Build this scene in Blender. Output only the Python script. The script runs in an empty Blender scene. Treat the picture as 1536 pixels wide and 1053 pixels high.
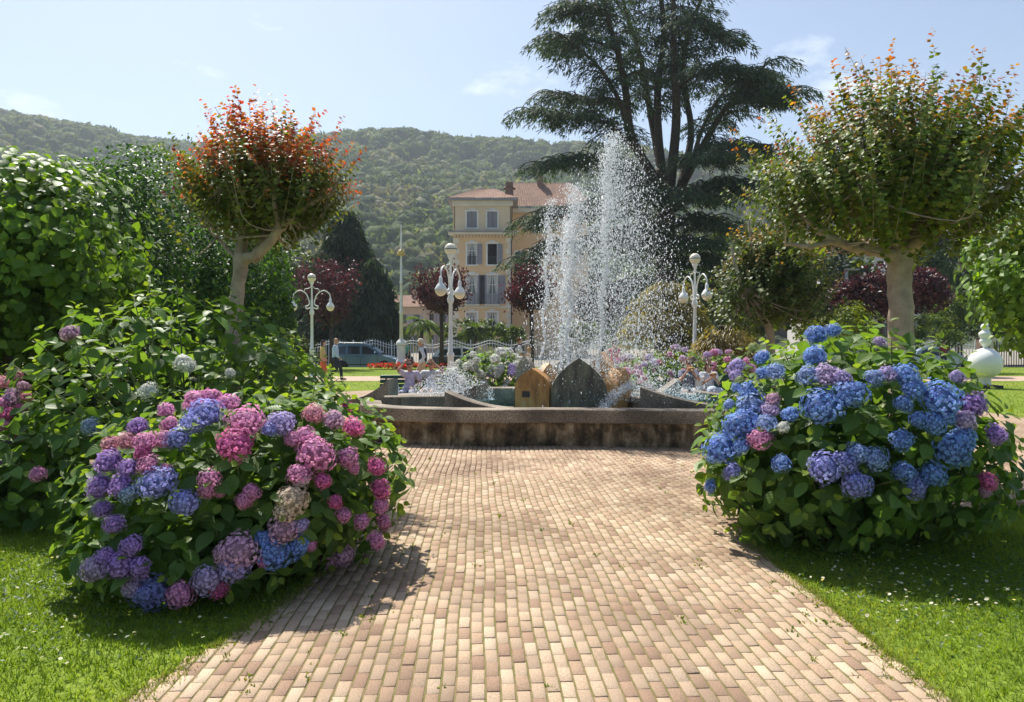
import bpy, bmesh, math, random
import numpy as np
from mathutils import Vector, Matrix

rng = np.random.default_rng(7)
random.seed(7)
R = math.radians
PI = math.pi
scene = bpy.context.scene
COL = scene.collection

# ------------------------------------------------------------------ camera
FPX, HOR, CAMH = 1080.0, 511.0, 1.62          # focal length in photo pixels, horizon row, eye height
cam_d = bpy.data.cameras.new('camera')
cam_d.sensor_width = 36.0
cam_d.lens = 36.0 * FPX / 1536.0
cam_d.clip_start = 0.05
cam_d.clip_end = 6000
cam = bpy.data.objects.new('camera', cam_d)
COL.objects.link(cam)
cam.location = (0, 0, CAMH)
cam.rotation_euler = (R(90) - math.atan((526.5 - HOR) / FPX), 0, 0)
scene.camera = cam

# ------------------------------------------------------------------ sky and sun
SUN_EL, SUN_AZ = 56.0, -27.0                  # azimuth from +Y, negative = to the left
world = bpy.data.worlds.new('World')
scene.world = world
world.use_nodes = True
wn, wl = world.node_tree.nodes, world.node_tree.links
wn.clear()
w_out = wn.new('ShaderNodeOutputWorld')
w_bg = wn.new('ShaderNodeBackground')
w_sky = wn.new('ShaderNodeTexSky')
w_sky.sky_type = 'NISHITA'
w_sky.sun_disc = False
w_sky.sun_elevation = R(SUN_EL)
w_sky.sun_rotation = R(SUN_AZ)
w_sky.air_density = 1.0
w_sky.dust_density = 1.2
w_sky.ozone_density = 1.0
w_bg.inputs['Strength'].default_value = 0.086
# thin fair-weather clouds over the whole sky
w_tc = wn.new('ShaderNodeTexCoord')
w_map = wn.new('ShaderNodeMapping')
w_map.inputs['Scale'].default_value = (1.0, 1.0, 2.4)
w_map.inputs['Rotation'].default_value = (0, 0, R(8.6))
w_map.inputs['Location'].default_value = (0.37, 0.1, 0.62)
w_n = wn.new('ShaderNodeTexNoise')
w_n.inputs['Scale'].default_value = 4.2
w_n.inputs['Detail'].default_value = 9
w_n.inputs['Roughness'].default_value = 0.6
w_r = wn.new('ShaderNodeValToRGB')
w_r.color_ramp.elements[0].position = 0.60
w_r.color_ramp.elements[0].color = (0, 0, 0, 1)
w_r.color_ramp.elements[1].position = 0.78
w_r.color_ramp.elements[1].color = (1, 1, 1, 1)
w_mx = wn.new('ShaderNodeMixRGB')
w_mx.inputs['Color2'].default_value = (8.6, 9.0, 9.4, 1)
wl.new(w_tc.outputs['Generated'], w_map.inputs['Vector'])
wl.new(w_map.outputs['Vector'], w_n.inputs['Vector'])
wl.new(w_n.outputs['Fac'], w_r.inputs['Fac'])
wl.new(w_r.outputs['Color'], w_mx.inputs['Fac'])
wl.new(w_sky.outputs['Color'], w_mx.inputs['Color1'])
wl.new(w_mx.outputs['Color'], w_bg.inputs['Color'])
wl.new(w_bg.outputs['Background'], w_out.inputs['Surface'])

sun_d = bpy.data.lights.new('sun', 'SUN')
sun_d.energy = 4.5
sun_d.angle = R(0.53)
sun_d.color = (1.0, 0.95, 0.86)
sun = bpy.data.objects.new('sun', sun_d)
COL.objects.link(sun)
sun_dir = Vector((math.sin(R(SUN_AZ)) * math.cos(R(SUN_EL)), math.cos(R(SUN_AZ)) * math.cos(R(SUN_EL)), math.sin(R(SUN_EL))))
sun.rotation_euler = sun_dir.to_track_quat('Z', 'Y').to_euler()

vs = scene.view_settings
vs.view_transform = 'Standard'
vs.look = 'None'
vs.exposure = 0.85
vs.gamma = 1.0
vs.use_curve_mapping = False
scene.cycles.use_denoising = True
scene.cycles.max_bounces = 8
scene.cycles.diffuse_bounces = 4
scene.cycles.glossy_bounces = 3
scene.cycles.transmission_bounces = 6
scene.cycles.transparent_max_bounces = 10
scene.cycles.caustics_reflective = False
scene.cycles.caustics_refractive = False


def P(px, py, d):
    """photo pixel + distance along the ground -> world point"""
    return np.array([(px - 768.0) * d / FPX, d, CAMH + (HOR - py) * d / FPX])


def G(px, py):
    """photo pixel on the flat ground -> world point"""
    d = FPX * CAMH / (py - HOR)
    return np.array([(px - 768.0) * d / FPX, d, 0.0])


# ------------------------------------------------------------------ object helpers
def tag(o, label=None, cat=None, group=None, kind=None):
    if label: o['label'] = label
    if cat: o['category'] = cat
    if group: o['group'] = group
    if kind: o['kind'] = kind
    return o


def link(name, me, mat=None, parent=None):
    o = bpy.data.objects.new(name, me)
    COL.objects.link(o)
    if mat is not None and me is not None and len(me.materials) == 0:
        me.materials.append(mat)
    if parent is not None:
        o.parent = parent
    return o


def empty(name, loc=(0, 0, 0), rz=0.0):
    o = bpy.data.objects.new(name, None)
    COL.objects.link(o)
    o.location = loc
    o.rotation_euler = (0, 0, rz)
    o.empty_display_size = 0.2
    return o


def mesh(name, V, F, col=None, uv=None, smooth=False):
    """triangles or quads in numpy -> mesh; col is per vertex, uv per vertex"""
    V = np.asarray(V, dtype=np.float32)
    F = np.asarray(F, dtype=np.int32)
    me = bpy.data.meshes.new(name)
    k = F.shape[1]
    me.vertices.add(len(V))
    me.vertices.foreach_set('co', V.ravel())
    me.loops.add(F.size)
    me.loops.foreach_set('vertex_index', F.ravel())
    me.polygons.add(len(F))
    me.polygons.foreach_set('loop_start', np.arange(0, F.size, k, dtype=np.int32))
    me.polygons.foreach_set('loop_total', np.full(len(F), k, dtype=np.int32))
    if smooth:
        me.polygons.foreach_set('use_smooth', np.ones(len(F), dtype=bool))
    if col is not None:
        a = me.color_attributes.new('Col', 'FLOAT_COLOR', 'POINT')
        c = np.ones((len(V), 4), dtype=np.float32)
        c[:, :3] = col
        a.data.foreach_set('color', c.ravel())
    if uv is not None:
        u = me.uv_layers.new(name='UVMap')
        u.data.foreach_set('uv', np.asarray(uv, dtype=np.float32)[F.ravel()].ravel())
    me.update(calc_edges=True)
    return me


class MB:
    """collects polygons of any size and builds ONE mesh"""
    def __init__(s):
        s.v, s.f, s.sm = [], [], []

    def add(s, V, F, smooth=False):
        b = len(s.v)
        s.v.extend([tuple(map(float, p)) for p in V])
        s.f.extend([tuple(int(i) + b for i in f) for f in F])
        s.sm.extend([smooth] * len(F))
        return s

    def box(s, c, size, rz=0.0, bevel=0.0, tilt=None):
        sx, sy, sz = [q / 2 for q in size]
        if bevel > 0:
            bm = bmesh.new()
            bmesh.ops.create_cube(bm, size=1.0)
            for v in bm.verts:
                v.co = Vector((v.co.x * size[0], v.co.y * size[1], v.co.z * size[2]))
            bmesh.ops.bevel(bm, geom=list(bm.edges), offset=bevel, segments=1, affect='EDGES', profile=0.5)
            V = [v.co.copy() for v in bm.verts]
            bm.verts.index_update()
            F = [[v.index for v in f.verts] for f in bm.faces]
            bm.free()
        else:
            V = [Vector((x, y, z)) for z in (-sz, sz) for y in (-sy, sy) for x in (-sx, sx)]
            F = [(0, 2, 3, 1), (4, 5, 7, 6), (0, 1, 5, 4), (2, 6, 7, 3), (0, 4, 6, 2), (1, 3, 7, 5)]
        M = Matrix.Translation(Vector(c)) @ Matrix.Rotation(rz, 4, 'Z')
        if tilt is not None:
            M = M @ tilt.to_4x4()
        return s.add([M @ v for v in V], F)

    def tube(s, pts, rad, n=8, cap=True, smooth=True):
        V, F = tube_arrays(pts, rad, n, cap)
        b = len(s.v)
        s.v.extend([tuple(map(float, p)) for p in V])
        s.f.extend([tuple(int(i) + b for i in f) for f in F])
        s.sm.extend([smooth] * len(F))
        return s

    def lathe(s, prof, n=16, c=(0, 0, 0), smooth=True):
        """prof: list of (r, z)"""
        V, F = [], []
        for r, z in prof:
            for i in range(n):
                a = 2 * PI * i / n
                V.append((c[0] + r * math.cos(a), c[1] + r * math.sin(a), c[2] + z))
        for j in range(len(prof) - 1):
            for i in range(n):
                k = (i + 1) % n
                F.append((j * n + i, j * n + k, (j + 1) * n + k, (j + 1) * n + i))
        F.append(tuple(range(n - 1, -1, -1)))
        F.append(tuple(range((len(prof) - 1) * n, len(prof) * n)))
        return s.add(V, F, smooth)

    def sphere(s, c, r, n=12, m=8, sc=(1, 1, 1)):
        prof = []
        V, F = [], []
        for j in range(m + 1):
            t = PI * j / m
            for i in range(n):
                a = 2 * PI * i / n
                V.append((c[0] + r * sc[0] * math.sin(t) * math.cos(a), c[1] + r * sc[1] * math.sin(t) * math.sin(a), c[2] - r * sc[2] * math.cos(t)))
        for j in range(m):
            for i in range(n):
                k = (i + 1) % n
                F.append((j * n + i, j * n + k, (j + 1) * n + k, (j + 1) * n + i))
        return s.add(V, F, True)

    def prism(s, poly, depth, frame):
        """poly: list of 2-D points (u, w) extruded by depth along the frame's second axis"""
        n = len(poly)
        V = [frame @ Vector((u, -depth / 2, w)) for u, w in poly] + [frame @ Vector((u, depth / 2, w)) for u, w in poly]
        F = [tuple(range(n)), tuple(range(2 * n - 1, n - 1, -1))]
        for i in range(n):
            k = (i + 1) % n
            F.append((i, i + n, k + n, k))
        return s.add(V, F)

    def mesh(s, name):
        me = bpy.data.meshes.new(name)
        me.from_pydata(s.v, [], s.f)
        me.polygons.foreach_set('use_smooth', np.array(s.sm, dtype=bool))
        bm = bmesh.new()
        bm.from_mesh(me)
        bmesh.ops.recalc_face_normals(bm, faces=bm.faces)
        bm.to_mesh(me)
        bm.free()
        me.update()
        return me

    def build(s, name, mat, parent=None):
        return link(name, s.mesh(name), mat, parent)


def tube_arrays(pts, rad, n=8, cap=True):
    pts = [Vector(p) for p in pts]
    if not hasattr(rad, '__len__'):
        rad = [rad] * len(pts)
    V, F = [], []
    up = Vector((0.13, 0.31, 1)).normalized()
    prev = None
    for i, p in enumerate(pts):
        t = (pts[min(i + 1, len(pts) - 1)] - pts[max(i - 1, 0)])
        if t.length < 1e-9:
            t = Vector((0, 0, 1))
        t.normalize()
        if prev is None:
            u = t.cross(up if abs(t.dot(up)) < 0.95 else Vector((1, 0, 0))).normalized()
        else:
            u = (prev - t * prev.dot(t))
            u = u.normalized() if u.length > 1e-6 else t.orthogonal().normalized()
        prev = u
        w = t.cross(u)
        for k in range(n):
            a = 2 * PI * k / n
            V.append(p + u * (rad[i] * math.cos(a)) + w * (rad[i] * math.sin(a)))
    for i in range(len(pts) - 1):
        for k in range(n):
            q = (k + 1) % n
            F.append((i * n + k, i * n + q, (i + 1) * n + q, (i + 1) * n + k))
    if cap:
        F.append(tuple(range(n - 1, -1, -1)))
        F.append(tuple(range((len(pts) - 1) * n, len(pts) * n)))
    return V, F


def smooth_path(pts, per=6):
    """Catmull-Rom through the points"""
    p = [np.array(q, float) for q in pts]
    p = [2 * p[0] - p[1]] + p + [2 * p[-1] - p[-2]]
    out = []
    for i in range(1, len(p) - 2):
        for k in range(per):
            t = k / per
            a, b, c, d = p[i - 1], p[i], p[i + 1], p[i + 2]
            out.append(0.5 * ((2 * b) + (-a + c) * t + (2 * a - 5 * b + 4 * c - d) * t * t + (-a + 3 * b - 3 * c + d) * t ** 3))
    out.append(p[-2])
    return out


def unit(a):
    a = np.asarray(a, float)
    return a / np.maximum(np.linalg.norm(a, axis=-1, keepdims=True), 1e-9)


def frames(D, N):
    """rotation matrices with y = D (leaf length) and z close to N (leaf face)"""
    D = unit(D)
    X = unit(np.cross(D, N))
    Z = np.cross(X, D)
    return np.stack([X, D, Z], axis=-1)


def scatter(tv, tf, Rm, Pm, S, C=None, grad=None):
    """N copies of a triangle template -> V, F, colours"""
    N, k = len(Pm), len(tv)
    S = np.asarray(S, float)
    if S.ndim == 1:
        S = np.repeat(S[:, None], 3, axis=1)
    loc = tv[None] * S[:, None, :]
    V = np.einsum('nij,nkj->nki', Rm, loc) + Pm[:, None, :]
    F = (tf[None] + (np.arange(N) * k)[:, None, None]).reshape(-1, tf.shape[1])
    Cc = None
    if C is not None:
        Cc = np.repeat(np.asarray(C)[:, None, :], k, axis=1)
        if grad is not None:
            Cc = Cc * grad[None, :, None]
        Cc = Cc.reshape(-1, 3)
    return V.reshape(-1, 3), F, Cc


def merge(parts):
    Vs, Fs, Cs, b = [], [], [], 0
    for V, F, C in parts:
        Vs.append(V); Fs.append(F + b); Cs.append(C); b += len(V)
    return np.concatenate(Vs), np.concatenate(Fs), np.concatenate(Cs)


def rnd_dir(n):
    v = rng.normal(size=(n, 3))
    return unit(v)


# leaf templates: x width, y length (0..1), z up
def leaf_template(rows, width, fold, droop, tip=1.0):
    ys = np.linspace(0, 1, rows)
    V, uv = [], []
    for y in ys:
        w = width * (math.sin(PI * min(1, y ** 0.8)) ** 0.85) if 0 < y < 1 else 0.0
        zc = -droop * y * y
        for sx in (-1, 0, 1):
            V.append((sx * w, y, zc + (abs(sx) * w * fold)))
            uv.append((0.5 + sx * 0.5 * (w / width if width else 0), y))
    F = []
    for r in range(rows - 1):
        for c in range(2):
            a, b, d, e = r * 3 + c, r * 3 + c + 1, (r + 1) * 3 + c, (r + 1) * 3 + c + 1
            if r == 0:
                F.append((b if c == 0 else a, e, d))
            elif r == rows - 2:
                F.append((a, b, d if c == 1 else e))
            else:
                F.append((a, b, e)); F.append((a, e, d))
    return np.array(V), np.array(F), np.array(uv)


LEAF_BIG = leaf_template(6, 0.36, 0.28, 0.22)
LEAF_MID = leaf_template(4, 0.34, 0.30, 0.25)
LEAF_SM = (np.array([(0, 0, 0), (-0.3, 0.45, 0.08), (0, 1, -0.12), (0.3, 0.45, 0.08)], float), np.array([(0, 2, 1), (0, 3, 2)]), None)
NEEDLE = (np.array([(-0.12, 0, 0), (0.12, 0, 0), (0.05, 0.6, -0.06), (0, 1, -0.2)], float), np.array([(0, 1, 2), (0, 2, 3)]), None)
OCTA = (np.array([(1, 0, 0), (-1, 0, 0), (0, 1, 0), (0, -1, 0), (0, 0, 1), (0, 0, -1)], float),
        np.array([(0, 2, 4), (2, 1, 4), (1, 3, 4), (3, 0, 4), (2, 0, 5), (1, 2, 5), (3, 1, 5), (0, 3, 5)]))


# ------------------------------------------------------------------ materials
def newmat(name):
    m = bpy.data.materials.new(name)
    m.use_nodes = True
    nt = m.node_tree
    return m, nt.nodes, nt.links, nt.nodes['Principled BSDF']


def noise(n, scale, detail=4, rough=0.55, vec=None, l=None, coord='Object'):
    t = n.new('ShaderNodeTexNoise')
    t.inputs['Scale'].default_value = scale
    t.inputs['Detail'].default_value = detail
    t.inputs['Roughness'].default_value = rough
    if l is not None:
        c = n.new('ShaderNodeTexCoord')
        l.new(c.outputs[coord], t.inputs['Vector'])
    return t


def ramp(n, stops):
    r = n.new('ShaderNodeValToRGB')
    e = r.color_ramp.elements
    while len(e) < len(stops):
        e.new(0.5)
    for i, (p, c) in enumerate(stops):
        e[i].position = p
        e[i].color = (*c, 1) if len(c) == 3 else c
    return r


def surf(name, c1, c2=None, scale=6.0, rough=0.8, bump=0.0, bscale=None, spec=0.3, metal=0.0, detail=5, coord='Object', lo=0.35, hi=0.65):
    """two-tone noise surface with fine bump"""
    m, n, l, b = newmat(name)
    b.inputs['Roughness'].default_value = rough
    b.inputs['Specular IOR Level'].default_value = spec
    b.inputs['Metallic'].default_value = metal
    if c2 is None:
        c2 = tuple(min(1, q * 0.82) for q in c1)
    t = noise(n, scale, detail, 0.6, l=l, coord=coord)
    r = ramp(n, [(lo, c1), (hi, c2)])
    l.new(t.outputs['Fac'], r.inputs['Fac'])
    l.new(r.outputs['Color'], b.inputs['Base Color'])
    if bump:
        t2 = noise(n, bscale or scale * 6, 4, 0.6, l=l, coord=coord)
        bp = n.new('ShaderNodeBump')
        bp.inputs['Strength'].default_value = bump
        bp.inputs['Distance'].default_value = 0.02
        l.new(t2.outputs['Fac'], bp.inputs['Height'])
        l.new(bp.outputs['Normal'], b.inputs['Normal'])
    return m


def leafmat(name, source='attr', trans=0.5, rough=0.44, spec=0.4, veins=False, tint=(1.35, 1.3, 0.45), var=0.25, nscale=9.0):
    """leaf with translucency; colour from the vertex attribute or the object's own colour"""
    m, n, l, b = newmat(name)
    out = n['Material Output']
    if source == 'attr':
        s = n.new('ShaderNodeAttribute'); s.attribute_name = 'Col'
    else:
        s = n.new('ShaderNodeObjectInfo')
    t = noise(n, nscale, 3, l=l)
    mr = n.new('ShaderNodeMapRange')
    mr.inputs['To Min'].default_value = 1 - var
    mr.inputs['To Max'].default_value = 1 + var
    l.new(t.outputs['Fac'], mr.inputs['Value'])
    mul = n.new('ShaderNodeMixRGB'); mul.blend_type = 'MULTIPLY'; mul.inputs['Fac'].default_value = 1
    l.new(s.outputs['Color'], mul.inputs['Color1'])
    l.new(mr.outputs['Result'], mul.inputs['Color2'])
    base = mul.outputs['Color']
    if veins:
        uv = n.new('ShaderNodeUVMap')
        sep = n.new('ShaderNodeSeparateXYZ')
        l.new(uv.outputs['UV'], sep.inputs['Vector'])
        ab = n.new('ShaderNodeMath'); ab.operation = 'SUBTRACT'; ab.inputs[1].default_value = 0.5
        l.new(sep.outputs['X'], ab.inputs[0])
        ab2 = n.new('ShaderNodeMath'); ab2.operation = 'ABSOLUTE'
        l.new(ab.outputs[0], ab2.inputs[0])
        k = n.new('ShaderNodeMath'); k.operation = 'MULTIPLY_ADD'; k.inputs[1].default_value = -0.55
        l.new(ab2.outputs[0], k.inputs[0]); l.new(sep.outputs['Y'], k.inputs[2])
        f = n.new('ShaderNodeMath'); f.operation = 'MULTIPLY'; f.inputs[1].default_value = 50.0
        l.new(k.outputs[0], f.inputs[0])
        sn = n.new('ShaderNodeMath'); sn.operation = 'SINE'
        l.new(f.outputs[0], sn.inputs[0])
        pw = n.new('ShaderNodeMapRange'); pw.inputs['From Min'].default_value = 0.75; pw.inputs['From Max'].default_value = 1.0
        l.new(sn.outputs[0], pw.inputs['Value'])
        mid = n.new('ShaderNodeMapRange'); mid.inputs['From Min'].default_value = 0.035; mid.inputs['From Max'].default_value = 0.012
        l.new(ab2.outputs[0], mid.inputs['Value'])
        mxv = n.new('ShaderNodeMath'); mxv.operation = 'MAXIMUM'
        l.new(pw.outputs['Result'], mxv.inputs[0]); l.new(mid.outputs['Result'], mxv.inputs[1])
        vm = n.new('ShaderNodeMixRGB'); vm.blend_type = 'MULTIPLY'
        vm.inputs['Color2'].default_value = (1.35, 1.3, 1.1, 1)
        l.new(mxv.outputs[0], vm.inputs['Fac']); l.new(base, vm.inputs['Color1'])
        base = vm.outputs['Color']
        bp = n.new('ShaderNodeBump'); bp.inputs['Strength'].default_value = 0.5; bp.inputs['Distance'].default_value = 0.004
        bp.invert = True
        l.new(mxv.outputs[0], bp.inputs['Height']); l.new(bp.outputs['Normal'], b.inputs['Normal'])
    l.new(base, b.inputs['Base Color'])
    b.inputs['Roughness'].default_value = rough
    b.inputs['Specular IOR Level'].default_value = spec
    tr = n.new('ShaderNodeBsdfTranslucent')
    tm = n.new('ShaderNodeMixRGB'); tm.blend_type = 'MULTIPLY'; tm.inputs['Fac'].default_value = 1
    tm.inputs['Color2'].default_value = (*tint, 1)
    l.new(base, tm.inputs['Color1']); l.new(tm.outputs['Color'], tr.inputs['Color'])
    mx = n.new('ShaderNodeMixShader'); mx.inputs['Fac'].default_value = trans
    l.new(b.outputs['BSDF'], mx.inputs[1]); l.new(tr.outputs['BSDF'], mx.inputs[2])
    l.new(mx.outputs['Shader'], out.inputs['Surface'])
    return m


M = {}
M['leaf'] = leafmat('leaf_attr')
M['leaf_obj'] = leafmat('leaf_object', 'obj', veins=True)
M['leaf_hyd'] = leafmat('leaf_hydrangea', 'attr', veins=True)
M['grass'] = leafmat('grass_blade', trans=0.5, rough=0.6, spec=0.15)
M['needle'] = leafmat('needle', trans=0.35, rough=0.6, spec=0.2, tint=(1.1, 1.1, 0.6))
M['forest'] = leafmat('forest', trans=0.35, rough=0.8, spec=0.1, nscale=0.15, var=0.35)
M['redleaf'] = leafmat('red_leaf', trans=0.3, rough=0.45, tint=(1.2, 0.8, 0.8))
M['tipleaf'] = leafmat('tip_leaf', trans=0.5, rough=0.45, tint=(1.25, 1.05, 0.5))
M['bark'] = surf('bark_smooth', (0.44, 0.36, 0.28), (0.25, 0.195, 0.145), 5, 0.8, 0.5, 30)
M['bark_dark'] = surf('bark_dark', (0.10, 0.075, 0.055), (0.045, 0.035, 0.03), 6, 0.9, 0.6, 20)
M['stem'] = surf('green_stem', (0.14, 0.20, 0.06), (0.10, 0.12, 0.05), 12, 0.6)
M['soil'] = surf('soil', (0.06, 0.045, 0.03), (0.03, 0.022, 0.015), 9, 0.95, 0.8, 60)
M['white'] = surf('white_paint', (0.80, 0.80, 0.78), (0.72, 0.72, 0.70), 8, 0.45, 0.05, 60, spec=0.5)
M['white_ball'] = surf('white_enamel', (0.80, 0.81, 0.80), (0.74, 0.75, 0.74), 2.5, 0.3, 0.03, 30, spec=0.5)
M['lamp_glass'] = surf('opal_glass', (0.80, 0.74, 0.60), (0.74, 0.66, 0.50), 5, 0.25, spec=0.6)
M['iron'] = surf('dark_iron', (0.04, 0.04, 0.045), (0.025, 0.025, 0.03), 8, 0.5, spec=0.5)
M['bench'] = surf('bench_green', (0.018, 0.075, 0.05), (0.012, 0.05, 0.035), 10, 0.3, 0.05, 60, spec=0.5)
M['gravel'] = surf('gravel_path', (0.50, 0.36, 0.27), (0.40, 0.29, 0.22), 5, 0.95, 0.5, 90)
M['asphalt'] = surf('asphalt', (0.06, 0.06, 0.062), (0.045, 0.045, 0.047), 4, 0.9, 0.4, 120)
M['kerb'] = surf('kerb_stone', (0.36, 0.35, 0.33), (0.28, 0.27, 0.25), 4, 0.85, 0.3, 40)
M['glass_dark'] = surf('window_glass', (0.03, 0.04, 0.05), (0.02, 0.025, 0.03), 2, 0.05, spec=0.8)
M['rubber'] = surf('rubber', (0.02, 0.02, 0.02), (0.014, 0.014, 0.014), 8, 0.8)
M['alloy'] = surf('alloy', (0.5, 0.5, 0.52), (0.4, 0.4, 0.42), 8, 0.3, metal=0.9)


def flower_mat():
    m, n, l, b = newmat('hydrangea_petal')
    out = n['Material Output']
    oi = n.new('ShaderNodeObjectInfo')
    at = n.new('ShaderNodeAttribute'); at.attribute_name = 'Col'
    t = noise(n, 9.0, 2, l=l)
    hs = n.new('ShaderNodeHueSaturation')
    mr = n.new('ShaderNodeMapRange')
    mr.inputs['From Min'].default_value = 0.3; mr.inputs['From Max'].default_value = 0.7
    mr.inputs['To Min'].default_value = 0.455; mr.inputs['To Max'].default_value = 0.545
    l.new(t.outputs['Fac'], mr.inputs['Value'])
    l.new(mr.outputs['Result'], hs.inputs['Hue'])
    l.new(oi.outputs['Color'], hs.inputs['Color'])
    mul = n.new('ShaderNodeMixRGB'); mul.blend_type = 'MULTIPLY'; mul.inputs['Fac'].default_value = 1
    l.new(hs.outputs['Color'], mul.inputs['Color1']); l.new(at.outputs['Color'], mul.inputs['Color2'])
    l.new(mul.outputs['Color'], b.inputs['Base Color'])
    b.inputs['Roughness'].default_value = 0.6
    b.inputs['Specular IOR Level'].default_value = 0.25
    tr = n.new('ShaderNodeBsdfTranslucent')
    l.new(mul.outputs['Color'], tr.inputs['Color'])
    mx = n.new('ShaderNodeMixShader'); mx.inputs['Fac'].default_value = 0.42
    l.new(b.outputs['BSDF'], mx.inputs[1]); l.new(tr.outputs['BSDF'], mx.inputs[2])
    l.new(mx.outputs['Shader'], out.inputs['Surface'])
    return m


M['petal'] = flower_mat()


def brick_mat(name, source):
    m, n, l, b = newmat(name)
    if source == 'attr':
        s = n.new('ShaderNodeAttribute'); s.attribute_name = 'Col'
    else:
        s = n.new('ShaderNodeObjectInfo')
    geo = n.new('ShaderNodeNewGeometry')
    t = n.new('ShaderNodeTexNoise'); t.inputs['Scale'].default_value = 190; t.inputs['Detail'].default_value = 3
    l.new(geo.outputs['Position'], t.inputs['Vector'])
    r = ramp(n, [(0.3, (0.62, 0.60, 0.58)), (0.52, (1, 1, 1)), (0.72, (1.3, 1.28, 1.25))])
    l.new(t.outputs['Fac'], r.inputs['Fac'])
    mul = n.new('ShaderNodeMixRGB'); mul.blend_type = 'MULTIPLY'; mul.inputs['Fac'].default_value = 1
    l.new(s.outputs['Color'], mul.inputs['Color1']); l.new(r.outputs['Color'], mul.inputs['Color2'])
    # large worn / stained areas
    t2 = n.new('ShaderNodeTexNoise'); t2.inputs['Scale'].default_value = 0.9; t2.inputs['Detail'].default_value = 6
    l.new(geo.outputs['Position'], t2.inputs['Vector'])
    r2 = ramp(n, [(0.38, (0.74, 0.70, 0.66)), (0.56, (1.08, 1.06, 1.0))])
    l.new(t2.outputs['Fac'], r2.inputs['Fac'])
    mul2 = n.new('ShaderNodeMixRGB'); mul2.blend_type = 'MULTIPLY'; mul2.inputs['Fac'].default_value = 1
    l.new(mul.outputs['Color'], mul2.inputs['Color1']); l.new(r2.outputs['Color'], mul2.inputs['Color2'])
    l.new(mul2.outputs['Color'], b.inputs['Base Color'])
    b.inputs['Roughness'].default_value = 0.88
    b.inputs['Specular IOR Level'].default_value = 0.2
    bp = n.new('ShaderNodeBump'); bp.inputs['Strength'].default_value = 0.35; bp.inputs['Distance'].default_value = 0.004
    l.new(t.outputs['Fac'], bp.inputs['Height']); l.new(bp.outputs['Normal'], b.inputs['Normal'])
    return m


M['brick'] = brick_mat('paver_attr', 'attr')
M['brick_obj'] = brick_mat('paver_object', 'obj')
M['joint'] = surf('mossy_joint', (0.25, 0.19, 0.095), (0.17, 0.16, 0.05), 7, 0.95, 0.6, 140, lo=0.4, hi=0.6)


def lawn_mat():
    m, n, l, b = newmat('lawn')
    geo = n.new('ShaderNodeNewGeometry')
    t = n.new('ShaderNodeTexNoise'); t.inputs['Scale'].default_value = 0.35; t.inputs['Detail'].default_value = 6
    l.new(geo.outputs['Position'], t.inputs['Vector'])
    r = ramp(n, [(0.3, (0.13, 0.20, 0.028)), (0.5, (0.18, 0.25, 0.034)), (0.7, (0.25, 0.27, 0.055))])
    l.new(t.outputs['Fac'], r.inputs['Fac'])
    t2 = n.new('ShaderNodeTexNoise'); t2.inputs['Scale'].default_value = 26; t2.inputs['Detail'].default_value = 4
    l.new(geo.outputs['Position'], t2.inputs['Vector'])
    r2 = ramp(n, [(0.3, (0.55, 0.6, 0.5)), (0.7, (1.25, 1.2, 1.2))])
    l.new(t2.outputs['Fac'], r2.inputs['Fac'])
    mul = n.new('ShaderNodeMixRGB'); mul.blend_type = 'MULTIPLY'; mul.inputs['Fac'].default_value = 1
    l.new(r.outputs['Color'], mul.inputs['Color1']); l.new(r2.outputs['Color'], mul.inputs['Color2'])
    l.new(mul.outputs['Color'], b.inputs['Base Color'])
    b.inputs['Roughness'].default_value = 0.9
    b.inputs['Specular IOR Level'].default_value = 0.1
    bp = n.new('ShaderNodeBump'); bp.inputs['Strength'].default_value = 0.8; bp.inputs['Distance'].default_value = 0.03
    l.new(t2.outputs['Fac'], bp.inputs['Height']); l.new(bp.outputs['Normal'], b.inputs['Normal'])
    return m


M['lawn'] = lawn_mat()


# ==================================================================== SETTING
PLAZA_C, PLAZA_R = np.array([1.2, 16.0]), 9.7
BRICK_YAW = 0.046                                # pavers run slightly to the left of the view
LAWN_Z = -0.03
ROAD_Z = -0.38


def sheet(name, poly, z, mat, label, cat):
    mb = MB()
    mb.add([(x, y, z) for x, y in poly], [tuple(range(len(poly)))])
    o = mb.build(name, mat)
    tag(o, label, cat, kind='structure')
    return o


# ground: one sheet to the horizon, stepping down to the road level beyond the park lawn
mb = MB()
ys = [-40, 44.6, 45.0, 60, 400, 1000]
zs = [LAWN_Z, LAWN_Z, ROAD_Z - 0.05, ROAD_Z - 0.05, ROAD_Z, ROAD_Z]
for i in range(len(ys)):
    for x in (-1250, 1250):
        mb.v.append((x, ys[i], zs[i]))
for i in range(len(ys) - 1):
    mb.f.append((2 * i, 2 * i + 1, 2 * i + 3, 2 * i + 2)); mb.sm.append(False)
tag(mb.build('lawn_ground', M['lawn']), 'green park lawn reaching from the brick path to the road', 'lawn', kind='structure')


def path_left(y):
    return np.interp(y, [0, 3.23, 3.86, 4.74, 6.0, 7.6, 8.6], [-2.3, -1.75, -1.57, -1.36, -1.5, -2.3, -3.6])


def path_right(y):
    return np.interp(y, [0, 3.2, 5.5, 6.6, 7.6, 8.6], [2.0, 1.96, 1.93, 2.15, 2.9, 4.6])


yy = np.linspace(-3, 8.6, 40)
poly = [(path_left(y) - 0.02, y) for y in yy] + [(path_right(y) + 0.02, y) for y in yy[::-1]]
sheet('path_bed', poly[::-1], -0.0045, M['joint'], 'mossy sand bed showing in the joints of the brick path', 'path')
poly = [(PLAZA_C[0] + PLAZA_R * math.cos(a), PLAZA_C[1] + PLAZA_R * math.sin(a)) for a in np.linspace(0, 2 * PI, 90)[:-1]]


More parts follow.
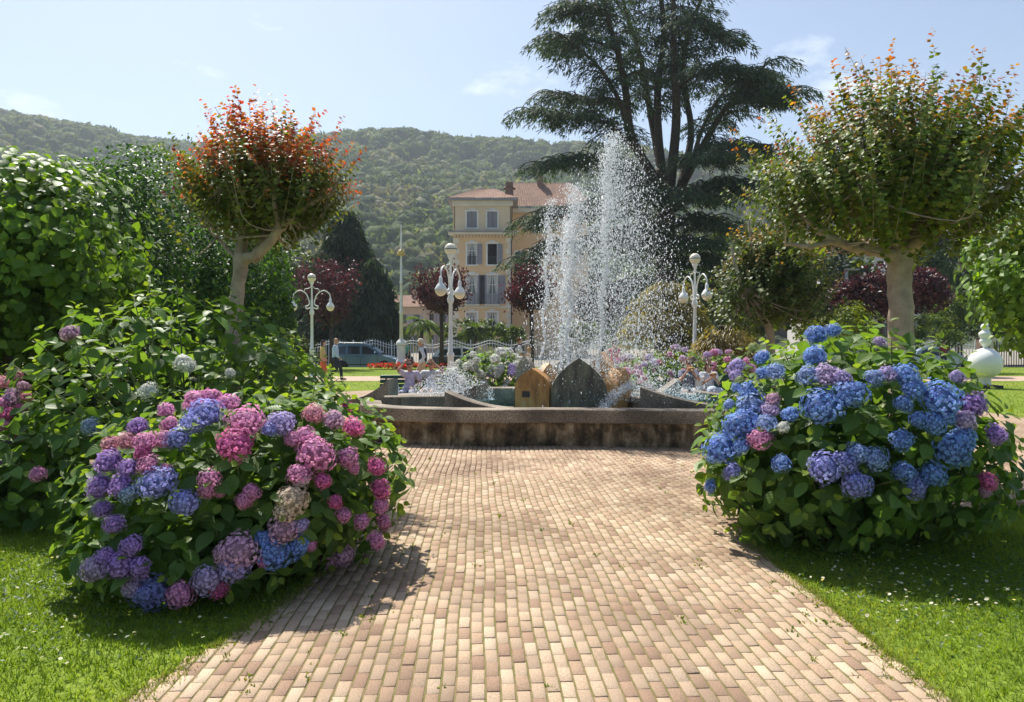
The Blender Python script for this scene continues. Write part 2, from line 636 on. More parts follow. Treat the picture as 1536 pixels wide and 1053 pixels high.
def plaza_mat():
    m, n, l, b = newmat('far_brick_paving')
    geo = n.new('ShaderNodeNewGeometry')
    mp = n.new('ShaderNodeMapping'); mp.vector_type = 'POINT'
    mp.inputs['Rotation'].default_value = (0, 0, PI / 2 - BRICK_YAW)
    l.new(geo.outputs['Position'], mp.inputs['Vector'])
    t = n.new('ShaderNodeTexBrick')
    t.inputs['Scale'].default_value = 1.0
    t.inputs['Brick Width'].default_value = 0.15
    t.inputs['Row Height'].default_value = 0.07
    t.inputs['Mortar Size'].default_value = 0.005
    t.inputs['Color1'].default_value = (0.42, 0.31, 0.22, 1)
    t.inputs['Color2'].default_value = (0.33, 0.235, 0.165, 1)
    t.inputs['Mortar'].default_value = (0.15, 0.12, 0.06, 1)
    l.new(mp.outputs['Vector'], t.inputs['Vector'])
    t2 = n.new('ShaderNodeTexNoise'); t2.inputs['Scale'].default_value = 0.9; t2.inputs['Detail'].default_value = 6
    l.new(geo.outputs['Position'], t2.inputs['Vector'])
    r2 = ramp(n, [(0.35, (0.74, 0.66, 0.58)), (0.6, (1.06, 1.04, 1.0))])
    l.new(t2.outputs['Fac'], r2.inputs['Fac'])
    mul = n.new('ShaderNodeMixRGB'); mul.blend_type = 'MULTIPLY'; mul.inputs['Fac'].default_value = 1
    l.new(t.outputs['Color'], mul.inputs['Color1']); l.new(r2.outputs['Color'], mul.inputs['Color2'])
    l.new(mul.outputs['Color'], b.inputs['Base Color'])
    b.inputs['Roughness'].default_value = 0.9
    return m


M['plaza'] = plaza_mat()
plaza = sheet('plaza_paving', poly, -0.018, M['plaza'], 'round brick plaza surrounding the fountain', 'pavement')

# ---- pavers: real bricks on the path and the front of the plaza
BW, BL, GAP = 0.070, 0.150, 0.0105


def on_paving(x, y):
    inpath = (x > path_left(y)) & (x < path_right(y)) & (y < 8.6)
    incirc = (x - PLAZA_C[0]) ** 2 + (y - PLAZA_C[1]) ** 2 < (PLAZA_R - 0.05) ** 2
    return inpath | incirc


def brick_template(bw, bl, h, bev):
    x, y = bw / 2, bl / 2
    V = [(-x, -y, -h), (x, -y, -h), (x, y, -h), (-x, y, -h),
         (-x, -y, -bev), (x, -y, -bev), (x, y, -bev), (-x, y, -bev),
         (-x + bev, -y + bev, 0), (x - bev, -y + bev, 0), (x - bev, y - bev, 0), (-x + bev, y - bev, 0)]
    F = []
    for b in (0, 4):
        for i in range(4):
            k = (i + 1) % 4
            F.append((b + i, b + k, b + 4 + k, b + 4 + i))
    F.append((8, 9, 10, 11))
    return np.array(V), np.array(F)


bricks = []
cY, sY = math.cos(BRICK_YAW), math.sin(BRICK_YAW)
for ci in range(-110, 130):
    off = (ci % 2) * BL / 2 + random.uniform(-0.012, 0.012)
    for rj in range(18, 92):
        u, v = ci * BW, rj * BL + off
        x = u * cY - v * sY
        y = u * sY + v * cY
        x += 0.010 * math.sin(v * 1.3 + 0.35 * u) + 0.006 * math.sin(v * 4.1 + ci * 0.05)
        if y < 2.9 or y > 12.6 or abs(x) > y * 0.95 + 0.6:
            continue
        bricks.append((x, y))
B = np.array(bricks)
keep = on_paving(B[:, 0], B[:, 1]) & ~((B[:, 1] > 11.5) & (B[:, 0] > -2.2) & (B[:, 0] < 4.6))
B = B[keep]
nb = len(B)
pal = np.array([(0.46, 0.345, 0.25), (0.50, 0.385, 0.285), (0.40, 0.285, 0.205), (0.35, 0.24, 0.175), (0.54, 0.43, 0.325), (0.43, 0.325, 0.24)])
bc = pal[rng.choice(6, nb, p=[0.27, 0.2, 0.19, 0.12, 0.08, 0.14])] * rng.uniform(0.80, 0.98, (nb, 1))
bz = np.clip(rng.normal(0, 0.0014, nb), -0.0022, 0.003)
brot = BRICK_YAW + rng.normal(0, 0.012, nb)
tv, tf = brick_template(BW - GAP, BL - 0.005, 0.03, 0.0025)
path_root = empty('brick_path')
tag(path_root, 'path of small pinkish-beige bricks with mossy joints leading to the fountain', 'path', kind='structure')
dist = np.hypot(B[:, 0], B[:, 1])
vis = (np.abs(B[:, 0]) < B[:, 1] * 0.70) & (B[:, 1] > 3.22)
order = np.argsort(np.where(vis, dist, 1e9))
single = set(order[:300].tolist())
bme = mesh('brick', tv, tf)
bme.materials.append(M['brick_obj'])
for i in order[:300]:
    o = link('brick', bme, None, path_root)
    o.location = (B[i, 0], B[i, 1], bz[i])
    o.rotation_euler = (rng.normal(0, 0.01), rng.normal(0, 0.012), brot[i])
    o.color = (*bc[i], 1)
rest = np.array([i for i in range(nb) if i not in single])
c, s_ = np.cos(brot[rest]), np.sin(brot[rest])
Rm = np.zeros((len(rest), 3, 3)); Rm[:, 0, 0] = c; Rm[:, 0, 1] = -s_; Rm[:, 1, 0] = s_; Rm[:, 1, 1] = c; Rm[:, 2, 2] = 1
V, F, C = scatter(tv, tf, Rm, np.column_stack([B[rest], bz[rest]]), np.ones(len(rest)), bc[rest])
o = link('paving_bricks', mesh('paving_bricks', V, F, C), M['brick'], path_root)
o['kind'] = 'stuff'

# gravel walk, road, kerb
sheet('gravel_walk', [(-60, 29.3), (60, 29.3), (60, 33.2), (-60, 33.2)], LAWN_Z + 0.008, M['gravel'], 'pale pinkish gravel walk crossing behind the fountain', 'path')
sheet('road', [(-120, 45.6), (120, 45.6), (120, 52.3), (-120, 52.3)], ROAD_Z - 0.02, M['asphalt'], 'asphalt road in front of the white fence', 'road')
o = MB().box((0, 45.3, ROAD_Z + 0.02), (240, 0.3, 0.16)).build('kerb', M['kerb'])
tag(o, 'stone kerb between lawn and road', 'kerb', kind='structure')
sheet('added_ground', [(-400, 53.5), (400, 53.5), (400, 175), (-400, 175)], ROAD_Z + 0.02, surf('pale_ground', (0.30, 0.27, 0.22), (0.22, 0.20, 0.16), 0.4, 0.95), 'pale ground sheet added around the houses to cut green bounce light', 'ground')  # added sheet: keeps green bounce from the lawn off the villa
o = MB().box((0, 52.9, ROAD_Z + 0.03), (240, 1.2, 0.16)).build('pavement', M['kerb'])
tag(o, 'narrow stone pavement at the foot of the fence', 'pavement', kind='structure')


# ---- hills with forest
def vnoise(x, y, seed=0):
    """smooth value noise"""
    r_ = np.random.default_rng(seed)
    T = r_.random((64, 64))
    xi, yi = np.floor(x).astype(int), np.floor(y).astype(int)
    fx, fy = x - xi, y - yi
    fx = fx * fx * (3 - 2 * fx); fy = fy * fy * (3 - 2 * fy)
    g = lambda a, b: T[a % 64, b % 64]
    return (g(xi, yi) * (1 - fx) + g(xi + 1, yi) * fx) * (1 - fy) + (g(xi, yi + 1) * (1 - fx) + g(xi + 1, yi + 1) * fx) * fy


RX = [-2.0, -0.80, -0.70, -0.66, -0.60, -0.5, -0.42, -0.3, -0.16, -0.06, 0.05, 0.2, 0.5, 0.8, 2.0]
RH = [0.27, 0.30, 0.298, 0.292, 0.278, 0.262, 0.255, 0.262, 0.258, 0.252, 0.245, 0.24, 0.22, 0.21, 0.2]


def hill_h(x, y):
    a = x / np.maximum(y, 1)
    ridge = np.interp(a, RX, RH)
    ridge = ridge + 0.006 * (vnoise(a * 14 + 9, a * 0 + 3, 5) - 0.5)
    t = np.clip((y - 170) / 560, 0, 1)
    prof = t * t * (3 - 2 * t) * 0.55 + 0.45 * t
    h = ridge * 730 * prof
    h = h + (vnoise(x / 90 + 7, y / 90, 3) - 0.5) * 34 * np.clip((y - 200) / 120, 0, 1) * np.clip((760 - y) / 200, 0, 1)
    return h - 1.0


gx, gy = np.meshgrid(np.linspace(-1000, 1000, 120), np.linspace(165, 900, 70))
gh = hill_h(gx, gy)
V = np.column_stack([gx.ravel(), gy.ravel(), gh.ravel()])
idx = np.arange(gx.size).reshape(gx.shape)
F = np.column_stack([idx[:-1, :-1].ravel(), idx[:-1, 1:].ravel(), idx[1:, 1:].ravel(), idx[1:, :-1].ravel()])
o = link('hill', mesh('hill', V, F, smooth=True), surf('hill_ground', (0.03, 0.05, 0.015), (0.045, 0.06, 0.02), 0.05, 0.95))
tag(o, 'wooded hill rising behind the town', 'hill', kind='structure')

bm = bmesh.new(); bmesh.ops.create_icosphere(bm, subdivisions=2, radius=1.0)
ICO_V = np.array([v.co[:] for v in bm.verts]); ICO_F = np.array([[v.index for v in f.verts] for f in bm.faces]); bm.free()
NT = 5200
tx, ty = [], []
while len(tx) < NT:
    y = 185 + 560 * random.random() ** 0.8
    a = random.uniform(-0.82, 0.62)
    tx.append(a * y); ty.append(y)
tx, ty = np.array(tx), np.array(ty)
th = hill_h(tx, ty)
tr = rng.uniform(4.0, 7.2, NT) * (0.8 + 0.4 * ty / 700)
fc = np.array([(0.055, 0.095, 0.028), (0.075, 0.125, 0.032), (0.105, 0.15, 0.042), (0.14, 0.165, 0.06), (0.045, 0.08, 0.032), (0.17, 0.17, 0.085)])
tone = np.clip((vnoise(tx / 70, ty / 50, 11) * 1.3 + rng.normal(0, 0.22, NT)) * 5.2 - 0.6, 0, 5).astype(int)
tc = fc[tone] * rng.uniform(0.8, 1.2, (NT, 1))
Rm = np.repeat(np.eye(3)[None], NT, 0)
ang = rng.uniform(0, 2 * PI, NT)
Rm[:, 0, 0] = np.cos(ang); Rm[:, 0, 1] = -np.sin(ang); Rm[:, 1, 0] = np.sin(ang); Rm[:, 1, 1] = np.cos(ang)
ctr = np.column_stack([tx, ty, th + tr * 0.75])
V, F, C = scatter(ICO_V, ICO_F, Rm, ctr, np.column_stack([tr * 0.86, tr * 0.86, tr * 0.95]), tc * 0.9)
V += rng.normal(0, 0.6, V.shape)
parts = [(V, F, C)]
NC = 66
d = rnd_dir(NT * NC).reshape(NT, NC, 3)
d[..., 2] = np.abs(d[..., 2]) * 0.95 - 0.15
pos = ctr[:, None] + d * tr[:, None, None] * rng.uniform(0.84, 1.14, (NT, NC, 1))
dd = unit(d + 0.9 * rnd_dir(NT * NC).reshape(NT, NC, 3)).reshape(-1, 3)
V, F, C = scatter(LEAF_SM[0], LEAF_SM[1], frames(np.cross(dd, rnd_dir(len(dd))), dd), pos.reshape(-1, 3), np.repeat(tr, NC) * rng.uniform(0.28, 0.55, NT * NC),
                  np.repeat(tc, NC, 0) * rng.uniform(0.75, 1.35, (NT * NC, 1)))
parts.append((V, F, C))
V, F, C = merge(parts)
o = link('hillside_forest', mesh('hillside_forest', V, F, C), M['forest'])
tag(o, 'mixed green forest covering the hillside behind the town', 'forest', kind='stuff')


# ==================================================================== PLANTS
def foliage(name, arr, mat, parent, uv=None, smooth=False):
    V, F, C = arr
    o = link(name, mesh(name, V, F, C, uv, smooth), mat, parent)
    o['kind'] = 'stuff'
    return o


def branch_mesh(name, paths, mat, parent, n=8):
    mb = MB()
    for pts, rads in paths:
        mb.tube(pts, rads, n)
    return mb.build(name, mat, parent)


HYD_G = np.array([(0.105, 0.20, 0.04), (0.13, 0.24, 0.05), (0.085, 0.165, 0.04), (0.16, 0.27, 0.055)])
LEAF_VARS = []
for k_, (w_, f_, dr_) in enumerate([(0.36, 0.25, 0.18), (0.40, 0.32, 0.30), (0.33, 0.22, 0.10)]):
    tv_, tf_, uv_ = leaf_template(7, w_, f_, dr_)
    me_ = mesh('leaf', tv_, tf_, None, uv_, True)
    me_.materials.append(M['leaf_obj'])
    LEAF_VARS.append(me_)


def floret_head(seed, nfl=190):
    r_ = np.random.default_rng(seed)
    i = np.arange(nfl) + 0.5
    ph = np.arccos(1 - 1.72 * i / nfl); thh = PI * (1 + 5 ** 0.5) * i
    n_ = np.column_stack([np.cos(thh) * np.sin(ph), np.sin(thh) * np.sin(ph), np.cos(ph)])
    n_ = unit(n_ + r_.normal(0, 0.07, n_.shape))
    lump = 1 + 0.09 * np.sin(n_[:, 0] * 4.3 + seed) + 0.08 * np.sin(n_[:, 1] * 5.1 + 2 * seed) + 0.06 * np.sin(n_[:, 2] * 6 + 3 * seed)
    pos = n_ * (lump * r_.uniform(0.84, 1.06, nfl))[:, None] * np.array([1, 1, 0.82])
    petal = np.array([(0, 0, 0), (-0.42, 0.55, 0.06), (0, 1.0, -0.06), (0.42, 0.55, 0.06)])
    tf_ = np.array([(0, 2, 1), (0, 3, 2)])
    parts = []
    t0 = r_.uniform(0, PI, nfl)
    a = unit(np.cross(n_, np.array([0.3, 0.2, 0.93])))
    b_ = np.cross(n_, a)
    tone = r_.uniform(0.72, 1.18, nfl)
    for q in range(4):
        an = t0 + q * PI / 2
        D = a * np.cos(an)[:, None] + b_ * np.sin(an)[:, None] + n_ * r_.uniform(-0.15, 0.55, (nfl, 1))
        parts.append(scatter(petal, tf_, frames(D, n_), pos, np.full(nfl, 0.14) * r_.uniform(0.85, 1.15, nfl), np.repeat((tone * r_.uniform(0.9, 1.1, nfl))[:, None], 3, 1)))
    V, F, C = merge(parts)
    core = ICO_V * np.array([0.8, 0.8, 0.66])
    V, F, C = merge([(V, F, C), (core, ICO_F, np.full((len(core), 3), 0.5))])
    me = mesh('flower_head', V, F, C)
    me.materials.append(M['petal'])
    return me


HEADS = [floret_head(k) for k in range(7)]
HC = {'P': (0.88, 0.38, 0.64), 'H': (0.86, 0.22, 0.50), 'V': (0.54, 0.33, 0.76), 'W': (0.40, 0.41, 0.86), 'B': (0.28, 0.44, 0.88),
      'L': (0.56, 0.46, 0.80), 'C': (0.80, 0.64, 0.50), 'K': (0.74, 0.46, 0.64), 'S': (0.84, 0.40, 0.48), 'G': (0.45, 0.55, 0.74),
      'N': (0.86, 0.87, 0.79), 'I': (0.62, 0.48, 0.74), 'E': (0.38, 0.50, 0.84), 'Y': (0.42, 0.50, 0.22)}


def ell_hit(px, py, c, r):
    """where the line through a photo pixel meets the front of the bush"""
    o_ = np.array([0, 0, CAMH]); dv = unit(np.array([(px - 768) / FPX, 1.0, (HOR - py) / FPX]))
    q = (o_ - c) / r; e = dv / r
    A, Bq, Cq = e @ e, 2 * q @ e, q @ q - 1
    disc = Bq * Bq - 4 * A * Cq
    t = (-Bq - math.sqrt(disc)) / (2 * A) if disc > 0 else -Bq / (2 * A)
    p = o_ + dv * t
    return p, unit((p - c) / r ** 2 if disc > 0 else (p - c) / r)


def hydrangea(label, lobes, leaf_len, nshoot, heads, nparts=300, group=None, greens=HYD_G, inner=1.0, zmin=0.03, bright=1.0, base=None, head_spot=None, tipc=(0.23, 0.33, 0.05)):
    """lobes: list of (centre, radii) ellipsoids that shape the bush"""
    c0 = np.array(lobes[0][0])
    root = empty('hydrangea_bush', (c0[0], c0[1], 0))
    tag(root, label, 'bush', group)
    O = np.array([c0[0], c0[1], 0.0])
    LP, LD, LN, LS, LC, LV = [], [], [], [], [], []
    tot = sum(r[0] * r[1] + r[0] * r[2] + r[1] * r[2] for _, r in lobes)
    stems = MB()
    for c, r in lobes:
        c, r = np.array(c, float), np.array(r, float)
        ns = int(nshoot * (r[0] * r[1] + r[0] * r[2] + r[1] * r[2]) / tot)
        i = np.arange(ns) + 0.5
        ph = np.arccos(1 - 2 * i / ns); tt = PI * (1 + 5 ** 0.5) * i
        n_ = np.column_stack([np.cos(tt) * np.sin(ph), np.sin(tt) * np.sin(ph), np.cos(ph)]) + rng.normal(0, 0.06, (ns, 3))
        n_ = unit(n_)
        p = c + n_ * r * rng.uniform(0.86, 1.07, (ns, 1))
        nn = unit(n_ / r)
        ok = p[:, 2] > zmin
        for c2, r2 in lobes:
            if c2 is not c and not np.allclose(c2, c):
                ok &= (((p - np.array(c2)) / np.array(r2)) ** 2).sum(1) > 0.8
        p, nn = p[ok], nn[ok]
        for k in range(len(p)):
            low = nn[k][2] < -0.05
            ax = unit(nn[k] * (0.75 if not low else 1.0) + np.array([0, 0, 0.75 if not low else 0.1]) + rng.normal(0, 0.16, 3))
            u = unit(np.cross(ax, [0.2, 0.9, 0.4])); w = np.cross(ax, u)
            a0 = rng.uniform(0, PI)
            for lev, (sz, tilt, dz) in enumerate([(0.45, 0.75, 0.0), (0.85, 0.22, -0.035), (1.1, -0.12, -0.085)]):
                for q in range(2):
                    an = a0 + lev * PI / 2 + q * PI + rng.normal(0, 0.2)
                    tl = tilt + rng.normal(0, 0.18)
                    D = (u * math.cos(an) + w * math.sin(an)) * math.cos(tl) + ax * math.sin(tl)
                    D = D + np.array([0, 0, -0.22 if not low else -0.75])
                    LP.append(p[k] + ax * dz * leaf_len * 7 + D * 0.02)
                    LD.append(D); LN.append(ax * math.cos(tl) + rng.normal(0, 0.16, 3) + (nn[k] * 0.5 if low else 0))
                    LS.append(leaf_len * sz * rng.uniform(0.82, 1.15))
                    g = greens[rng.integers(len(greens))] * rng.uniform(0.85, 1.15) * bright
                    if lev == 0:
                        g = np.array(tipc) * rng.uniform(0.75, 1.15) * bright
                    LC.append(g); LV.append(lev)
            if k % 3 == 0:
                b0 = np.array([c[0] + rng.normal(0, r[0] * 0.18), c[1] + rng.normal(0, r[1] * 0.18), 0.0])
                mid = b0 * 0.45 + p[k] * 0.55 + np.array([0, 0, 0.12 * r[2]])
                stems.tube([b0 - O, mid - O, p[k] - O], [0.012, 0.009, 0.005], 5)
    LP, LD, LN, LS, LC = map(np.array, (LP, LD, LN, LS, LC))
    # leaves deeper inside, so that the bush is dense
    ni = int(nshoot * 2.2 * inner)
    ip, idr = [], []
    for c, r in lobes:
        c, r = np.array(c, float), np.array(r, float)
        m_ = int(ni / len(lobes))
        n_ = rnd_dir(m_)
        q = c + n_ * r * (rng.uniform(0.35, 0.88, (m_, 1)))
        ok = q[:, 2] > 0.03
        ip.append(q[ok]); idr.append(n_[ok])
    ip, idr = np.concatenate(ip), np.concatenate(idr)
    iD = unit(idr + rng.normal(0, 0.6, idr.shape) + np.array([0, 0, -0.3]))
    iN = unit(idr + np.array([0, 0, 0.8]) + rng.normal(0, 0.3, idr.shape))
    Rm = frames(LD, LN)
    # the 300 leaves that show largest are parts of their own
    tocam = np.array([0, 0, CAMH]) - LP
    dcam = np.linalg.norm(tocam, axis=1)
    out = unit(LP - c0)
    score = (LS / dcam) * (0.25 + np.clip((unit(tocam) * out).sum(1), 0, 1)) * (np.array(LV) > 0) + 1e-6
    sel = np.argsort(-score)[:nparts]
    mask = np.ones(len(LP), bool); mask[sel] = False
    for i in sel:
        o = link('leaf', LEAF_VARS[i % 3], None, root)
        Mx = Matrix([list(Rm[i][0]) + [0], list(Rm[i][1]) + [0], list(Rm[i][2]) + [0], [0, 0, 0, 1]])
        o.matrix_local = Matrix.Translation(Vector(LP[i] - O)) @ Mx @ Matrix.Scale(LS[i], 4)
        o.color = (*LC[i], 1)
    V, F, C = scatter(LEAF_BIG[0], LEAF_BIG[1], Rm[mask], LP[mask] - O, LS[mask], LC[mask])
    uv = np.tile(LEAF_BIG[2], (mask.sum(), 1))
    V2, F2, C2 = scatter(LEAF_BIG[0], LEAF_BIG[1], frames(iD, iN), ip - O, leaf_len * rng.uniform(0.8, 1.15, len(ip)), greens[rng.integers(len(greens), size=len(ip))] * 0.9)
    uv = np.concatenate([uv, np.tile(LEAF_BIG[2], (len(ip), 1))])
    foliage('foliage', merge([(V, F, C), (V2, F2, C2)]), M['leaf_hyd'], root, uv, True)
    stems.build('stems', M['stem'], root)
    # flower heads
    for h in heads:
        if not isinstance(h[0], np.ndarray):         # photo pixel, size in pixels, colour
            px, py, pr, cc = h
            best = None
            for c, r in lobes:
                c, r = np.array(c, float), np.array(r, float) * 1.02
                p, nn = ell_hit(px, py, c, r)
                q = ((p - c) / r) ** 2
                miss = q.sum() > 1.02
                key = (miss, p[1])
                if best is None or key < best[0]:
                    best = (key, p, nn)
            _, p, nn = best
            rad = pr * p[1] / FPX
            p = p.copy(); p[2] = max(p[2], rad * 0.75)
        else:                                        # world position, normal, radius, colour
            p, nn, rad, cc = h[0], h[1], h[2], h[3]
        o = link('flower_head', HEADS[rng.integers(len(HEADS))], None, root)
        ax = Vector(unit(nn * 0.8 + np.array([0, 0, 0.45]) + rng.normal(0, 0.12, 3)))
        o.matrix_local = Matrix.Translation(Vector(p - O)) @ ax.to_track_quat('Z', 'Y').to_matrix().to_4x4() @ Matrix.Rotation(rng.uniform(0, 6), 4, 'Z') @ Matrix.Scale(float(rad), 4)
        col = np.array(HC[cc]) * rng.uniform(0.88, 1.1)
        o.color = (*np.clip(col, 0, 0.9), 1)
    return root


def zz(lst, sc, ox, oy):
    return [(x / sc + ox, y / sc + oy, r / sc, c) for x, y, r, c in lst]


left_heads = zz([(525, 115, 55, 'P'), (585, 100, 45, 'P'), (560, 165, 70, 'W'), (505, 205, 50, 'W'), (450, 265, 52, 'W'), (655, 120, 42, 'P'), (722, 200, 76, 'P'),
                 (680, 290, 76, 'H'), (865, 205, 58, 'L'), (820, 230, 34, 'W'), (400, 150, 35, 'P'), (415, 205, 35, 'P'), (392, 268, 40, 'P'), (285, 215, 42, 'V'),
                 (175, 290, 40, 'S'), (240, 275, 40, 'S'), (318, 280, 50, 'P'), (305, 322, 36, 'H'), (165, 360, 56, 'V'), (245, 385, 42, 'V'), (325, 372, 44, 'P'),
                 (130, 462, 55, 'V'), (212, 455, 50, 'V'), (365, 445, 76, 'W'), (248, 487, 42, 'G'), (400, 385, 22, 'P'), (140, 552, 40, 'V'), (188, 612, 45, 'V'),
                 (474, 525, 58, 'W'), (575, 428, 46, 'P'), (568, 475, 36, 'P'), (618, 487, 20, 'P'), (742, 485, 38, 'P'), (715, 520, 36, 'P'), (1000, 165, 45, 'S'),
                 (1080, 190, 45, 'K'), (1160, 220, 45, 'H'), (1005, 330, 80, 'P'), (965, 258, 45, 'P'), (915, 268, 36, 'P'), (940, 412, 50, 'P'), (948, 432, 32, 'N'), (1035, 438, 36, 'H'),
                 (1140, 342, 46, 'P'), (1162, 387, 26, 'P'), (1255, 380, 40, 'H'), (1270, 470, 45, 'H'), (1270, 537, 36, 'P'), (1085, 522, 30, 'H'), (1118, 577, 33, 'P'),
                 (1190, 600, 38, 'P'), (1280, 605, 36, 'P'), (1250, 680, 42, 'P'), (912, 512, 66, 'C'), (885, 560, 50, 'C'), (875, 632, 62, 'K'), (942, 615, 36, 'L'),
                 (840, 722, 76, 'B'), (792, 672, 36, 'B'), (935, 702, 44, 'B'), (985, 700, 26, 'P'), (792, 765, 28, 'P'), (690, 722, 78, 'K'), (625, 735, 40, 'K'),
                 (672, 790, 64, 'L'), (562, 838, 60, 'I'), (610, 878, 42, 'H'), (452, 900, 58, 'P'), (338, 952, 84, 'W'), (305, 895, 44, 'W'), (250, 872, 40, 'I'),
                 (255, 702, 46, 'V'), (212, 782, 62, 'V'), (286, 790, 48, 'V'), (112, 792, 60, 'I'), (150, 747, 40, 'V'), (1060, 802, 50, 'K'), (1118, 742, 46, 'K')],
                2.7, 100, 560)
hydrangea('rounded hydrangea with pink, purple and violet-blue flower heads spilling over the brick path', [((-2.0, 5.3, 0.55), (1.12, 0.95, 0.72)), ((-1.55, 5.5, 0.66), (0.74, 0.9, 0.62)), ((-2.15, 4.72, 0.30), (0.78, 0.5, 0.42)), ((-1.62, 4.95, 0.55), (0.6, 0.55, 0.5))],
          0.14, 430, left_heads, 300, inner=1.7)
hydrangea('tall leafy green hydrangea with hardly any flowers behind the pink hydrangea', [((-3.3, 7.1, 0.75), (1.55, 1.15, 1.38)), ((-4.2, 6.7, 0.35), (1.0, 0.8, 0.75))],
          0.155, 440, [(275, 545, 15, 'N'), (283, 550, 11, 'N'), (222, 587, 14, 'N'), (135, 640, 14, 'G'), (105, 500, 14, 'K'), (55, 712, 12, 'P'), (345, 560, 8, 'N')], 300)
hydrangea('leafy green hydrangea at the foot of the red-tipped tree', [((-2.95, 8.7, 0.5), (0.95, 0.8, 1.25))], 0.14, 230,
          [(520, 610, 10, 'H'), (405, 520, 6, 'N'), (425, 517, 7, 'N'), (425, 580, 8, 'Y')], 120)
lf = []
for px, py, pr, c in [(2, 575, 12, 'S'), (22, 563, 11, 'S'), (35, 580, 10, 'K'), (15, 600, 12, 'K'), (40, 596, 9, 'S'), (8, 620, 12, 'H'), (18, 590, 10, 'K'), (4, 640, 12, 'P'), (10, 660, 10, 'V'), (30, 612, 9, 'H'), (45, 700, 9, 'P'), (5, 690, 11, 'V'), (0, 607, 12, 'P'), (28, 655, 9, 'H')]:
    lf.append((px, py, pr, c))
hydrangea('hydrangea with faded pink flower heads in front of the dark shrub', [((-5.3, 7.0, 0.5), (0.95, 0.8, 0.8))], 0.14, 150, lf, 100)

right_heads = zz([(525, 85, 45, 'B'), (590, 66, 30, 'B'), (520, 165, 45, 'B'), (316, 170, 32, 'B'), (318, 230, 28, 'B'), (283, 135, 24, 'Y'), (218, 205, 36, 'L'), (215, 240, 26, 'L'),
                  (495, 240, 45, 'E'), (562, 238, 46, 'I'), (620, 252, 40, 'L'), (655, 312, 64, 'B'), (545, 360, 78, 'B'), (268, 300, 42, 'B'), (370, 225, 36, 'E'),
                  (275, 358, 58, 'E'), (350, 372, 36, 'I'), (238, 430, 68, 'B'), (160, 522, 66, 'B'), (240, 512, 34, 'B'), (310, 486, 46, 'P'), (335, 430, 44, 'E'),
                  (400, 440, 25, 'N'), (425, 390, 34, 'B'), (205, 612, 38, 'W'), (120, 667, 28, 'B'), (393, 580, 37, 'B'), (360, 333, 28, 'K'), (560, 595, 65, 'W'),
                  (635, 578, 50, 'W'), (685, 660, 58, 'W'), (690, 540, 45, 'E'), (755, 562, 50, 'E'), (750, 250, 38, 'E'), (800, 235, 36, 'L'), (870, 240, 50, 'B'),
                  (900, 292, 44, 'B'), (862, 348, 36, 'B'), (1005, 332, 76, 'B'), (922, 410, 36, 'B'), (980, 425, 46, 'B'), (1030, 400, 36, 'B'), (857, 490, 43, 'B'),
                  (1052, 528, 70, 'B'), (1095, 485, 52, 'B'), (1100, 412, 44, 'I'), (1135, 352, 52, 'V'), (1220, 468, 44, 'V'), (865, 613, 45, 'B'), (905, 672, 48, 'W'),
                  (975, 620, 52, 'B'), (1190, 650, 38, 'H'), (1070, 245, 30, 'L'), (770, 110, 24, 'I'), (230, 258, 18, 'Y'), (190, 352, 24, 'E'), (218, 285, 22, 'B'), (1180, 690, 24, 'K')],
                 2.568, 1020, 470)
hydrangea('big rounded hydrangea thick with blue flower heads beside the brick path', [((2.92, 6.2, 0.92), (1.16, 1.05, 0.84)), ((3.1, 6.3, 0.55), (1.25, 0.95, 0.75)), ((2.5, 6.0, 0.58), (0.95, 0.95, 0.70))],
          0.155, 560, right_heads, 300, inner=1.7)


def random_heads(lobes, n, rad, cols, zlo=0.2):
    out = []
    for _ in range(n * 6):
        if len(out) >= n: break
        c, r = lobes[rng.integers(len(lobes))]
        c, r = np.array(c, float), np.array(r, float)
        v = rnd_dir(1)[0]
        if v[1] > 0.35: continue
        p = c + v * r * 1.03
        if p[2] < zlo: continue
        if any(np.linalg.norm(p - q[0]) < rad * 1.3 for q in out): continue
        out.append((p, unit(v / r), rad * rng.uniform(0.75, 1.2), cols[rng.integers(len(cols))]))
    return out


lob = [((-0.55, 17.2, 0.75), (0.88, 0.7, 0.72)), ((-1.05, 17.0, 0.55), (0.55, 0.5, 0.55)), ((-0.1, 16.9, 0.5), (0.55, 0.5, 0.55))]
hydrangea('round hydrangea full of white flower heads behind the fountain', lob, 0.13, 230, random_heads(lob, 52, 0.115, 'NNNNNNNNL'), 60)
lob = [((3.3, 18.6, 0.6), (0.9, 0.7, 0.62)), ((4.3, 18.9, 0.75), (1.0, 0.7, 0.68)), ((5.4, 18.8, 0.7), (0.9, 0.7, 0.62)), ((2.75, 17.6, 0.4), (0.55, 0.5, 0.5))]
hydrangea('long bank of pale pink hydrangeas behind the bench with the snacking couple', lob, 0.13, 340, random_heads(lob, 85, 0.11, 'KKPIKIS'), 60, bright=1.1)


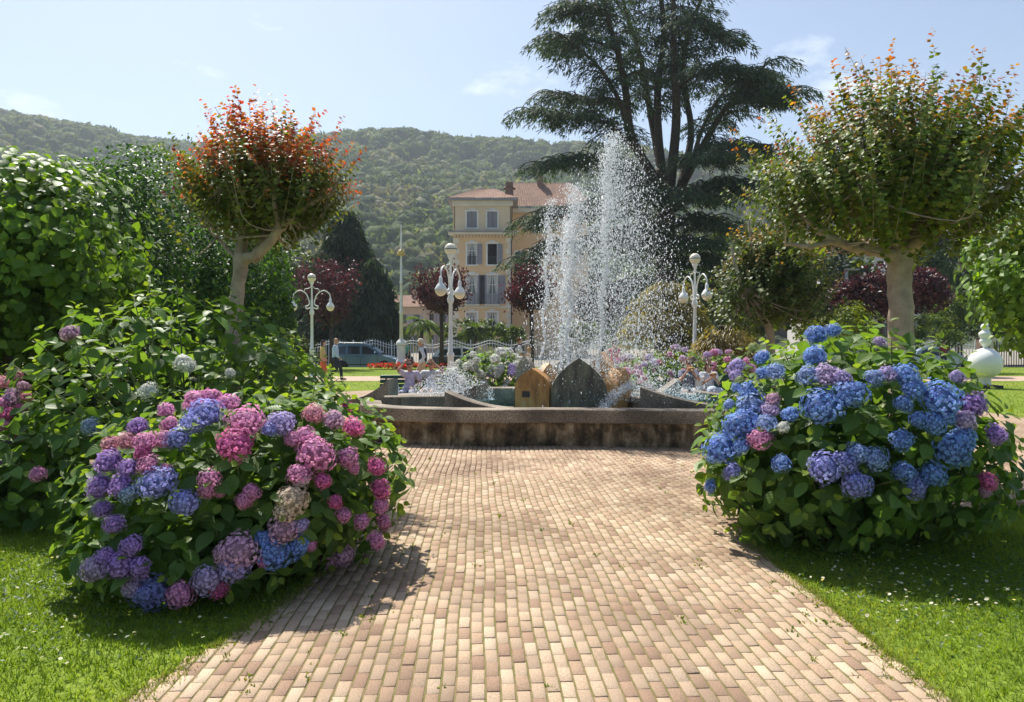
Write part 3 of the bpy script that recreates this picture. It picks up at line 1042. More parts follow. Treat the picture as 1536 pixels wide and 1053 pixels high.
# ---- generic crowns
def shell_leaves(c, r, n, size, cols, clumps=60, spread=0.28, droop=0.3, tmpl=LEAF_SM, zmin=None, inner=0.25, upbright=0.0, aspect=1.0, rmin=0.72):
    """leaves gathered in clumps over an ellipsoid"""
    c, r = np.array(c, float), np.array(r, float)
    cl = rnd_dir(clumps)
    cr = rng.uniform(rmin, 1.02, clumps)
    k = rng.integers(clumps, size=n)
    n_ = unit(cl[k] + rnd_dir(n) * spread * rng.uniform(0.2, 1.4, (n, 1)))
    rad = cr[k] * (1 - 0.18 * rng.random(n) ** 2)
    deep = rng.random(n) < inner
    rad[deep] *= rng.uniform(0.45, 0.95, deep.sum())
    p = c + n_ * r * rad[:, None]
    if zmin is not None:
        ok = p[:, 2] > zmin
        p, n_, k = p[ok], n_[ok], k[ok]
    m = len(p)
    o_ = unit(n_ / r)
    D = unit(np.cross(o_, rnd_dir(m)) + o_ * 0.45 + np.array([0, 0, -droop]) + rng.normal(0, 0.25, (m, 3)))
    N = unit(o_ + np.array([0, 0, 0.7]) + rng.normal(0, 0.45, (m, 3)))
    cols = np.array(cols)
    ctone = rng.uniform(0.75, 1.2, clumps)[k][:, None]
    C = cols[rng.integers(len(cols), size=m)] * ctone * rng.uniform(0.8, 1.2, (m, 1))
    s = size * rng.uniform(0.7, 1.3, m)
    return scatter(tmpl[0], tmpl[1], frames(D, N), p, np.column_stack([s * aspect, s, s]), C)


def local(arr, o):
    V, F, C = arr
    return V - np.array([o[0], o[1], o[2] if len(o) > 2 else 0]), F, C


def bush_tree(name, label, cat, crowns, n, size, cols, trunk=None, group=None, mat='leaf', clumps=60, tmpl=LEAF_SM, droop=0.3, spread=0.28, inner=0.38, trunk_mat='bark_dark', origin=None, aspect=1.0, core=False, corec=0.45, rmin=0.72):
    c0 = crowns[0][0]
    O = origin or (c0[0], c0[1], 0.0)
    root = empty(name, O)
    tag(root, label, cat, group)
    tot = sum(r[0] * r[1] + r[0] * r[2] + r[1] * r[2] for _, r in crowns)
    parts = []
    for c, r in crowns:
        f = (r[0] * r[1] + r[0] * r[2] + r[1] * r[2]) / tot
        parts.append(local(shell_leaves(c, r, int(n * f), size, cols, max(8, int(clumps * f)), spread, droop, tmpl, O[2] + 0.05, inner, aspect=aspect, rmin=rmin), O))
        if core:
            v = ICO_V * (np.array(r) * 0.72) * rng.uniform(0.8, 1.1, (len(ICO_V), 1)) + np.array(c) - np.array(O)
            parts.append((v, ICO_F, np.full((len(v), 3), 0.0) + np.array(cols).mean(0) * corec))
    foliage('crown' if trunk else 'foliage', merge(parts), M[mat], root)
    if trunk:
        branch_mesh('trunk', [([np.array(q) - np.array(O) for q in pts], rr) for pts, rr in trunk], M[trunk_mat], root)
    return root


# clipped laurel dome
LAUREL = [(0.045, 0.11, 0.022), (0.06, 0.14, 0.026), (0.035, 0.09, 0.02), (0.09, 0.19, 0.03)]
bush_tree('laurel_hedge', 'big clipped dark green laurel dome rising behind the green hydrangea', 'hedge',
          [((-7.3, 15.0, 2.3), (2.75, 2.4, 3.35)), ((-8.9, 15.2, 2.2), (2.3, 2.4, 3.2)), ((-5.6, 14.6, 1.4), (1.15, 1.5, 2.3))], 70000, 0.10, LAUREL,
          [([(-7.3, 15, 0), (-7.3, 15, 1.5)], [0.15, 0.1])], clumps=900, spread=0.2, inner=0.25, droop=0.1, rmin=0.93)
# broad-leaved trees at both sides
LIND = [(0.12, 0.22, 0.028), (0.16, 0.28, 0.034), (0.20, 0.32, 0.04), (0.085, 0.17, 0.025)]


def lime_tree(label, crowns, trunk, n, nparts=200):
    root = bush_tree('lime_tree', label, 'tree', crowns, n, 0.125, LIND, trunk, clumps=170, tmpl=LEAF_MID, droop=0.55, spread=0.25, aspect=1.15, inner=0.45)
    # the leaves that show largest
    O = np.array(root.location)
    c = np.array(crowns[0][0]); r = np.array(crowns[0][1])
    k = 0
    while k < nparts:
        v = rnd_dir(1)[0]
        p = c + v * r * rng.uniform(0.98, 1.06)
        if v[1] > 0.25 or abs(p[0]) > p[1] * 0.74: continue
        if any((((p - np.array(c2)) / np.array(r2)) ** 2).sum() < 0.85 for c2, r2 in crowns): continue
        D = unit(np.cross(v, rnd_dir(1)[0]) + v * 0.5 + np.array([0, 0, -0.5])); N = unit(v + np.array([0, 0, 0.8]))
        Rm = frames(D[None], N[None])[0]
        o = link('leaf', LEAF_VARS[k % 3], None, root)
        s = 0.135 * rng.uniform(0.8, 1.2)
        o.matrix_local = Matrix.Translation(Vector(p - O)) @ Matrix([list(q) for q in Rm]).to_4x4() @ Matrix.Diagonal((s * 1.15, s, s, 1))
        o.color = (*(np.array(LIND[rng.integers(4)]) * rng.uniform(0.9, 1.2)), 1)
        k += 1
    return root


lime_tree('bright green large-leaved tree in front of the clipped laurel dome', [((-6.6, 9.6, 2.75), (1.75, 1.5, 1.35)), ((-7.3, 9.7, 2.2), (1.6, 1.4, 1.6)), ((-5.8, 9.5, 2.2), (0.95, 1.1, 0.8))],
          [([(-6.9, 9.8, 0), (-6.8, 9.8, 1.4), (-6.7, 9.7, 2.6)], [0.14, 0.11, 0.06])], 15000)
lime_tree('bright lime-green leafy tree hanging over the lawn beside the white ball sculpture', [((9.15, 11.6, 2.75), (1.75, 1.5, 1.5)), ((9.35, 11.4, 1.85), (0.95, 0.9, 0.9))],
          [([(9.6, 11.8, 0), (9.5, 11.8, 1.4), (9.2, 11.7, 2.6)], [0.13, 0.1, 0.05])], 11000)
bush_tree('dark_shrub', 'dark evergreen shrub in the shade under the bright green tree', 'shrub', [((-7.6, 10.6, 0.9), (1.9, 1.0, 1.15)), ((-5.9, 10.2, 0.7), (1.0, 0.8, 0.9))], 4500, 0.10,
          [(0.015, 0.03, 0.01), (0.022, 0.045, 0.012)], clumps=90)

# ---- crape myrtles
def crape(label, base, limbs, r0, nshoot, crown, leaf, cols, tip, tipfrac, shoot_len=(0.45, 0.9), trunk_mat='bark'):
    """limbs: list of polylines [(point), ...] with start radius; shoots rise from the limbs and fill the crown"""
    root = empty('crape_myrtle', (base[0], base[1], 0))
    tag(root, label, 'tree')
    O = np.array([base[0], base[1], 0.0])
    paths, ends = [], []
    for pts, ra, rb in limbs:
        sp = smooth_path(pts, 5)
        sp = [q + rng.normal(0, 0.010, 3) for q in sp]
        rr = np.linspace(ra, rb, len(sp)) * rng.uniform(0.93, 1.09, len(sp))
        paths.append(([q - O for q in sp], list(rr)))
        ends.append((sp, rb))
    c, r = np.array(crown[0], float), np.array(crown[1], float)
    allp = np.array([q for sp, rb in ends if rb < 0.06 for q in sp[len(sp) // 2:]])
    LP, LD, LN, LS, LC = [], [], [], [], []
    for k in range(nshoot):
        v = rnd_dir(1)[0]
        v[2] = abs(v[2]) * 1.0 - 0.22 * rng.random()
        lump = 0.90 + 0.13 * math.sin(v[0] * 7 + base[0] * 3) * math.sin(v[1] * 6 + 1.3) + 0.10 * math.sin(v[0] * 15 + v[1] * 11)
        tipp = c + v * r * (lump * rng.random() ** 0.2 + (0.16 * rng.random() if rng.random() < 0.22 else 0.0))
        L = rng.uniform(*shoot_len)
        dirn = unit(unit((tipp - c) / r) * np.array([0.75, 0.75, 0.3]) + np.array([0, 0, 0.7]) + rng.normal(0, 0.14, 3))
        b0 = tipp - dirn * L
        near = allp[np.argmin(((allp - b0) ** 2).sum(1))]
        if k % 2 == 0:
            mid_ = near * 0.5 + b0 * 0.5 + np.array([0, 0, -0.10]) * np.linalg.norm(b0 - near) + rng.normal(0, 0.03, 3)
            sp = smooth_path([near - O, mid_ - O, b0 - O, tipp - O], 3)
            paths.append((sp, list(np.linspace(0.011, 0.002, len(sp)))))
        nl = int(L / (leaf * 0.40))
        a0 = rng.uniform(0, PI)
        sunny = np.clip((tipp[2] - (c[2] - 0.15 * r[2])) / (1.0 * r[2]), 0, 1)
        red = rng.random() < 0.25 + 0.75 * sunny
        for i in range(nl):
            t = (i + 0.5) / nl
            pp = b0 + dirn * L * t + rng.normal(0, 0.012, 3)
            u = unit(np.cross(dirn, [0.3, 0.8, 0.2])); w = np.cross(dirn, u)
            an = a0 + (i % 2) * PI + (i // 2) * 1.57 + rng.normal(0, 0.3)
            D = u * math.cos(an) + w * math.sin(an) + dirn * 0.55 + np.array([0, 0, -0.1])
            LP.append(pp); LD.append(D); LN.append(dirn + rng.normal(0, 0.35, 3))
            LS.append(leaf * (1.15 - 0.45 * t) * rng.uniform(0.8, 1.25))
            g = np.array(cols[rng.integers(len(cols))]) * rng.uniform(0.8, 1.2)
            f = np.clip((t - (1 - tipfrac * (0.25 + 0.95 * sunny))) / 0.22, 0, 1) if red else 0
            tc_ = np.array(tip[rng.integers(len(tip))]) * rng.uniform(0.8, 1.2)
            LC.append(g * (1 - f) + tc_ * f)
    LP, LD, LN, LS, LC = map(np.array, (LP, LD, LN, LS, LC))
    branch_mesh('trunk', paths, M[trunk_mat], root, 9)
    foliage('crown', scatter(LEAF_MID[0], LEAF_MID[1], frames(LD, LN), LP - O, np.column_stack([LS * 1.25, LS, LS]), LC), M['tipleaf'], root)
    return root


d1 = 8.6
q = lambda px, py, dd=0.0: P(px, py, d1 + dd)
fork = q(362, 385)
limbsL = [([np.array([fork[0] - 0.03, d1, -0.05]), q(350, 520), q(356, 440), q(364, 380)], 0.092, 0.08),
          ([q(362, 392), q(395, 375, -0.1), q(425, 340, -0.2), q(440, 322, -0.2)], 0.075, 0.04),
          ([q(440, 322, -0.2), q(470, 305, -0.2), q(497, 290, -0.1), q(515, 262, 0)], 0.04, 0.018),
          ([q(385, 385), q(398, 340, 0.1), q(403, 295, 0.2), q(380, 262, 0.3), q(365, 235, 0.3)], 0.06, 0.02),
          ([q(362, 385), q(366, 345, 0.1), q(362, 300, 0.25), q(352, 270, 0.3)], 0.07, 0.025),
          ([q(372, 345), q(350, 300, -0.3), q(325, 265, -0.4), q(305, 240, -0.4)], 0.035, 0.015),
          ([q(355, 390), q(335, 365, 0.2), q(322, 352, 0.3), q(300, 330, 0.4)], 0.025, 0.012),
          ([q(420, 345, -0.2), q(412, 300, -0.3), q(405, 260, -0.35), q(420, 225, -0.3)], 0.035, 0.015),
          ([q(430, 330), q(455, 270, 0.3), q(470, 240, 0.4)], 0.03, 0.012),
          ([q(362, 310, 0.3), q(330, 285, 0.6), q(300, 275, 0.7)], 0.03, 0.012)]
CR_G = [(0.13, 0.20, 0.035), (0.17, 0.24, 0.04), (0.10, 0.16, 0.03), (0.20, 0.24, 0.045)]
crape('crape myrtle with fiery red and orange shoot tips beside the clipped laurel dome', (fork[0], d1), limbsL, 0.1, 520, (P(404, 285, d1), (1.26, 1.0, 1.30)), 0.062,
      CR_G, [(0.62, 0.13, 0.03), (0.52, 0.18, 0.03), (0.52, 0.08, 0.05), (0.45, 0.22, 0.04)], 0.8)

d2 = 8.8
q = lambda px, py, dd=0.0: P(px, py, d2 + dd)
limbsR = [([P(1352, 511, d2) * np.array([1, 1, 0]) + np.array([0, 0, -0.05]), q(1352, 500), q(1349, 430), q(1347, 372)], 0.15, 0.135),
          ([q(1345, 385), q(1320, 378, -0.1), q(1285, 372, -0.2), q(1250, 362, -0.3), q(1225, 345, -0.3)], 0.075, 0.04),
          ([q(1250, 362, -0.3), q(1215, 370, -0.4), q(1175, 366, -0.4)], 0.04, 0.02),
          ([q(1345, 378), q(1318, 345, 0.3), q(1290, 325, 0.5), q(1265, 305, 0.5)], 0.07, 0.03),
          ([q(1348, 372), q(1322, 335, -0.3), q(1305, 298, -0.5), q(1285, 285, -0.6)], 0.065, 0.035),
          ([q(1350, 375), q(1372, 340, 0.2), q(1378, 305, 0.3), q(1388, 270, 0.4)], 0.075, 0.03),
          ([q(1355, 378), q(1390, 350, -0.2), q(1420, 318, -0.3), q(1450, 303, -0.3)], 0.075, 0.045),
          ([q(1450, 303, -0.3), q(1478, 302, -0.3), q(1505, 285, -0.2), q(1540, 250, -0.1)], 0.05, 0.02),
          ([q(1358, 372), q(1400, 345, 0.3), q(1430, 315, 0.6), q(1440, 280, 0.7)], 0.06, 0.025),
          ([q(1305, 298, -0.5), q(1290, 290, -0.5), q(1300, 262, -0.5), q(1290, 230, -0.5)], 0.035, 0.015),
          ([q(1225, 345, -0.3), q(1205, 325, -0.2), q(1190, 300, -0.1)], 0.035, 0.015),
          ([q(1420, 318), q(1435, 270, -0.4), q(1430, 230, -0.5)], 0.035, 0.015),
          ([q(1378, 305, 0.3), q(1350, 270, 0.4), q(1340, 230, 0.5)], 0.035, 0.015)]
CR_G2 = [(0.12, 0.21, 0.03), (0.16, 0.25, 0.034), (0.085, 0.155, 0.026), (0.21, 0.27, 0.04)]
crape('broad crape myrtle with thick grey trunk and orange shoot tips behind the blue hydrangea', (P(1352, 500, d2)[0], d2), limbsR, 0.17, 860, (P(1345, 290, d2), (2.05, 1.6, 1.88)), 0.070,
      CR_G2, [(0.50, 0.19, 0.03), (0.42, 0.12, 0.04), (0.45, 0.26, 0.03), (0.34, 0.20, 0.03)], 0.34, (0.5, 1.0))
d3 = 16.5
q = lambda px, py, dd=0.0: P(px, py, d3 + dd)
limbs3 = [([P(1158, 500, d3) * np.array([1, 1, 0]), q(1155, 505), q(1148, 470), q(1138, 430)], 0.11, 0.07),
          ([q(1145, 470), q(1125, 450, -0.3), q(1110, 420, -0.5), q(1095, 370, -0.5)], 0.06, 0.02),
          ([q(1140, 435), q(1150, 390, 0.3), q(1170, 340, 0.4)], 0.06, 0.02),
          ([q(1145, 450), q(1190, 410, 0.2), q(1230, 380, 0.3)], 0.05, 0.02),
          ([q(1138, 430), q(1128, 370, 0), q(1120, 320, 0.2)], 0.05, 0.02)]
crape('smaller crape myrtle with leaning trunk behind the bench with the snacking couple', (P(1158, 500, d3)[0], d3), limbs3, 0.1, 600, (P(1160, 445, d3), (1.62, 1.3, 2.2)), 0.10,
      [(0.10, 0.16, 0.03), (0.13, 0.19, 0.03), (0.07, 0.12, 0.025)], [(0.40, 0.20, 0.03), (0.32, 0.22, 0.03)], 0.25, (0.5, 1.0))


# ---- plum trees with dark red leaves
PLUM = [(0.095, 0.028, 0.036), (0.07, 0.022, 0.03), (0.14, 0.04, 0.048), (0.05, 0.02, 0.025)]


def plum(label, px, d, top_py, half_px, fork_py, group=None, n=5200, gz=LAWN_Z):
    x = (px - 768) * d / FPX
    zt = CAMH + (HOR - top_py) * d / FPX
    zf = CAMH + (HOR - fork_py) * d / FPX
    hw = half_px * d / FPX
    root = empty('plum_tree', (x, d, gz))
    tag(root, label, 'tree', group)
    O = np.array([x, d, gz])
    paths = [([np.array([0, 0, 0]), np.array([0.03, 0, zf * 0.5]), np.array([0, 0, zf - gz])], [0.16, 0.13, 0.12])]
    LP = []
    for k in range(34):
        a = rng.uniform(0, 2 * PI); e = rng.random() ** 0.6
        tip = np.array([hw * e * math.cos(a), hw * e * math.sin(a), (zt - gz) * (1 - 0.16 * e * e) - rng.uniform(0, 0.9)])
        f0 = np.array([0, 0, zf - gz])
        m1 = f0 + (tip - f0) * 0.45 + np.array([math.cos(a), math.sin(a), -0.6]) * 0.28 * e * hw * 0.6
        pts = smooth_path([f0, m1, tip], 5)
        paths.append((pts, list(np.linspace(0.06, 0.012, len(pts)))))
        arr = np.array(pts[3:])
        j = rng.integers(len(arr), size=n // 34)
        LP.append(arr[j] + rng.normal(0, 0.24, (len(j), 3)) + np.array([0, 0, 0.1]))
    LP = np.concatenate(LP)
    m = len(LP)
    D = unit(rng.normal(0, 0.6, (m, 3)) + np.array([0, 0, 0.6])); N = rnd_dir(m)
    C = np.array(PLUM)[rng.integers(4, size=m)] * rng.uniform(0.8, 1.25, (m, 1))
    branch_mesh('trunk', paths, M['bark_dark'], root, 6)
    foliage('crown', scatter(LEAF_SM[0], LEAF_SM[1], frames(D, N), LP, rng.uniform(0.13, 0.24, m), C), M['redleaf'], root)
    return root


plum('dark red plum tree on the lawn in front of the blue van', 497, 42, 390, 58, 492)
plum('dark red plum tree on the lawn in front of the dark car', 662, 42, 400, 48, 470)
plum('dark red plum tree beside the man with the backpack', 797, 40, 398, 36, 465)
plum('dark red plum tree seen through the fountain spray', 905, 43, 425, 46, 480)
bush_tree('plum_tree', 'wide dark red plum tree behind the trunk of the broad crape myrtle', 'tree', [(P(1318, 440, 34), (2.0, 1.6, 1.5)), (P(1385, 435, 34.5), (1.5, 1.4, 1.2)), (P(1270, 445, 34), (1.0, 1.2, 1.1))], 9000, 0.2, PLUM,
          [([P(1320, 511, 34) * np.array([1, 1, 0]), P(1320, 450, 34)], [0.18, 0.1])], mat='redleaf', clumps=90, droop=-0.4, spread=0.55, rmin=0.5)

# ---- weeping japanese maple
def weeping(label, px, py_top, d, hw, cols, n):
    x = (px - 768) * d / FPX
    zt = CAMH + (HOR - py_top) * d / FPX
    root = empty('maple', (x, d, 0)); tag(root, label, 'tree')
    parts, paths = [], [([np.array([0, 0, 0]), np.array([0.1, 0, zt * 0.35]), np.array([0, 0, zt * 0.7])], [0.14, 0.11, 0.07])]
    P_, D_ = [], []
    for k in range(70):
        a = rng.uniform(0, 2 * PI); e = rng.random() ** 0.55
        tz = zt * (1 - 0.72 * e ** 1.8) * rng.uniform(0.86, 1.0)
        top = np.array([hw * e * math.cos(a), hw * e * math.sin(a) * 0.9, tz])
        if k % 3 == 0:
            pts = smooth_path([np.array([0, 0, zt * 0.6]), np.array([top[0] * 0.5, top[1] * 0.5, min(zt * 0.93, tz + 0.25)]), top], 5)
            paths.append((pts, list(np.linspace(0.05, 0.01, len(pts)))))
        m = n // 70
        rr = rng.random(m) ** 0.5 * 0.62; aa = rng.uniform(0, 2 * PI, m)
        off = np.column_stack([rr * np.cos(aa), rr * np.sin(aa), -rr * rr * 0.9 + rng.normal(0, 0.05, m)])
        P_.append(top + off)
        D_.append(unit(np.column_stack([np.cos(aa), np.sin(aa), -0.9 + rng.normal(0, 0.25, m)])))
    P_, D_ = np.concatenate(P_), np.concatenate(D_)
    m = len(P_)
    C = np.array(cols)[rng.integers(len(cols), size=m)] * rng.uniform(0.8, 1.2, (m, 1))
    foliage('crown', scatter(LEAF_SM[0], LEAF_SM[1], frames(D_, np.array([0, 0, 1]) + rng.normal(0, 0.3, (m, 3))), P_, np.column_stack([np.full(m, 0.10), np.full(m, 0.17), np.full(m, 0.12)]), C), M['leaf'], root)
    branch_mesh('trunk', paths, M['bark_dark'], root, 6)


weeping('weeping maple with bronze-yellow cascading leaves beside the fountain spray', 1000, 405, 25, 1.45, [(0.24, 0.20, 0.06), (0.19, 0.17, 0.055), (0.29, 0.24, 0.08), (0.14, 0.14, 0.05)], 11000)
weeping('low weeping maple with bronze-yellow leaves under the smaller crape myrtle', 1088, 482, 22, 0.85, [(0.25, 0.19, 0.06), (0.20, 0.16, 0.05), (0.29, 0.24, 0.07)], 4500)

# ---- evergreen conifer and cedar
def conifer(label, px, d, top_py, base_hw, n, cols):
    x = (px - 768) * d / FPX
    zt = CAMH + (HOR - top_py) * d / FPX
    root = empty('conifer', (x, d, ROAD_Z)); tag(root, label, 'tree')
    P_, D_ = [], []
    paths = [([np.array([0, 0, 0]), np.array([0, 0, zt * 0.97])], [0.35, 0.04])]
    nb_ = 170
    for k in range(nb_):
        t = (k + rng.random()) / nb_
        z0 = zt * (0.02 + 0.95 * t)
        L = base_hw * (1 - t ** 1.7) ** 0.8 * rng.uniform(0.75, 1.12) + 0.3
        a = k * 2.4 + rng.normal(0, 0.3)
        m = int(n / nb_)
        s = rng.random(m) ** 0.6
        side = rng.normal(0, 0.34, m) * (0.4 + s)
        pos = np.column_stack([math.cos(a) * L * s - math.sin(a) * side, math.sin(a) * L * s + math.cos(a) * side, z0 - 0.45 * L * s * s * 0.6 - rng.random(m) * 0.55])
        P_.append(pos)
        D_.append(np.column_stack([np.full(m, math.cos(a)) * 0.5, np.full(m, math.sin(a)) * 0.5, np.full(m, -0.9)]) + rng.normal(0, 0.3, (m, 3)))
        if k % 4 == 0:
            paths.append(([np.array([0, 0, z0]), np.array([math.cos(a) * L * 0.8, math.sin(a) * L * 0.8, z0 - 0.25 * L])], [0.06, 0.02]))
    P_, D_ = np.concatenate(P_), unit(np.concatenate(D_))
    m = len(P_)
    C = np.array(cols)[rng.integers(len(cols), size=m)] * rng.uniform(0.75, 1.25, (m, 1))
    s = rng.uniform(0.45, 0.85, m)
    foliage('crown', scatter(NEEDLE[0], NEEDLE[1], frames(D_, rnd_dir(m)), P_, np.column_stack([s * 1.1, s, s]), C), M['needle'], root)
    branch_mesh('trunk', paths, M['bark_dark'], root, 6)


FIR = [(0.032, 0.058, 0.03), (0.045, 0.075, 0.036), (0.065, 0.10, 0.042), (0.024, 0.045, 0.026)]
conifer('dark broad conifer standing behind the white fence and the blue van', 518, 60, 300, 4.6, 24000, FIR)
conifer('dark conifer with drooping twigs next to the pole with the beacon', 560, 57, 375, 2.6, 9000, FIR)

d4 = 50.0
root = empty('cedar_tree', (P(1000, 511, d4)[0], d4, LAWN_Z))
tag(root, 'huge many-stemmed cedar with dark layered branches towering behind the fountain', 'tree')
O = np.array(root.location)
zc = lambda x, y, dd=0.0: P(x / 2.193 + 780, y / 2.193, d4 + dd)
limbs = [([zc(480, 1180), zc(480, 900), zc(478, 700), zc(480, 600)], 0.85, 0.55),
         ([zc(478, 640), zc(455, 480, 0.5), zc(450, 300, 0.8), zc(470, 120, 1), zc(455, -40, 1.2), zc(450, -160, 1.2)], 0.36, 0.10),
         ([zc(490, 640), zc(512, 400, -0.5), zc(505, 200, -0.8), zc(502, 60, -0.8), zc(500, -140, -0.8)], 0.38, 0.10),
         ([zc(465, 620), zc(370, 465, -1), zc(345, 300, -1.5), zc(318, 170, -2), zc(285, 60, -2), zc(270, -60, -2)], 0.34, 0.10),
         ([zc(365, 480, -1), zc(330, 350, -2), zc(260, 230, -3), zc(150, 130, -3.5)], 0.22, 0.06),
         ([zc(495, 680), zc(590, 500, -1), zc(680, 350, -2), zc(815, 205, -2.5)], 0.36, 0.08),
         ([zc(470, 610), zc(430, 400, 2), zc(395, 200, 3), zc(340, 20, 3.5), zc(330, -90, 3.5)], 0.28, 0.08),
         ([zc(520, 640), zc(560, 440, 1.5), zc(530, 250, 2), zc(550, 120, 2.5), zc(600, -20, 3), zc(620, -120, 3)], 0.28, 0.08),
         ([zc(560, 560), zc(600, 420, 2.5), zc(680, 290, 3.5), zc(760, 250, 4)], 0.2, 0.06),
         ([zc(420, 540), zc(300, 420, -2), zc(170, 380, -3), zc(40, 370, -3.5)], 0.2, 0.05),
         ([zc(345, 360, -1), zc(240, 330, 0), zc(120, 310, 1)], 0.14, 0.04),
         ([zc(450, 640), zc(340, 560, -2.5), zc(200, 520, -3.5), zc(90, 560, -4)], 0.18, 0.05),
         ([zc(500, 700), zc(600, 620, -2.5), zc(680, 600, -3.5), zc(730, 640, -4)], 0.18, 0.05),
         ([zc(480, 760), zc(580, 720, -3), zc(650, 750, -4)], 0.16, 0.05),
         ([zc(470, 760), zc(330, 700, -3), zc(180, 690, -4), zc(60, 740, -5)], 0.18, 0.05),
         ([zc(470, 860), zc(360, 800, -3), zc(160, 800, -5), zc(40, 860, -6)], 0.16, 0.04),
         ([zc(480, 900), zc(560, 850, -3), zc(640, 880, -4)], 0.15, 0.05),
         ([zc(478, 820), zc(420, 760, -4), zc(330, 760, -6)], 0.15, 0.05),
         ([zc(478, 700), zc(520, 640, -4), zc(560, 660, -6)], 0.15, 0.05),
         ([zc(478, 860), zc(520, 800, -4), zc(590, 800, -6)], 0.15, 0.05),
         ([zc(478, 980), zc(430, 930, -4), zc(350, 950, -6)], 0.15, 0.05),
         ([zc(478, 980), zc(560, 950, -4), zc(600, 980, -6)], 0.15, 0.05),
         ([zc(450, 560), zc(400, 640, -4), zc(330, 660, -6)], 0.15, 0.05),
         ([zc(540, 560), zc(600, 520, -4), zc(660, 520, -6)], 0.15, 0.05),
         ([zc(590, 500, -1), zc(680, 480, -3), zc(760, 500, -4)], 0.13, 0.04),
         ([zc(680, 350, -2), zc(770, 330, -3), zc(860, 310, -4)], 0.12, 0.04),
         ([zc(505, 60), zc(580, 90, -2), zc(680, 150, -3)], 0.12, 0.04),
         ([zc(512, 300), zc(600, 240, -3), zc(700, 240, -4), zc(780, 300, -4)], 0.14, 0.04),
         ([zc(318, 170, -2), zc(200, 130, -1), zc(120, 150, 0)], 0.12, 0.04),
         ([zc(285, 60, -2), zc(210, 30, -2), zc(150, 60, -2)], 0.1, 0.04)]
paths, NP, ND = [], [], []
for li, (pts, ra, rb) in enumerate(limbs):
    sp = smooth_path(pts, 7)
    paths.append(([p - O for p in sp], list(np.linspace(ra, rb, len(sp)))))
    if li == 0:
        continue
    sp = np.array(sp)
    k0 = int(len(sp) * (0.22 if li > 8 else 0.36))
    for j in range(k0, len(sp)):
        for rep in range(2 if li < 9 else 3):
            a = rng.uniform(0, 2 * PI)
            tdir = unit(sp[j] - sp[max(0, j - 1)] + 1e-6)
            od = unit(np.array([math.cos(a), math.sin(a) * 0.8, 0.0]) + np.array([tdir[0], tdir[1], 0]) * 0.8)
            L = rng.uniform(1.0, 2.9) * (1.1 if li < 9 else 0.9)
            st = sp[j]
            pe = [st, st + od * L * 0.5 + np.array([0, 0, 0.12 * L]), st + od * L + np.array([0, 0, -0.10 * L])]
            bp_ = np.array(smooth_path(pe, 4))
            paths.append(([p - O for p in bp_], list(np.linspace(0.05, 0.012, len(bp_)))))
            m = int(46 * L)
            t = rng.random(m) ** 0.7
            ii = t * (len(bp_) - 1)
            i0 = np.floor(ii).astype(int).clip(0, len(bp_) - 2)
            pp = bp_[i0] + (bp_[i0 + 1] - bp_[i0]) * (ii - i0)[:, None]
            side = np.array([-od[1], od[0], 0])
            w = rng.normal(0, 0.46, m) * (0.35 + 0.9 * np.sin(PI * np.clip(t, 0.05, 0.95)))
            pp = pp + side * w[:, None] + np.array([0, 0, 1]) * (rng.normal(0.0, 0.10, m) - 0.45 * np.abs(w) - 0.2 * t * t)[:, None]
            NP.append(pp)
            ND.append(od * 0.7 + side * np.sign(w)[:, None] * 0.6 + np.array([0, 0, -0.55]) + rng.normal(0, 0.25, (m, 3)))
NP, ND = np.concatenate(NP), unit(np.concatenate(ND))
m = len(NP)
CED = np.array([(0.055, 0.095, 0.05), (0.07, 0.115, 0.055), (0.09, 0.14, 0.06), (0.04, 0.075, 0.042)])
C = CED[rng.integers(4, size=m)] * rng.uniform(0.75, 1.25, (m, 1))
s = rng.uniform(0.22, 0.46, m)
foliage('crown', scatter(NEEDLE[0], NEEDLE[1], frames(ND, np.array([0, 0, 1]) + rng.normal(0, 0.4, (m, 3))), NP - O, np.column_stack([s * 1.0, s, s]), C), M['needle'], root)
branch_mesh('trunk', paths, M['bark_dark'], root, 7)
print('cedar needles', m)

# ---- trees and shrubs beyond the fence and at the right
GREEN = [(0.06, 0.105, 0.028), (0.08, 0.13, 0.032), (0.11, 0.165, 0.04), (0.045, 0.08, 0.025)]
bush_tree('broadleaf_tree', 'dark green tree filling the gap behind the smaller crape myrtle', 'tree', [(P(1230, 430, 60), (5.0, 3, 4.2)), (P(1130, 420, 62), (5.5, 3, 5.0))], 9000, 0.5, GREEN, [([P(1230, 511, 60) * np.array([1, 1, 0]), P(1230, 430, 60)], [0.3, 0.15])])
bush_tree('broadleaf_tree', 'dark green tree above the brick gate pillar', 'tree', [(P(1425, 400, 58), (5.2, 3, 4.6)), (P(1480, 455, 57), (3.6, 2.5, 3.2))], 9000, 0.5, GREEN, [([P(1440, 511, 58) * np.array([1, 1, 0]), P(1430, 420, 58)], [0.3, 0.15])])
bush_tree('broadleaf_tree', 'shaded green tree behind the dark railings', 'tree', [(P(1545, 430, 60), (5.0, 3, 4.6))], 6000, 0.5, GREEN, [([P(1545, 511, 60) * np.array([1, 1, 0]), P(1545, 430, 60)], [0.3, 0.15])])
bush_tree('broadleaf_tree', 'dark green tree crowded against the huge cedar behind the maple', 'tree', [(P(1060, 440, 58), (4.2, 3, 4.0)), (P(985, 450, 60), (3.6, 3, 3.6))], 7000, 0.5, GREEN, [([P(1050, 511, 58) * np.array([1, 1, 0]), P(1050, 440, 58)], [0.3, 0.15])])
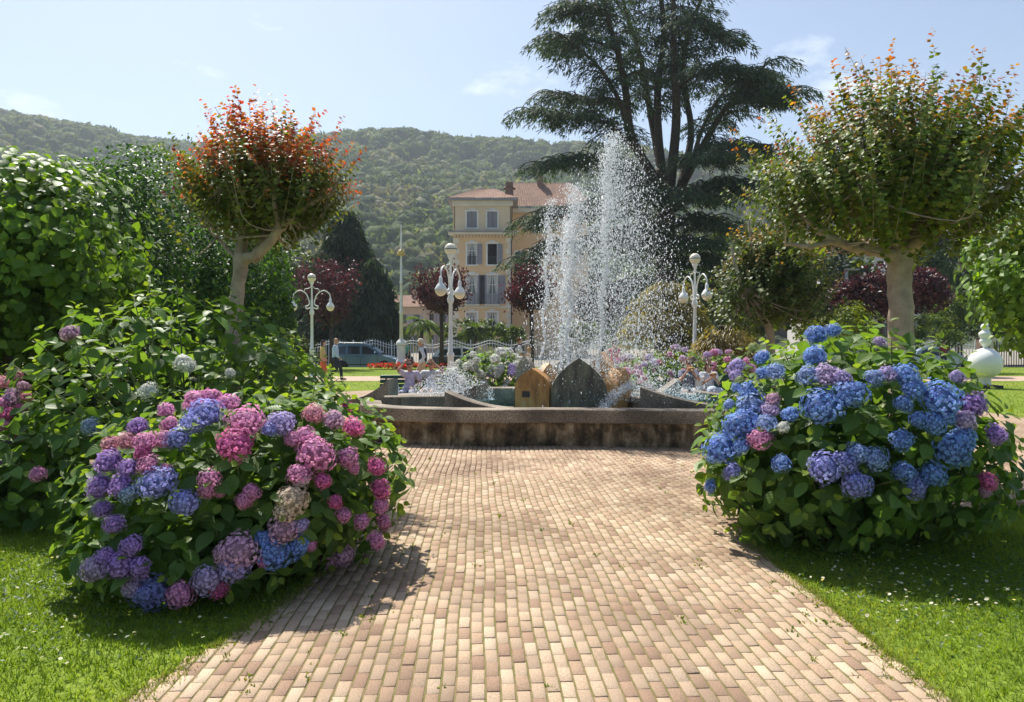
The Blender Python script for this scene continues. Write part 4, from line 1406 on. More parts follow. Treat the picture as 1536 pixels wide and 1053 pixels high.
bush_tree('broadleaf_tree', 'dark green tree behind the plum tree in front of the blue van', 'tree', [(P(455, 440, 64), (4.6, 3, 4.6))], 6000, 0.5, GREEN, [([P(455, 511, 64) * np.array([1, 1, 0]), P(455, 440, 64)], [0.3, 0.15])])
bush_tree('garden_shrub', 'yellow-green shrub behind the blue hydrangea next to the wide plum tree', 'shrub', [(P(1270, 490, 20), (0.95, 0.7, 0.75)), (P(1230, 500, 20.5), (0.8, 0.6, 0.6))], 4500, 0.09, [(0.14, 0.19, 0.03), (0.10, 0.15, 0.025), (0.18, 0.22, 0.04)], clumps=70)
bush_tree('garden_shrub', 'sunlit green shrub in front of the white gate fence', 'shrub', [(P(1400, 500, 44), (2.0, 1.2, 1.2)), (P(1440, 470, 48), (2.4, 1.4, 2.2))], 5000, 0.2, [(0.09, 0.14, 0.03), (0.06, 0.10, 0.022), (0.13, 0.17, 0.04)], clumps=70)
for px, lab in ((690, 'light green shrub behind the white fence left of the yellow villa windows'), (742, 'light green shrub under the ground-floor windows of the yellow villa'), (870, 'green shrub behind the white fence seen through the spray')):
    bush_tree('fence_shrub', lab, 'shrub', [(P(px, 500, 60), (1.9, 1.2, 1.35)), (P(px + 22, 503, 60.5), (1.4, 1.0, 1.0))], 2500, 0.26, [(0.10, 0.16, 0.03), (0.07, 0.12, 0.024), (0.13, 0.19, 0.04)], clumps=40)
bush_tree('fence_shrub', 'low yellow-green shrub behind the woman in orange', 'shrub', [(P(455, 530, 40), (1.2, 0.8, 0.9)), (P(440, 520, 40), (0.9, 0.8, 1.0))], 2500, 0.16, [(0.13, 0.18, 0.04), (0.10, 0.14, 0.03), (0.17, 0.17, 0.06)], clumps=40)


def palm(label, px, py, d, hw, group=None):
    x = (px - 768) * d / FPX
    zc_ = CAMH + (HOR - py) * d / FPX
    root = empty('palm', (x, d, ROAD_Z)); tag(root, label, 'palm')
    zc_ -= ROAD_Z
    fr = []
    st = MB().tube([(0, 0, 0), (0.05, 0, zc_ * 0.5), (0, 0, zc_)], [0.16, 0.13, 0.14], 8)
    st.build('trunk', M['bark_dark'], root)
    P_, D_, S_ = [], [], []
    ribs = MB()
    for k in range(26):
        a = k * 2.399; e = rng.uniform(-0.25, 1.1)
        L = hw * rng.uniform(0.8, 1.1)
        d0 = np.array([math.cos(a) * math.cos(e), math.sin(a) * math.cos(e), math.sin(e)])
        pts = [np.array([0, 0, zc_]) + d0 * L * t + np.array([0, 0, -0.75 * L * t * t * math.cos(e)]) for t in np.linspace(0, 1, 8)]
        ribs.tube(pts, list(np.linspace(0.025, 0.008, 8)), 4)
        for t in np.linspace(0.2, 1, 18):
            ii = t * 7; i0 = min(6, int(ii)); p = pts[i0] + (pts[i0 + 1] - pts[i0]) * (ii - i0)
            tg = unit(pts[i0 + 1] - pts[i0]); sd = unit(np.cross(tg, [0, 0, 1]) + 1e-6)
            for sg in (-1, 1):
                P_.append(p); D_.append(sd * sg + tg * 0.8 + np.array([0, 0, -0.35])); S_.append(0.62 * (1.1 - 0.5 * t) * hw / 1.9)
    ribs.build('fronds', M['stem'], root)
    P_, D_, S_ = map(np.array, (P_, D_, S_))
    C = np.array([(0.075, 0.13, 0.03), (0.10, 0.16, 0.035), (0.055, 0.10, 0.025)])[rng.integers(3, size=len(P_))]
    foliage('leaflets', scatter(LEAF_SM[0], LEAF_SM[1], frames(D_, np.array([0, 0, 1]) + rng.normal(0, 0.2, D_.shape)), P_, np.column_stack([S_ * 0.28, S_, S_]), C), M['leaf'], root)


palm('green palm behind the white fence beside the pole with the beacon', 632, 483, 57, 2.1)
palm('small green palm behind the white fence in front of the beige houses', 598, 498, 58, 1.5)
palm('low green palm behind the white fence beside the yellow villa', 712, 494, 58, 1.5)

# ==================================================================== FOUNTAIN
def concrete_mat():
    m, n, l, b = newmat('aggregate_concrete')
    geo = n.new('ShaderNodeNewGeometry')
    t = n.new('ShaderNodeTexNoise'); t.inputs['Scale'].default_value = 70; t.inputs['Detail'].default_value = 4
    l.new(geo.outputs['Position'], t.inputs['Vector'])
    r = ramp(n, [(0.32, (0.10, 0.08, 0.065)), (0.5, (0.30, 0.25, 0.20)), (0.66, (0.46, 0.41, 0.34))])
    l.new(t.outputs['Fac'], r.inputs['Fac'])
    t2 = n.new('ShaderNodeTexNoise'); t2.inputs['Scale'].default_value = 1.6; t2.inputs['Detail'].default_value = 6
    l.new(geo.outputs['Position'], t2.inputs['Vector'])
    r2 = ramp(n, [(0.36, (0.42, 0.40, 0.38)), (0.6, (1.0, 0.97, 0.92))])
    l.new(t2.outputs['Fac'], r2.inputs['Fac'])
    mul = n.new('ShaderNodeMixRGB'); mul.blend_type = 'MULTIPLY'; mul.inputs['Fac'].default_value = 1
    l.new(r.outputs['Color'], mul.inputs['Color1']); l.new(r2.outputs['Color'], mul.inputs['Color2'])
    l.new(mul.outputs['Color'], b.inputs['Base Color'])
    b.inputs['Roughness'].default_value = 0.85
    bp = n.new('ShaderNodeBump'); bp.inputs['Strength'].default_value = 0.5; bp.inputs['Distance'].default_value = 0.01
    l.new(t.outputs['Fac'], bp.inputs['Height']); l.new(bp.outputs['Normal'], b.inputs['Normal'])
    return m


def stained_wall_mat():
    """lower wall of the basin: ochre render with lime runs and dark algae in blotches"""
    m, n, l, b = newmat('stained_render')
    geo = n.new('ShaderNodeNewGeometry')
    mp = n.new('ShaderNodeMapping'); mp.inputs['Scale'].default_value = (1, 1, 0.22)
    l.new(geo.outputs['Position'], mp.inputs['Vector'])
    t = n.new('ShaderNodeTexNoise'); t.inputs['Scale'].default_value = 7; t.inputs['Detail'].default_value = 8; t.inputs['Roughness'].default_value = 0.65
    l.new(mp.outputs['Vector'], t.inputs['Vector'])
    r = ramp(n, [(0.30, (0.055, 0.042, 0.03)), (0.45, (0.17, 0.115, 0.06)), (0.56, (0.36, 0.26, 0.15)), (0.72, (0.50, 0.42, 0.31))])
    l.new(t.outputs['Fac'], r.inputs['Fac'])
    t2 = n.new('ShaderNodeTexNoise'); t2.inputs['Scale'].default_value = 3.1; t2.inputs['Detail'].default_value = 8; t2.inputs['Roughness'].default_value = 0.7
    l.new(geo.outputs['Position'], t2.inputs['Vector'])
    r2 = ramp(n, [(0.40, (0.20, 0.18, 0.14)), (0.58, (1, 1, 1))])
    l.new(t2.outputs['Fac'], r2.inputs['Fac'])
    mul = n.new('ShaderNodeMixRGB'); mul.blend_type = 'MULTIPLY'; mul.inputs['Fac'].default_value = 1
    l.new(r.outputs['Color'], mul.inputs['Color1']); l.new(r2.outputs['Color'], mul.inputs['Color2'])
    l.new(mul.outputs['Color'], b.inputs['Base Color'])
    b.inputs['Roughness'].default_value = 0.8
    bp = n.new('ShaderNodeBump'); bp.inputs['Strength'].default_value = 0.5; bp.inputs['Distance'].default_value = 0.01
    l.new(t2.outputs['Fac'], bp.inputs['Height']); l.new(bp.outputs['Normal'], b.inputs['Normal'])
    return m


def rust_mat(name, dark):
    m, n, l, b = newmat(name)
    geo = n.new('ShaderNodeNewGeometry')
    mp = n.new('ShaderNodeMapping'); mp.inputs['Scale'].default_value = (1, 1, 0.3)
    l.new(geo.outputs['Position'], mp.inputs['Vector'])
    t = n.new('ShaderNodeTexNoise'); t.inputs['Scale'].default_value = 9; t.inputs['Detail'].default_value = 8; t.inputs['Roughness'].default_value = 0.65
    l.new(mp.outputs['Vector'], t.inputs['Vector'])
    if dark:
        r = ramp(n, [(0.32, (0.035, 0.03, 0.025)), (0.48, (0.10, 0.095, 0.07)), (0.6, (0.15, 0.16, 0.11)), (0.74, (0.28, 0.26, 0.19))])
    else:
        r = ramp(n, [(0.28, (0.17, 0.085, 0.03)), (0.46, (0.40, 0.19, 0.055)), (0.6, (0.52, 0.28, 0.09)), (0.75, (0.42, 0.34, 0.20))])
    l.new(t.outputs['Fac'], r.inputs['Fac'])
    l.new(r.outputs['Color'], b.inputs['Base Color'])
    b.inputs['Roughness'].default_value = 0.6
    bp = n.new('ShaderNodeBump'); bp.inputs['Strength'].default_value = 0.4; bp.inputs['Distance'].default_value = 0.01
    l.new(t.outputs['Fac'], bp.inputs['Height']); l.new(bp.outputs['Normal'], b.inputs['Normal'])
    return m


M['concrete'] = concrete_mat()
M['stained'] = stained_wall_mat()
M['rust'] = rust_mat('rusty_stone', False)
M['mottle'] = rust_mat('dark_stone', True)  # front and back petals: darker grey-green streaks than the rusty stone
M['pool_paint'] = surf('turquoise_pool_paint', (0.05, 0.50, 0.60), (0.04, 0.42, 0.52), 3, 0.6)


def water_mat():
    m, n, l, b = newmat('pool_water')
    out = n['Material Output']
    n.remove(b)
    tr = n.new('ShaderNodeBsdfTransparent'); tr.inputs['Color'].default_value = (0.80, 0.95, 0.97, 1)
    gl = n.new('ShaderNodeBsdfGlossy'); gl.inputs['Roughness'].default_value = 0.06
    fr = n.new('ShaderNodeFresnel'); fr.inputs['IOR'].default_value = 1.08
    geo = n.new('ShaderNodeNewGeometry')
    t = n.new('ShaderNodeTexNoise'); t.inputs['Scale'].default_value = 9; t.inputs['Detail'].default_value = 4
    l.new(geo.outputs['Position'], t.inputs['Vector'])
    bp = n.new('ShaderNodeBump'); bp.inputs['Strength'].default_value = 0.5; bp.inputs['Distance'].default_value = 0.05
    l.new(t.outputs['Fac'], bp.inputs['Height'])
    l.new(bp.outputs['Normal'], gl.inputs['Normal']); l.new(bp.outputs['Normal'], fr.inputs['Normal'])
    mx = n.new('ShaderNodeMixShader')
    l.new(fr.outputs['Fac'], mx.inputs['Fac']); l.new(tr.outputs['BSDF'], mx.inputs[1]); l.new(gl.outputs['BSDF'], mx.inputs[2])
    l.new(mx.outputs['Shader'], out.inputs['Surface'])
    return m


M['water'] = water_mat()


def foam_mat():
    m, n, l, b = newmat('white_water')
    out = n['Material Output']
    b.inputs['Base Color'].default_value = (0.93, 0.95, 0.97, 1)
    b.inputs['Roughness'].default_value = 0.2
    b.inputs['Specular IOR Level'].default_value = 0.6
    tr = n.new('ShaderNodeBsdfTranslucent'); tr.inputs['Color'].default_value = (0.95, 0.97, 1.0, 1)
    mx = n.new('ShaderNodeMixShader'); mx.inputs['Fac'].default_value = 0.5
    l.new(b.outputs['BSDF'], mx.inputs[1]); l.new(tr.outputs['BSDF'], mx.inputs[2])
    l.new(mx.outputs['Shader'], out.inputs['Surface'])
    return m


M['foam'] = foam_mat()

outline = [(-2.9, 13.7), (-2.62, 12.5), (-2.42, 11.75), (-1.9, 11.3), (-1.2, 11.08), (-0.4, 10.95), (0.5, 11.0), (1.5, 10.93), (2.8, 10.8), (4.0, 11.0), (4.9, 11.8), (5.0, 13.2), (4.0, 14.3), (2.2, 14.8), (0.2, 14.9), (-1.7, 14.6)]
ol = np.array(smooth_path(outline + [outline[0]], 6)[:-1])
RIM_Z, WATER_Z = 0.57, 0.43


def offset(poly, dst):
    n_ = len(poly)
    t = unit(np.roll(poly, -1, 0) - np.roll(poly, 1, 0))
    nrm = np.column_stack([-t[:, 1], t[:, 0]])     # inward for CCW
    return poly + nrm * dst


area = 0.5 * np.sum(ol[:, 0] * np.roll(ol[:, 1], -1) - np.roll(ol[:, 0], -1) * ol[:, 1])
if area < 0:
    ol = ol[::-1]
ftn = empty('fountain', (1.0, 12.6, 0))
tag(ftn, 'low concrete fountain basin with curved concrete vanes and a rusty stone bud', 'fountain')
FO = np.array([1.0, 12.6, 0.0])


def ring(layers, name, mat):
    """layers: list of (offset, z) closed loops joined in order"""
    V, F = [], []
    n_ = len(ol)
    for off, z in layers:
        pp = offset(ol, off)
        V.extend([(x - FO[0], y - FO[1], z) for x, y in pp])
    for j in range(len(layers) - 1):
        for i in range(n_):
            k = (i + 1) % n_
            F.append((j * n_ + i, j * n_ + k, (j + 1) * n_ + k, (j + 1) * n_ + i))
    mb = MB(); mb.add(V, F)
    return mb.build(name, mat, ftn)


ring([(0.07, -0.03), (0.07, 0.362)], 'basin_wall', M['stained'])
ring([(0.09, 0.36), (0.0, 0.36), (-0.012, 0.375), (-0.012, 0.56), (0.008, RIM_Z), (0.33, RIM_Z), (0.345, 0.56), (0.345, 0.05)], 'rim', M['concrete'])
pf = offset(ol, 0.30)
mb = MB(); mb.add([(x - FO[0], y - FO[1], 0.13) for x, y in pf], [tuple(range(len(pf)))]); mb.build('pool_floor', M['pool_paint'], ftn)
pf = offset(ol, 0.32)
mb = MB(); mb.add([(x - FO[0], y - FO[1], WATER_Z) for x, y in pf], [tuple(range(len(pf)))]); mb.build('water', M['water'], ftn)


def vane(p0, p1, z0, z1, thick, curve, zb=0.13):
    """concrete slab whose top sweeps in a concave curve from p0 (height z0) to p1 (height z1)"""
    p0, p1 = Vector((*p0, 0)), Vector((*p1, 0))
    ax = (p1 - p0); L = ax.length; ax.normalize()
    poly = [(0, zb)]
    top = []
    for t in np.linspace(0, 1, 14):
        f = t ** curve
        top.append((L * t, z0 + (z1 - z0) * f))
    poly = [(0, zb)] + [(L, zb)] + top[::-1]
    M4 = Matrix.Translation(p0 - Vector((FO[0], FO[1], 0)))
    rot = Matrix(((ax.x, -ax.y, 0), (ax.y, ax.x, 0), (0, 0, 1))).to_4x4()
    mb = MB(); mb.prism(poly, thick, M4 @ rot)
    return mb.build('vane', M['concrete'], ftn)


vane((-2.92, 13.15), (-2.12, 12.85), 0.56, 0.94, 0.34, 1.9)
vane((-1.55, 13.05), (-0.5, 12.35), 0.50, 0.86, 0.34, 1.4)
vane((0.0, 11.5), (-1.05, 11.75), 0.55, 0.80, 0.32, 2.0)
vane((3.75, 11.35), (2.1, 11.75), 0.57, 0.87, 0.32, 2.1)
vane((2.45, 13.2), (3.05, 13.3), 0.55, 0.92, 0.30, 1.2)
vane((4.6, 12.6), (3.3, 12.9), 0.60, 0.72, 0.5, 1.6)
for cx_, cy_, sx_, sy_, h_ in ((-1.35, 12.25, 1.05, 0.5, 0.69), (-0.2, 13.9, 1.2, 0.4, 0.72), (2.35, 12.3, 0.7, 0.5, 0.66), (-2.0, 12.2, 0.35, 0.3, 0.68)):
    MB().box((cx_ - FO[0], cy_ - FO[1], 0.13 + (h_ - 0.13) / 2), (sx_, sy_, h_ - 0.13), 0.1, 0.012).build('block', M['concrete'], ftn)


def petal_poly(w, z0, zs, zt):
    """pointed-arch slab"""
    pts = [(-w, z0), (w, z0), (w * 1.02, zs)]
    n_ = 9
    for i in range(1, n_):
        t = i / n_
        pts.append((w * (1 - t ** 1.9), zs + (zt - zs) * t))
    pts.append((0, zt))
    for i in range(n_ - 1, 0, -1):
        t = i / n_
        pts.append((-w * (1 - t ** 1.9), zs + (zt - zs) * t))
    pts.append((-w * 1.02, zs))
    return pts


BUD = np.array([1.08, 12.45])
for cx_, cy_, ang_, w_, zs_, zt_, th_, mt_ in ((1.10, 11.85, -91, 0.45, 0.80, 1.335, 0.11, 'mottle'), (0.37, 12.02, -106, 0.285, 0.88, 1.16, 0.30, 'rust'), (1.78, 12.05, -28, 0.33, 0.82, 1.17, 0.24, 'rust'),
                                               (1.62, 12.95, 28, 0.42, 0.85, 1.42, 0.14, 'rust'), (1.0, 13.2, 90, 0.42, 0.8, 1.34, 0.12, 'mottle'), (0.62, 12.85, 140, 0.36, 0.8, 1.22, 0.13, 'rust'), (0.26, 13.3, 70, 0.17, 1.0, 1.34, 0.2, 'concrete')):
    a = R(ang_)
    M4 = Matrix.Translation((cx_ - FO[0], cy_ - FO[1], 0)) @ Matrix.Rotation(a + PI / 2, 4, 'Z')
    mb = MB(); mb.prism(petal_poly(w_, 0.13, zs_, zt_), th_, M4)
    o = mb.build('stone_petal', M[mt_], ftn)
    if ang_ == -106:
        mb = MB(); mb.box((0, -th_ / 2 - 0.002, 0.735), (0.13, 0.012, 0.10))
        h_ = mb.build('spout_hole', M['iron'], o); h_.matrix_local = M4 @ Matrix.Translation((-0.10, 0, 0))


# ---- water jets: thousands of drops
def drops(name, label, P_, S_, elong, D_, cat='water', group=None, parent=None):
    m = len(P_)
    N = rnd_dir(m)
    Sx = np.column_stack([S_, S_ * elong, S_])
    V, F, _ = scatter(OCTA[0], OCTA[1], frames(D_, N), P_, Sx)
    o = link(name, mesh(name, V, F), M['foam'])
    tag(o, label, cat, group, kind='stuff')
    return o


def jet(label, base, top, width, n, n_fall, drift, fall_w):
    base, top = np.array(base), np.array(top)
    H_ = top[2] - base[2]
    t = rng.random(n) ** 0.8
    core = base + (top - base) * t[:, None]
    w = width * (0.25 + 1.1 * t ** 2)
    wob = 0.03 * np.sin(t * 23 + base[0] * 7)[:, None] * np.array([1, 0, 0])
    Pc = core + wob + rng.normal(0, 1, (n, 3)) * np.array([1, 1, 0.3]) * w[:, None]
    Sc = rng.uniform(0.003, 0.0095, n) * (1 - 0.1 * t)
    Dc = np.array([0, 0, 1]) + rng.normal(0, 0.3, (n, 3))
    # falling veil carried to the right by the wind
    tf_ = rng.random(n_fall)
    start = base + (top - base) * (0.55 + 0.45 * rng.random(n_fall) ** 0.6)[:, None] + rng.normal(0, 0.10, (n_fall, 3))
    vx = drift * rng.normal(0.35, 0.55, n_fall)
    vy = fall_w * rng.normal(0, 0.5, n_fall)
    drop = tf_ ** 1.25 * (start[:, 2] - 0.6)
    Pf = start + np.column_stack([vx * np.sqrt(tf_), vy * np.sqrt(tf_), -drop])
    Sf = rng.choice([0.0035, 0.005, 0.008, 0.012], n_fall, p=[0.42, 0.33, 0.18, 0.07]) * rng.uniform(0.8, 1.2, n_fall)
    Df = np.array([0.06, 0, 1]) + rng.normal(0, 0.18, (n_fall, 3))
    Pp = np.concatenate([Pc, Pf]); Sp = np.concatenate([Sc, Sf]); Dp = np.concatenate([Dc, Df])
    El = np.concatenate([np.full(n, 2.0), np.full(n_fall, 1.8)])
    o = drops('water_jet', label, Pp, Sp, El, Dp)
    # solid rope of water in the lower part
    return o


jd = 12.45
jet('tallest white water jet rising from the rusty stone bud', P(899, 556, jd), P(916, 200, jd), 0.075, 4800, 21000, 1.15, 0.9)
jet('white water jet second in height with a bright foaming crest', P(849, 556, jd), P(862, 278, jd), 0.075, 4200, 11000, 0.9, 0.8)
jet('thin white water jet on the villa side of the stone bud', P(812, 556, jd), P(826, 300, jd), 0.035, 1600, 4200, 0.55, 0.6)
jet('short frayed water jet close beside the second highest jet', P(840, 556, jd + 0.3), P(850, 330, jd + 0.3), 0.045, 2000, 2500, 0.55, 0.6)

# chutes and splashes
n_ = 1300
t = rng.random(n_)
a0, a1 = np.array([1.95, 11.85, 0.92]), np.array([1.36, 11.3, 0.47])
pth = a0 + (a1 - a0) * t[:, None] + np.array([0, 0, 1]) * (0.16 * t * (1 - t))[:, None]
drops('water_chute', 'white water chute pouring from the stone bud over the basin rim', pth + rng.normal(0, 1, (n_, 3)) * np.array([0.06, 0.06, 0.035]), rng.uniform(0.003, 0.009, n_), np.full(n_, 2.2), (a1 - a0) + rng.normal(0, 0.15, (n_, 3)))
n_ = 2700
ang = rng.uniform(0, 2 * PI, n_); rr = rng.random(n_) ** 0.8 * 1.0
hgt = rng.random(n_) ** 1.8 * 0.42 * (1.1 - rr * 0.7)
pp = np.column_stack([2.35 + rr * np.cos(ang) * 1.05, 12.3 + rr * np.sin(ang) * 0.5, 0.62 + hgt])
drops('water_splash', 'low white splash over the vanes in front of the snacking couple', pp, rng.uniform(0.003, 0.010, n_), np.full(n_, 1.5), rnd_dir(n_))
n_ = 5200
rr = rng.random(n_) ** 0.8
ang = rng.uniform(0, 2 * PI, n_)
hgt = rng.random(n_) ** 1.7 * 0.62 * (1.1 - rr * 0.8)
pp = np.column_stack([-1.05 + rr * np.cos(ang) * 0.75, 12.5 + rr * np.sin(ang) * 0.5, 0.60 + hgt])
drops('water_splash', 'wide white splash in front of the sunbathing couple', pp, rng.uniform(0.003, 0.010, n_), np.full(n_, 1.5), rnd_dir(n_))

# ==================================================================== BUILT THINGS
# ---- fences
def fence(label, x0, x1, y, panel, mat, peak=True, hbase=1.72, pitch=0.2, z0=ROAD_Z + 0.1):
    root = empty('fence', ((x0 + x1) / 2, y, z0)); tag(root, label, 'fence')
    cx = (x0 + x1) / 2
    pk = MB()
    pk.add([(-0.022, -0.014, 0), (0.022, -0.014, 0), (0.022, 0.014, 0), (-0.022, 0.014, 0), (-0.022, -0.014, 0.94), (0.022, -0.014, 0.94), (0.022, 0.014, 0.94), (-0.022, 0.014, 0.94), (0, 0, 1.0)],
           [(0, 3, 2, 1), (0, 1, 5, 4), (1, 2, 6, 5), (2, 3, 7, 6), (3, 0, 4, 7), (4, 5, 8), (5, 6, 8), (6, 7, 8), (7, 4, 8)])
    pme = pk.mesh('picket'); pme.materials.append(mat)
    x = x0
    n_ = int(round((x1 - x0) / pitch))
    rail_top, rail_mid = [], []
    for i in range(n_ + 1):
        x = x0 + i * (x1 - x0) / n_
        ph = ((x - x0) / panel) % 1.0
        h = hbase + (0.34 * (0.5 - 0.5 * math.cos(2 * PI * ph)) if peak else 0.0)
        post = min(ph, 1 - ph) * panel < pitch * 0.5
        rail_top.append((x - cx, 0.02, h - 0.16)); rail_mid.append((x - cx, 0.02, h - 0.36))
        if post:
            MB().box((x - cx, 0, (hbase + 0.12) / 2), (0.085, 0.085, hbase + 0.12)).lathe([(0.03, hbase + 0.12), (0.05, hbase + 0.17), (0.02, hbase + 0.23)], 6, (x - cx, 0, 0)).build('post', mat, root)
        else:
            o = link('picket', pme, None, root); o.location = (x - cx, 0, 0.04); o.scale = (1, 1, h)
    MB().tube(rail_top, 0.022, 5).build('rail', mat, root)
    MB().tube(rail_mid, 0.018, 5).build('rail', mat, root)
    MB().box((0, 0.02, 0.18), (x1 - x0, 0.04, 0.05)).build('rail', mat, root)
    return root


fence('long white iron fence with wavy top in front of the yellow villa', -17.5, 8.6, 53.0, 2.9, M['white'])
fence('short white iron fence with rising top next to the brick pillar', 28.0, 32.5, 50.5, 4.4, M['white'], pitch=0.21)
fence('dark iron railings beyond the brick pillar', 34.0, 38.5, 50.5, 2.2, M['iron'], peak=False, pitch=0.17)
root = empty('gate_pillar', (33.0, 50.5, ROAD_Z)); tag(root, 'brick gate pillar between white fence and dark railings', 'pillar')
M['brick_pillar'] = surf('pillar_brick', (0.34, 0.22, 0.16), (0.24, 0.16, 0.12), 9, 0.9, 0.5, 30)
for k in range(9):
    MB().box((0, 0, 0.12 + k * 0.245), (0.62 - 0.01 * (k % 2), 0.62, 0.235), 0, 0.012).build('course', M['brick_pillar'], root)
MB().box((0, 0, 2.27), (0.74, 0.74, 0.12), 0, 0.02).build('cap', M['kerb'], root)


# ---- lamps
def lamp(label, px, d, rz):
    x = (px - 768) * d / FPX
    root = empty('street_lamp', (x, d, -0.02), rz)
    tag(root, label, 'street lamp', 'white three-globe park lamps')
    MB().lathe([(0.17, 0), (0.17, 0.10), (0.12, 0.16), (0.11, 0.7), (0.085, 0.8), (0.085, 1.18), (0.105, 1.22), (0.105, 1.28), (0.062, 1.34), (0.052, 2.65), (0.09, 2.72), (0.10, 2.80), (0.055, 2.92), (0.05, 3.2), (0.032, 3.4), (0.03, 3.85), (0.05, 3.9), (0.09, 3.98), (0.095, 4.02)], 14).build('post', M['white'], root)
    MB().sphere((0, 0, 4.17), 0.172, 18, 12).build('globe', M['lamp_glass'], root)
    MB().lathe([(0.178, 4.165), (0.178, 4.185)], 18).build('globe_band', M['iron'], root)
    for s_ in (-1, 1):
        arm = [(0.03 * s_, 0, 2.98), (0.20 * s_, 0, 2.92), (0.24 * s_, 0, 3.02), (0.14 * s_, 0, 3.06), (0.10 * s_, 0, 3.2), (0.22 * s_, 0, 3.52), (0.48 * s_, 0, 3.66), (0.70 * s_, 0, 3.52), (0.735 * s_, 0, 3.34)]
        a_ = MB().tube(smooth_path(arm, 5), 0.024, 7)
        a_.tube(smooth_path([(0.02 * s_, 0, 3.85), (0.12 * s_, 0, 3.74), (0.26 * s_, 0, 3.72), (0.3 * s_, 0, 3.62)], 4), 0.014, 6)
        a_.build('arm', M['white'], root)
        MB().lathe([(0.03, 3.36), (0.05, 3.3), (0.05, 3.2), (0.10, 3.14), (0.165, 3.03), (0.17, 3.0)], 14, (0.735 * s_, 0, 0)).build('lamp_cap', M['white'], root)
        gl = [(0.158 * math.cos(t), 3.0 - 0.17 * math.sin(t)) for t in np.linspace(0, PI / 2 - 0.05, 8)]
        MB().lathe(gl, 16, (0.735 * s_, 0, 0)).build('globe', M['lamp_glass'], root)
    return root


lamp('white three-globe lamp with both arms spread in front of the laurel dome', 468, 29, R(4))
lamp('white three-globe lamp standing before the yellow villa', 676, 20, R(74))
lamp('white three-globe lamp standing before the weeping maple', 1042, 22.3, R(-76))

# pole with beacon
root = empty('beacon_pole', (P(602, 511, 42)[0], 42, LAWN_Z)); tag(root, 'tall white pole with yellow half-dome beacon on a stone foot among red flowers', 'pole')
MB().lathe([(0.48, 0), (0.48, 0.12), (0.38, 0.2), (0.30, 0.45), (0.24, 0.6), (0.24, 1.35), (0.32, 1.42), (0.30, 1.55), (0.16, 1.72)], 8, smooth=False).build('foot', M['white'], root)
MB().lathe([(0.115, 1.7), (0.10, 3.2), (0.14, 3.25), (0.14, 3.32), (0.09, 3.4), (0.08, 5.0), (0.12, 5.05), (0.07, 5.15), (0.055, 6.6), (0.05, 7.6), (0.025, 8.35), (0.02, 8.4)], 12).build('shaft', M['white'], root)
M['beacon'] = surf('yellow_enamel', (0.62, 0.45, 0.14), (0.52, 0.38, 0.12), 5, 0.4)
MB().lathe([(0.25, 6.6), (0.25, 6.65), (0.22, 6.80), (0.13, 6.93), (0.05, 6.98)], 14).build('beacon_dome', M['beacon'], root)

# grey mast behind the right plum
root = empty('light_mast', (P(1269, 511, 40)[0], 40, ROAD_Z)); tag(root, 'plain grey mast beside the wide plum tree', 'mast')
MB().lathe([(0.12, 0), (0.11, 2.5), (0.08, 6.0)], 10).build('shaft', M['kerb'], root)
MB().box((0.3, 0, 5.95), (0.8, 0.2, 0.10), 0, 0.02).build('lantern', M['kerb'], root)

# white ball sculpture
root = empty('ball_sculpture', (P(1478, 511, 25)[0], 25, LAWN_Z)); tag(root, 'white ball sculpture with a small turned figure on top standing on the lawn', 'sculpture')
MB().box((0, 0, 0.05), (0.78, 0.78, 0.12), 0, 0.01).build('plinth', M['asphalt'], root)
MB().lathe([(0.20, 0.10), (0.185, 0.16), (0.185, 0.34), (0.26, 0.40)], 20).build('neck', M['white_ball'], root)
MB().sphere((0, 0, 0.86), 0.535, 36, 24).build('ball', M['white_ball'], root)
MB().lathe([(0.10, 1.38), (0.075, 1.44), (0.13, 1.50), (0.18, 1.60), (0.185, 1.67), (0.14, 1.72), (0.17, 1.77), (0.21, 1.86), (0.20, 1.93), (0.12, 1.99), (0.10, 2.04), (0.145, 2.08), (0.15, 2.14), (0.12, 2.21), (0.05, 2.25)], 20).build('finial', M['white_ball'], root)


# ---- benches
def bench(label, x, y, length, rz):
    root = empty('park_bench', (x, y, -0.015), rz); tag(root, label, 'bench')
    for k in range(4):
        MB().box((0, -0.20 + k * 0.115, 0.415), (length, 0.095, 0.035), 0, 0.006).build('seat_slat', M['bench'], root)
    for k in range(4):
        MB().box((0, 0.26 + k * 0.028, 0.50 + k * 0.10), (length, 0.03, 0.082), 0, 0.006, Matrix.Rotation(R(-14), 3, 'X')).build('back_slat', M['bench'], root)
    for s_ in (-0.86, 0, 0.86):
        xx = s_ * length / 2
        mb = MB().box((xx, -0.18, 0.2), (0.05, 0.05, 0.4)).box((xx, 0.22, 0.2), (0.05, 0.05, 0.4)).box((xx, 0.02, 0.385), (0.048, 0.46, 0.03))
        mb.tube([(xx, 0.24, 0.38), (xx, 0.33, 0.62), (xx, 0.385, 0.84)], 0.022, 6)
        mb.build('leg_frame', M['iron'], root)
    return root


